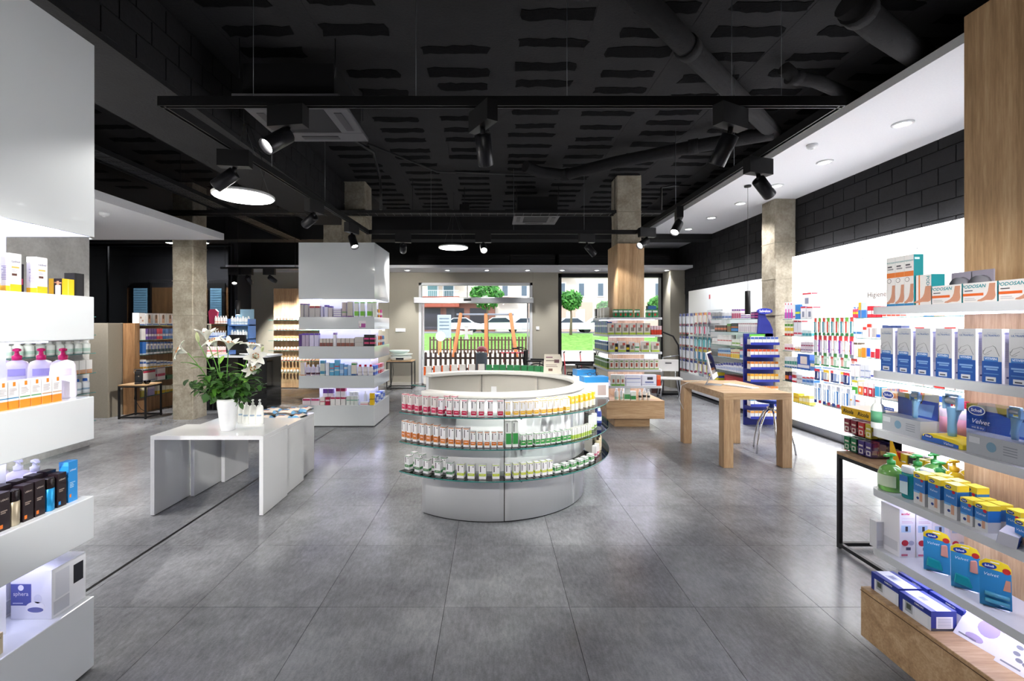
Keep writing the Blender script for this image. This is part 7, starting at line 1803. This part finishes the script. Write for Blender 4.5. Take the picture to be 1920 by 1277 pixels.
def sprig(i, tip, label, n=26, spread=.08):
    t = thing('foliage_sprig', label, 'foliage', (vx, vy, TT + .12), 0, 'leafy sprigs in the vase')
    b = Vector((.04 * cos(i * .9), .04 * sin(i * .9), 0)); h = px3(*tip) - Vector((0, 0, .12)); c = b.lerp(h, .45) + Vector((0, 0, .12))
    path = [b.lerp(c, u).lerp(c.lerp(h, u), u) for u in [k / 8 for k in range(9)]]
    MB().tube([tuple(p) for p in path], .003, 6).build('stem', mat('#4d6b2f', .6), t)
    for k in range(n):
        u = .42 + .58 * k / n; q = path[min(8, int(u * 8))].lerp(path[min(8, int(u * 8) + 1)], u * 8 - int(u * 8)) + Vector((RND.uniform(-1, 1), RND.uniform(-1, 1), RND.uniform(-1, 1))) * spread * .5
        o = link('leaf', SPR[RND.randrange(3)], t); o.location = q; o.rotation_euler = (RND.uniform(-.6, .6), RND.uniform(-.7, .7), RND.uniform(0, 6.28)); s_ = RND.uniform(.7, 1.15); o.scale = (s_, s_, s_)
sprig(0, (362, 722, 4.1), 'leafy green sprig trailing toward the concrete column', 20, .06)
sprig(1, (375, 735, 4.2), 'leafy green sprig hanging beside the vase rim', 14, .05)
sprig(2, (395, 690, 4.2), 'leafy green sprig rising below the highest lily')
sprig(3, (415, 715, 4.08), 'leafy green sprig at the front of the bouquet', 34, .13)
sprig(4, (437, 705, 4.15), 'leafy green sprig at the centre of the bouquet', 34, .13)
sprig(5, (462, 705, 4.1), 'leafy green sprig under the drooping lily', 30, .12)
sprig(6, (487, 725, 4.2), 'leafy green sprig reaching over the pump bottles', 26, .08)
sprig(7, (450, 730, 4.1), 'leafy green sprig spilling over the vase rim toward the bottles', 26, .1)
sprig(8, (400, 725, 4.15), 'leafy green sprig filling the vase mouth', 28, .1)

sprig(9, (352, 715, 4.2), 'leafy green sprig arching widest over the table edge', 18, .05)
sprig(10, (472, 690, 4.25), 'leafy green sprig behind the upturned lily', 22, .09)
sprig(11, (380, 708, 4.05), 'leafy green sprig leaning over the front of the vase', 22, .09)

# white pump bottles and wipes on the nesting tables
for i, px in enumerate((450, 464, 476, 489)):
    x = wx(px, 4.58)
    pump_bottle('pump_bottle', (x, 4.56 + (.05 if i == 0 else 0), .685), .2, f'{ORD[i]} white pump bottle from the vase on the middle nesting table', 'white pump bottles beside the vase', w=.075, h=.195, body='#f2f3ee', pumpc='#f4f4f0', sy=.8, band=[('#9fb6cc', .42, .5)])
pw = MB(); n = 8
for j in range(5):
    for i in range(n + 1):
        u, w_ = i / n, j / 4
        e = (sin(pi * u) ** .35) * (sin(pi * (w_ * .86 + .07)) ** .5)
        pw.v.append(((u - .5) * .19, (w_ - .5) * .1, .045 * e + .001))
for j in range(4):
    for i in range(n): pw.face((j * (n + 1) + i, j * (n + 1) + i + 1, (j + 1) * (n + 1) + i + 1, (j + 1) * (n + 1) + i), 1 if i in (0, n - 1) else (2 if 2 <= i <= 4 and j in (1, 2) else 0), True)
nb = len(pw.v)
for j in range(5):
    for i in range(n + 1): pw.v.append((pw.v[j * (n + 1) + i][0], pw.v[j * (n + 1) + i][1], 0))
for j in range(4):
    for i in range(n): pw.face((nb + j * (n + 1) + i, nb + (j + 1) * (n + 1) + i, nb + (j + 1) * (n + 1) + i + 1, nb + j * (n + 1) + i + 1), 0)
WIPE = pw.mesh('wipes_pack', [mat('#e9ddd2', .35), mat('#6aa8d4', .35), mat('#c87a5a', .4)])
for i, (x, y, z, r_) in enumerate(((-2.52, 4.93, 0, .1), (-2.30, 4.92, 0, -.1), (-2.50, 5.06, 0, .0), (-2.27, 5.05, 0, .2), (-2.53, 5.18, 0, -.1), (-2.25, 5.18, 0, .1), (-2.52, 5.0, 1, .15), (-2.30, 5.0, 1, -.05), (-2.51, 5.13, 1, 0), (-2.28, 5.13, 1, .1), (-2.16, 5.0, 0, 1.4), (-2.16, 5.18, 1, 1.5))):
    t = place('wipes_pack', WIPE, (x, y, .66 + z * .042), r_, f'{ORD[i]} soft pack of wipes from the pump bottles, {("bottom", "upper")[z]} layer on the lowest nesting table', 'pack', 'packs of wipes on the lowest nesting table')
    link('flap', MB().box(-.03, .03, -.018, .018, 0, .002).mesh('flap', mat('#4a94cc', .4)), t, (0, 0, .0455))

# ================================================================== mobility aids and appliances by the back wall
sh = thing('shower_chair', 'white plastic shower chair with metal legs beside the far oak unit', 'chair', (wx(1256, 10.4), 10.4, 0), R(-12))
MB().box(-.25, .25, -.2, .2, .44, .475).build('seat', mat('#e8e8e6', .4), sh, bevel=.015)
MB().box(-.23, .23, .2, .225, .6, .88).build('backrest', mat('#e8e8e6', .4), sh, bevel=.02)
MB().box(-.07, .07, .196, .2, .78, .81).build('hand_slot', mat('#5a5c60', .6), sh)
for sx in (-1, 1):
    MB().tube([(sx * .16, .19, .46), (sx * .16, .215, .62)], .012, 8).build('back_post', M_ALU, sh)
    for sy in (-1, 1):
        l = MB().tube([(sx * .18, sy * .14, .44), (sx * .24, sy * .2, .03)], .014, 8).build('leg', M_ALU, sh)
        MB().lathe([(.024, 0), (.022, .02), (.016, .045)], 12, cx=sx * .243, cy=sy * .203).build('rubber_foot', mat('#4a4c50', .7), l)
wk = thing('exercise_walker', 'upright frame with a curved black handle behind the white shower chair', 'walking aid', (wx(1262, 11.0), 11.0, 0))
MB().tube([(.15, 0, .05), (.15, 0, .95), (.13, 0, 1.2), (.0, 0, 1.42), (-.25, 0, 1.52), (-.38, 0, 1.54)], .02, 10).build('curved_handle', M_BLK, wk)
MB().box(-.5, -.34, -.05, .05, 1.53, 1.57).build('grip_pad', mat('#e4e4e2', .4), wk, bevel=.015)
MB().box(-.35, .3, -.2, .2, 0.0, .05).build('base', M_BLKM, wk)
MB().tube([(-.25, 0, .05), (-.25, 0, .9), (.15, 0, .95)], .018, 8).build('frame', M_ALU, wk)
for i in range(3):
    place('carton', carton(.3, .12, .1, '#4a3434', [(.05, .1, .95, .3, '#6a4a46')]), (wx(1232, 11.2), 11.2, i * .101), 0, f'{ORD[i]} long dark brown box stacked upward behind the shower chair', 'box', 'dark boxes behind the shower chair')
def wheelchair(x, y, rz, label, col='#1b1b1e'):
    t = thing('wheelchair', label, 'wheelchair', (x, y, 0), rz, 'wheelchairs before the shop window')
    for s in (-1, 1):
        w = MB(); w.tube([(s * .3, .3 * cos(a * pi / 14), .3 + .3 * sin(a * pi / 14)) for a in range(29)], .014, 8)
        wh = w.build('drive_wheel', mat('#26262a', .6), t)
        r2 = MB(); r2.tube([(s * .33, .25 * cos(a * pi / 12), .3 + .25 * sin(a * pi / 12)) for a in range(25)], .007, 6); r2.build('push_rim', M_CHROME, wh)
        sp = MB()
        for a in range(8): sp.tube([(s * .3, 0, .3), (s * .3, .29 * cos(a * pi / 4), .3 + .29 * sin(a * pi / 4))], .003, 4)
        sp.build('spokes', M_CHROME, wh)
        c = MB().tube([(s * .24, -.38 + .08 * cos(a * pi / 8), .08 + .08 * sin(a * pi / 8)) for a in range(17)], .012, 6); c.build('caster', mat('#3a3a3e', .6), t)
        MB().tube([(s * .25, -.38, .1), (s * .25, -.36, .48), (s * .25, .2, .5), (s * .25, .26, .95), (s * .25, .36, .98)], .013, 8).build('side_frame', M_BLKM, t)
        MB().box(s * .25 - .03, s * .25 + .03, -.2, .15, .68, .72).build('armrest', M_BLK, t, bevel=.01)
        MB().tube([(s * .25, -.15, .5), (s * .25, -.15, .68)], .011, 6).build('arm_post', M_BLKM, t)
        MB().tube([(s * .25, .36, .98), (s * .25, .48, .98)], .018, 8).build('push_handle', mat('#2a2a2c', .6), t)
        MB().tube([(s * .2, -.36, .45), (s * .18, -.55, .15)], .011, 6).build('leg_hanger', M_BLKM, t)
        MB().box(s * .18 - .07, s * .18 + .07, -.66, -.5, .12, .135).build('footplate', M_BLK, t)
    MB().box(-.23, .23, -.22, .2, .49, .53).build('seat', mat(col, .7), t, bevel=.01)
    MB().box(-.23, .23, .2, .23, .53, .93).build('backrest', mat(col, .7), t, bevel=.01)
    return t
wheelchair(wx(1003, 11.6), 11.6, R(75), 'black wheelchair beside the sliding door frame').scale = (1.12, 1.12, 1.12)
wheelchair(wx(1096, 10.6), 10.6, R(-100), 'black wheelchair in front of the shop window').scale = (1.12, 1.12, 1.12)
rl = thing('rollator', 'red and white walking frame between the two wheelchairs', 'walking aid', (wx(1075, 12.0), 12.1, 0))
for s in (-1, 1):
    MB().tube([(s * .24, -.3, .06), (s * .22, -.05, .62), (s * .22, .12, .95)], .014, 8).build('side_frame', mat('#b8283a', .4), rl)
    MB().tube([(s * .24, .28, .06), (s * .22, -.02, .62)], .014, 8).build('rear_leg', mat('#c8ccd0', .3, .6), rl)
    for yy in (-.3, .28):
        w = MB().lathe([(.06, 0), (.06, .03)], 14); w.xf(Matrix.Rotation(pi / 2, 4, 'Y')); w.build('wheel', mat('#3a3a3e', .6), rl, (s * .24 - .015, yy, .06))
    MB().tube([(s * .22, .12, .95), (s * .22, .0, .97)], .018, 8).build('grip', M_BLK, rl)
MB().box(-.2, .2, -.1, .12, .6, .63).build('seat', mat('#e4e4e4', .5), rl, bevel=.01)
# baby scale and folded cloth on the back table
bs = thing('baby_scale', 'white and pale green baby scale on the table by the back wall', 'scale', (wx(752, 11.98), 11.98, .75))
MB().lathe([(.24, 0), (.28, .03), (.29, .09), (.27, .12)], 24, sy=.62).build('body', mat('#e9eeea', .3), bs)
m = MB().lathe([(.22, .125), (.31, .17), (.315, .18), (.23, .145), (.0, .14)], 24, sy=.6); m.build('tray', mat('#dfeae6', .3), bs)
MB().box(-.1, .1, -.19, -.165, .03, .08).build('display_panel', mat('#2a3034', .2), bs)
t2 = thing('baby_scale', 'second pale baby scale tray stacked on the one below', 'scale', (wx(749, 11.98), 11.98, .932))
MB().lathe([(.15, 0), (.26, .05), (.275, .09), (.265, .095), (.18, .04), (.0, .03)], 24, sy=.6).build('tray', mat('#dcebe6', .3), t2)
cb = tag(MB().tube([(wx(735, 12.2), 12.24, .73), (wx(737, 12.2), 12.26, .4), (wx(733, 12.2), 12.27, .1), (wx(728, 12.2), 12.2, .005)], .006, 6).build('power_cable', M_BLK), 'black power cable hanging behind the baby scale table', 'cable')
# coffee machine
cm = thing('coffee_machine', 'black capsule coffee machine on the small steel framed table', 'coffee machine', (-6.50, 8.22, .62), R(35))
MB().slabxz([(-.06, 0), (.06, 0), (.06, .2), (.04, .25), (-.04, .25), (-.06, .2)], -.02, .17).build('body', M_BLKG, cm, bevel=.01)
MB().box(-.05, .05, -.11, -.02, .16, .235).build('brew_head', M_BLK, cm, bevel=.015); MB().box(-.055, .055, -.13, -.02, 0, .03).build('drip_tray', M_BLK, cm, bevel=.005)
MB().tube([(-.062, -.06, .2), (-.062, -.06, .265), (.062, -.06, .265), (.062, -.06, .2)], .008, 8).build('lever', M_CHROME, cm); MB().lathe([(.01, .13), (.012, .16)], 10, cx=0, cy=-.075).build('spout', M_CHROME, cm)
MB().tube([(0, .17, .05), (-.05, .22, -.1), (-.08, .2, -.3), (.02, .18, -.5), (.15, .2, -.6)], .005, 6).build('power_cable', M_BLK, cm)
cb2 = thing('capsule_dish', 'small glass dish of capsules beside the coffee machine', 'dish', (-6.30, 8.16, .62))
MB().lathe([(.03, 0), (.05, .03), (.055, .06), (.05, .058), (.03, .01), (.0, .008)], 16).build('dish', M_GLASS, cb2)
for i in range(5): MB().lathe([(.013, .01), (.017, .03), (.018, .034)], 10, cx=.02 * cos(i * 1.3), cy=.02 * sin(i * 1.3)).build('capsule', mat(('#8a6a5a', '#5a4a6a', '#a88a4a', '#6a5a50', '#7a7a80')[i], .3, .5), cb2)
